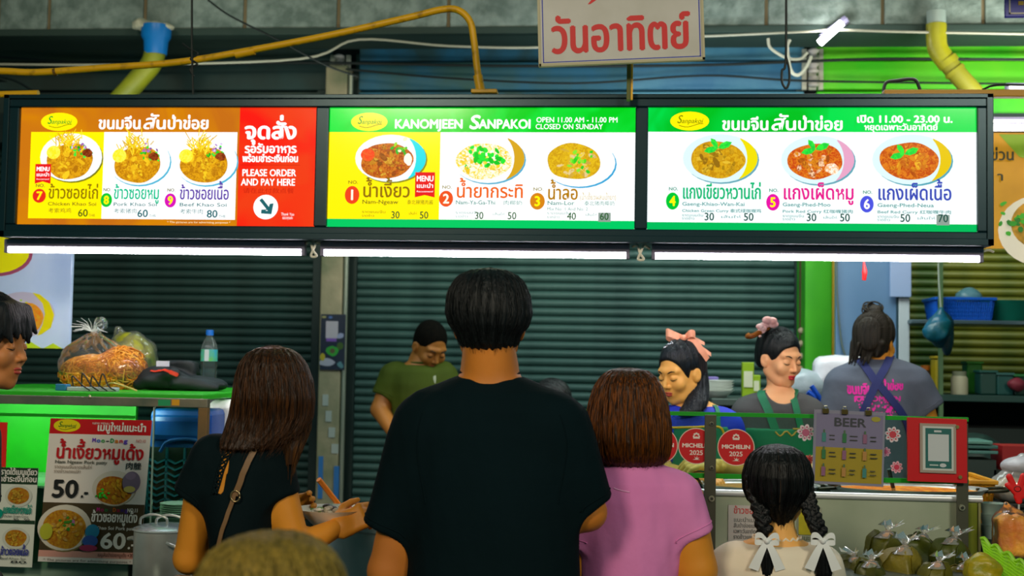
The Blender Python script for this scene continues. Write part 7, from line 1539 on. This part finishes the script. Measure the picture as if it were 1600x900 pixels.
hr = cap_hair(root, X_, .90, HN, .008, .008, -.045, n=260, seed=72, face=(.082, .108, .094), facec=(0, .118, -.024))
pt = [(546, 1074, 1092, .03, .02), (556, 1079, 1102, .045, .03), (580, 1081, 1106, .045, .03), (605, 1078, 1108, .04, .0), (625, 1070, 1106, .035, -.05), (640, 1060, 1098, .025, -.08), (649, 1054, 1082, .012, -.09)]
pp_ = rows2prof(pt, Y); blob('ponytail', lambda P: loft(P, pp_, .01)-.0012*np.sin(P[:, 0]*420), *bounds(pp_, .015), .0048, HN, hr, 1); strands(pp_, 120, HN, hr, 'ponytail_strands', seed=73, K=9)
PB = mat('#f0a888', 0.5, 0, 0.15, 40, '#e89878', 8); bw = empty('hair_bow', atv(1072, 530, Y), 'large peach satin bow on top of the ponytail of the server in blue', 'bow')
def ribbon_loop(pts, w0, w1, nm, m, par, Yo=0, up=(0, .35, 1)):
    vs = catmull([atv(x, y, Y+Yo+dz) for x, y, dz in pts], 5); u = np.array(up)/np.linalg.norm(up); v2 = []; n = len(vs)
    for i, p in enumerate(vs):
        ww = (w0+(w1-w0)*i/(n-1))/2; v2 += [p+u*ww+np.array((0, .0015, 0)), p-u*ww+np.array((0, .0015, 0)), p-u*ww-np.array((0, .0015, 0)), p+u*ww-np.array((0, .0015, 0))]
    b = MB(); b.add(v2, [(4*i+k, 4*i+(k+1) % 4, 4*i+4+(k+1) % 4, 4*i+4+k) for i in range(n-1) for k in range(4)], m); return b.build(nm, par, smooth=True)
ribbon_loop([(1070, 530, 0), (1055, 524, -.02), (1043, 519, -.02), (1041, 524, 0), (1052, 530, .02), (1070, 531, .01)], .026, .034, 'loop', PB, bw)
ribbon_loop([(1068, 530, 0), (1078, 521, -.03), (1086, 523, -.02), (1084, 530, .0), (1070, 533, .01)], .026, .030, 'loop', PB, bw)
ribbon_loop([(1075, 530, -.02), (1088, 538, -.03), (1098, 550, -.03), (1106, 562, -.02)], .030, .020, 'ribbon_end', PB, bw, up=(.6, .3, .7))
ribbon_loop([(1078, 527, .02), (1090, 532, .02), (1101, 537, .02)], .022, .012, 'ribbon_end', PB, bw); ribbon_loop([(1090, 540, .01), (1102, 548, .02), (1111, 554, .02)], .020, .014, 'ribbon_end', PB, bw)
b = MB(); b.sphere(atv(1068, 528, Y-.02), .012, PB, 10, 8); b.build('knot', bw, smooth=True)
b = MB(); rd = random.Random(3)
for k in range(9): b.sphere(atv(1038+k*1.6+rd.uniform(-1, 1), 543-k*1.0+rd.uniform(-2, 2), Y-.075), .0028, mat('#d8dce8', 0.15, 0.9), 8, 6)
tag(b.build('hair_clip', smooth=True), 'small sparkling clip in the front hair of the server in blue', 'clip')
# ---------------------------------------------------------------- server with the green apron and flower clip
Y = 4.9
root = empty('person', (atv(1215, 660, Y)[0], Y, 0), 'woman in dark grey tee and green apron straps, black updo, red lips', 'person')
hc = atv(1218, 560, Y); R = HR(-142, -12); X_ = (R, hc)
rows = [(590, 1204, 1232, .035), (604, 1198, 1238, .048), (612, 1182, 1252, .065), (622, 1164, 1266, .085), (640, 1152, 1276, .10), (670, 1148, 1282, .11), (720, 1152, 1278, .11), (790, 1154, 1276, .12), (870, 1150, 1280, .13)]
prof = rows2prof(rows, Y); GT = mat('#4a4a4c', 0.8, 0, 0.2, 25, '#404042', 4)
LA = (atv(1166, 645, Y), atv(1148, 715, Y-.02), atv(1196, 745, Y-.2), .044, .036, .024); RA = (atv(1266, 645, Y), atv(1284, 715, Y-.02), atv(1250, 748, Y-.2), .044, .036, .024)
body(root, (hc, 0.90, R), prof, [LA, RA], SKIN_L, atv(1218, 612, Y), (hand_nets(LA[2], (.8, -.5, -.2), (-.2, -.4, 1), side=1, s=.9), hand_nets(RA[2], (-.8, -.5, -.2), (.2, -.4, 1), side=-1, s=.9)), nr=.037)
zc = atv(1222, 622, Y-.05)
o, f = shirt(root, [p for p in prof if p[0] < atv(1215, 605, Y)[2]], [(atv(1168, 648, Y), atv(1154, 695, Y), .062, .058), (atv(1264, 648, Y), atv(1280, 695, Y), .062, .058)], GT, 'shirt', .007, .003, 81, k=.035, extra=lambda P, g: smax(g, -ell(P, zc+V3(0, 0, .02), (.055, .075, .045)), .008))
AP2 = mat('#067850', 0.7, 0, 0.15, 25, '#066a48', 4)
def apron2(P, prof=prof, zt=atv(1215, 668, Y)[2]): return smax(smax(loft(P, [(a, b_, c, d+.006, e+.006) for a, b_, c, d, e in prof], .02)+.003*wav(P, 20, 87), P[:, 2]-zt, .004), P[:, 1]-(Y+.0), .01)
lo, hi = bounds(prof, .02); hi[2] = atv(1215, 658, Y)[2]; lo[2] = atv(1215, 860, Y)[2]
ap = blob('apron', apron2, lo, hi, .009, AP2, root, 1)
strip(f, [atv(1192, 609, Y+.0), atv(1190, 618, Y-.06), atv(1200, 640, Y-.1), atv(1212, 672, Y-.12)], .030, AP2, 'apron_strap', ap, .003, 5)
strip(f, [atv(1236, 607, Y+.0), atv(1238, 618, Y-.06), atv(1246, 640, Y-.1), atv(1256, 672, Y-.12)], .026, AP2, 'apron_strap', ap, .003, 5)
def amap(x, y, d): 
    p = proj(apron2, np.array([atv(x, y, Y-.14)], np.float32), .002+d, .004); return tuple(proj(apron2, p, .002+d, .004)[0])
b = MB(); YT_ = mat('#c09030', 0.5)
b.tube([amap(x, 678+4*math.sin(x*.3), 0) for x in range(1212, 1262, 4)], .003, YT_, 6, 0); b.tube([amap(x, 668-abs(x-1250)*.8, 0) for x in range(1243, 1260, 3)], .003, YT_, 6, 0); b.tube([amap(1262+3*math.cos(a), 668+5*math.sin(a), 0) for a in np.linspace(0, 5, 8)], .0025, YT_, 6, 0); b.build('gold_embroidery', ap, smooth=True)
features(root, X_, .90, LIPR); legs(root, root.location.x, Y, .88, .16, DARK, SHOE, .11, -.01)
b = MB(); 
hr = cap_hair(root, X_, .90, hairmat('#0c1012', '#171b1e', 0.3), .008, .006, -.05, n=260, seed=82, face=(.080, .108, .092), facec=(0, .118, -.024), extra=lambda P, g: smin(g, ell(P, (.0, -.07, .085), (.045, .045, .035)), .02))
fc = empty('flower_clip', atv(1190, 510, Y), 'pink and white flower hair clip on a brown claw above the updo', 'clip')
b = MB(); b.tube([atv(1170, 522, Y+.03), atv(1168, 526, Y), atv(1178, 524, Y-.03), atv(1196, 514, Y-.02), atv(1208, 508, Y)], [.006, .010, .010, .010, .005], mat('#8a4a10', 0.3), 8, 4); b.build('claw', fc, smooth=True)
for (px, py, r, rot_) in ((1201, 505, .026, .5), (1186, 514, .020, 0), (1194, 509, .014, .9), (1185, 524, .009, 0)):
    c = atv(px, py, Y-.03)
    b = MB()
    for k in range(3 if r > .01 else 1):
        a = rot_+k*1.1-.8; b.sphere(c+np.array((math.cos(a)*r*.7, -.004*k, math.sin(a)*r*.45)), r*.75, mat('#f0c8c4', 0.5, 0, 0, 60, '#e8a8a0', 30), 12, 8, (1, .4, .75))
    b.build('petal', fc, smooth=True)
# ---------------------------------------------------------------- worker seen from behind with crossed straps
Y = 5.2
root = empty('person', (atv(1370, 640, Y)[0], Y, 0), 'worker seen from behind, messy bun, grey tee with crossed navy straps', 'person')
hc = atv(1368, 534, Y); R = HR(-38, -8); 
rows = [(540, 1350, 1392, .045), (558, 1344, 1400, .055), (566, 1326, 1420, .07), (576, 1310, 1438, .09), (595, 1300, 1446, .105), (630, 1297, 1440, .115), (690, 1298, 1436, .12), (760, 1300, 1434, .12), (840, 1298, 1438, .14)]
prof = rows2prof(rows, Y); GT2 = mat('#5a6070', 0.8, 0, 0.2, 25, '#4e5466', 4)
RA = (atv(1432, 600, Y), atv(1452, 672, Y+.02), atv(1430, 715, Y+.06), .05, .042, .026); LA = (atv(1312, 600, Y), atv(1304, 680, Y), atv(1320, 715, Y+.06), .05, .042, .026)
body(root, (hc, 0.90, R), prof, [LA, RA], SK2, atv(1372, 560, Y), (hand_nets(LA[2], (.3, 1, 0), (0, 0, 1), side=1), hand_nets(RA[2], (-.3, 1, 0), (0, 0, 1), side=-1)), nr=.046)
o, f = shirt(root, [p for p in prof if p[0] < atv(1370, 557, Y)[2]], [(atv(1428, 602, Y), atv(1452, 640, Y), .066, .062), (atv(1314, 602, Y), atv(1304, 650, Y), .064, .060)], GT2, 'shirt', .008, .003, 91, k=.04)
NV = mat('#101c60', 0.7)
for pts in ([(1340, 562), (1366, 588), (1386, 614), (1420, 656), (1436, 690)], [(1392, 560), (1378, 582), (1364, 610), (1348, 645), (1336, 680)]):
    strip(f, [atv(x, y, Y-(.02 if k == 0 else .13)) for k, (x, y) in enumerate(pts)], .030, NV, 'apron_strap', root, .004, 5, .003)
MG = mat('#f010a8', 0.6, 0, 0, 60, '#d808a0', 30); b = MB()
def smapp(x, y, d): 
    p = np.array([atv(x, y, Y-.16)], np.float32)
    for _ in range(3): p = proj(f, p, .0015+d, .004)
    return p[0]
Pq = []; bt = MB()
class Pr(Flat):
    def build(s, name, parent):
        V = np.array(s.mb.v, np.float32)
        for _ in range(4): V = proj(f, V, .0018, .004)
        s.mb.v = [tuple(map(float, v)) for v in V]; return s.mb.build(name, parent)
F = Pr(lambda x, y, d: tuple(atv(x, y, Y-.14)), 0); F.text('ขนมจีน', 1322, 1364, 614, 13, MG, .8); F.text('สันป่าข่อย', 1362, 1418, 608, 13, MG, .8); F.text('KANOMJEEN', 1332, 1414, 626, 8, MG, .5)
F.rect(1334, 617, 1350, 620, MG)
rd = random.Random(5)
for k in range(60):
    y = rd.uniform(628, 650); w_ = 42-(y-628)*.9; x = 1375+rd.uniform(-w_, w_); F.ell(x, y, rd.uniform(1, 3.2), rd.uniform(1, 3), MG, 7, True, 0, .15, k)
F.build('magenta_print', o)
legs(root, root.location.x, Y, .9, .17, DARK, SHOE)
HW = hairmat('#1c1610', '#2e251a', 0.45)
def bun(P, g):
    g = smin(g, ell(P, (.0, -.02, .135), (.032, .03, .028)), .008); return g
def wisp(P, g):
    for k in range(9): x = -.065+.016*k; g = smin(g, cone(P, (x, -.07, -.02), (x-.008+.010*math.sin(k*2), -.088+.012*math.sin(k), -.095-.025*math.sin(k*1.3+1)), .018, .003), .008)
    return bun(P, g)
hr = cap_hair(root, (R, hc), .90, HW, .012, .0, -.075, n=240, seed=92, extra=wisp, ripple=.003, lo=(-.11, -.16, -.19), hi=(.11, .13, .17), strand_r=.0014)
b = MB(); rd = random.Random(9)
for k in range(26):
    a = rd.uniform(0, 6.28); c = atv(1364+rd.uniform(-6, 6), 484+rd.uniform(-6, 7), Y); r = rd.uniform(.018, .034)
    b.tube([c+np.array((r*math.cos(a+t), r*.7*math.sin(a+t*1.3), r*.7*math.sin(t*1.1+a))) for t in np.linspace(0, 3.2, 9)], [.0035]*7+[.002, .001], HW, 5, 0)
for k in range(16):
    x = 1348+rd.uniform(-8, 12); c = atv(x, 535, Y-.08); b.tube([c, c+np.array((-.012, 0, -.04)), c+np.array((-.03+rd.uniform(-.01, .015), 0, -.075-rd.uniform(0, .02)))], [.003, .0022, .0008], HW, 4, 3)
b.build('messy_bun', hr, smooth=True, auto=False)
# ---------------------------------------------------------------- person mostly hidden behind the man's shoulder
Y = 4.9
root = empty('person', (atv(862, 700, Y)[0], Y, 0), 'person with black hair almost hidden behind the man\'s right shoulder', 'person')
hc = atv(862, 642, Y); R = HR(170, -25)
prof = rows2prof([(670, 848, 880, .05), (690, 835, 893, .06), (700, 812, 914, .08), (730, 805, 922, .1), (800, 812, 915, .11), (900, 812, 915, .12)], Y); s1, s2 = atv(820, 725, Y), atv(908, 725, Y)
LA = (s1, s1+V3(-.03, -.05, -.22), s1+V3(.05, -.2, -.25), .044, .036, .024); RA = (s2, s2+V3(.03, -.05, -.22), s2+V3(-.05, -.2, -.25), .044, .036, .024)
body(root, (hc, 0.90, R), prof, [LA, RA], SKIN, atv(862, 685, Y), (hand_nets(LA[2], (.8, -.6, 0), (0, 0, 1), side=-1), hand_nets(RA[2], (-.8, -.6, 0), (0, 0, 1), side=1)), torso_h=.015)
shirt(root, prof[1:], [(s1, s1+V3(-.02, -.03, -.13), .06, .055), (s2, s2+V3(.02, -.03, -.13), .06, .055)], DARK, 'shirt', .014, .003, 95); features(root, (R, hc), .9)
cap_hair(root, (R, hc), .90, HK, .012, .01, -.05, n=60, seed=96); legs(root, root.location.x, Y, .85, .15, DENIM, SHOE)
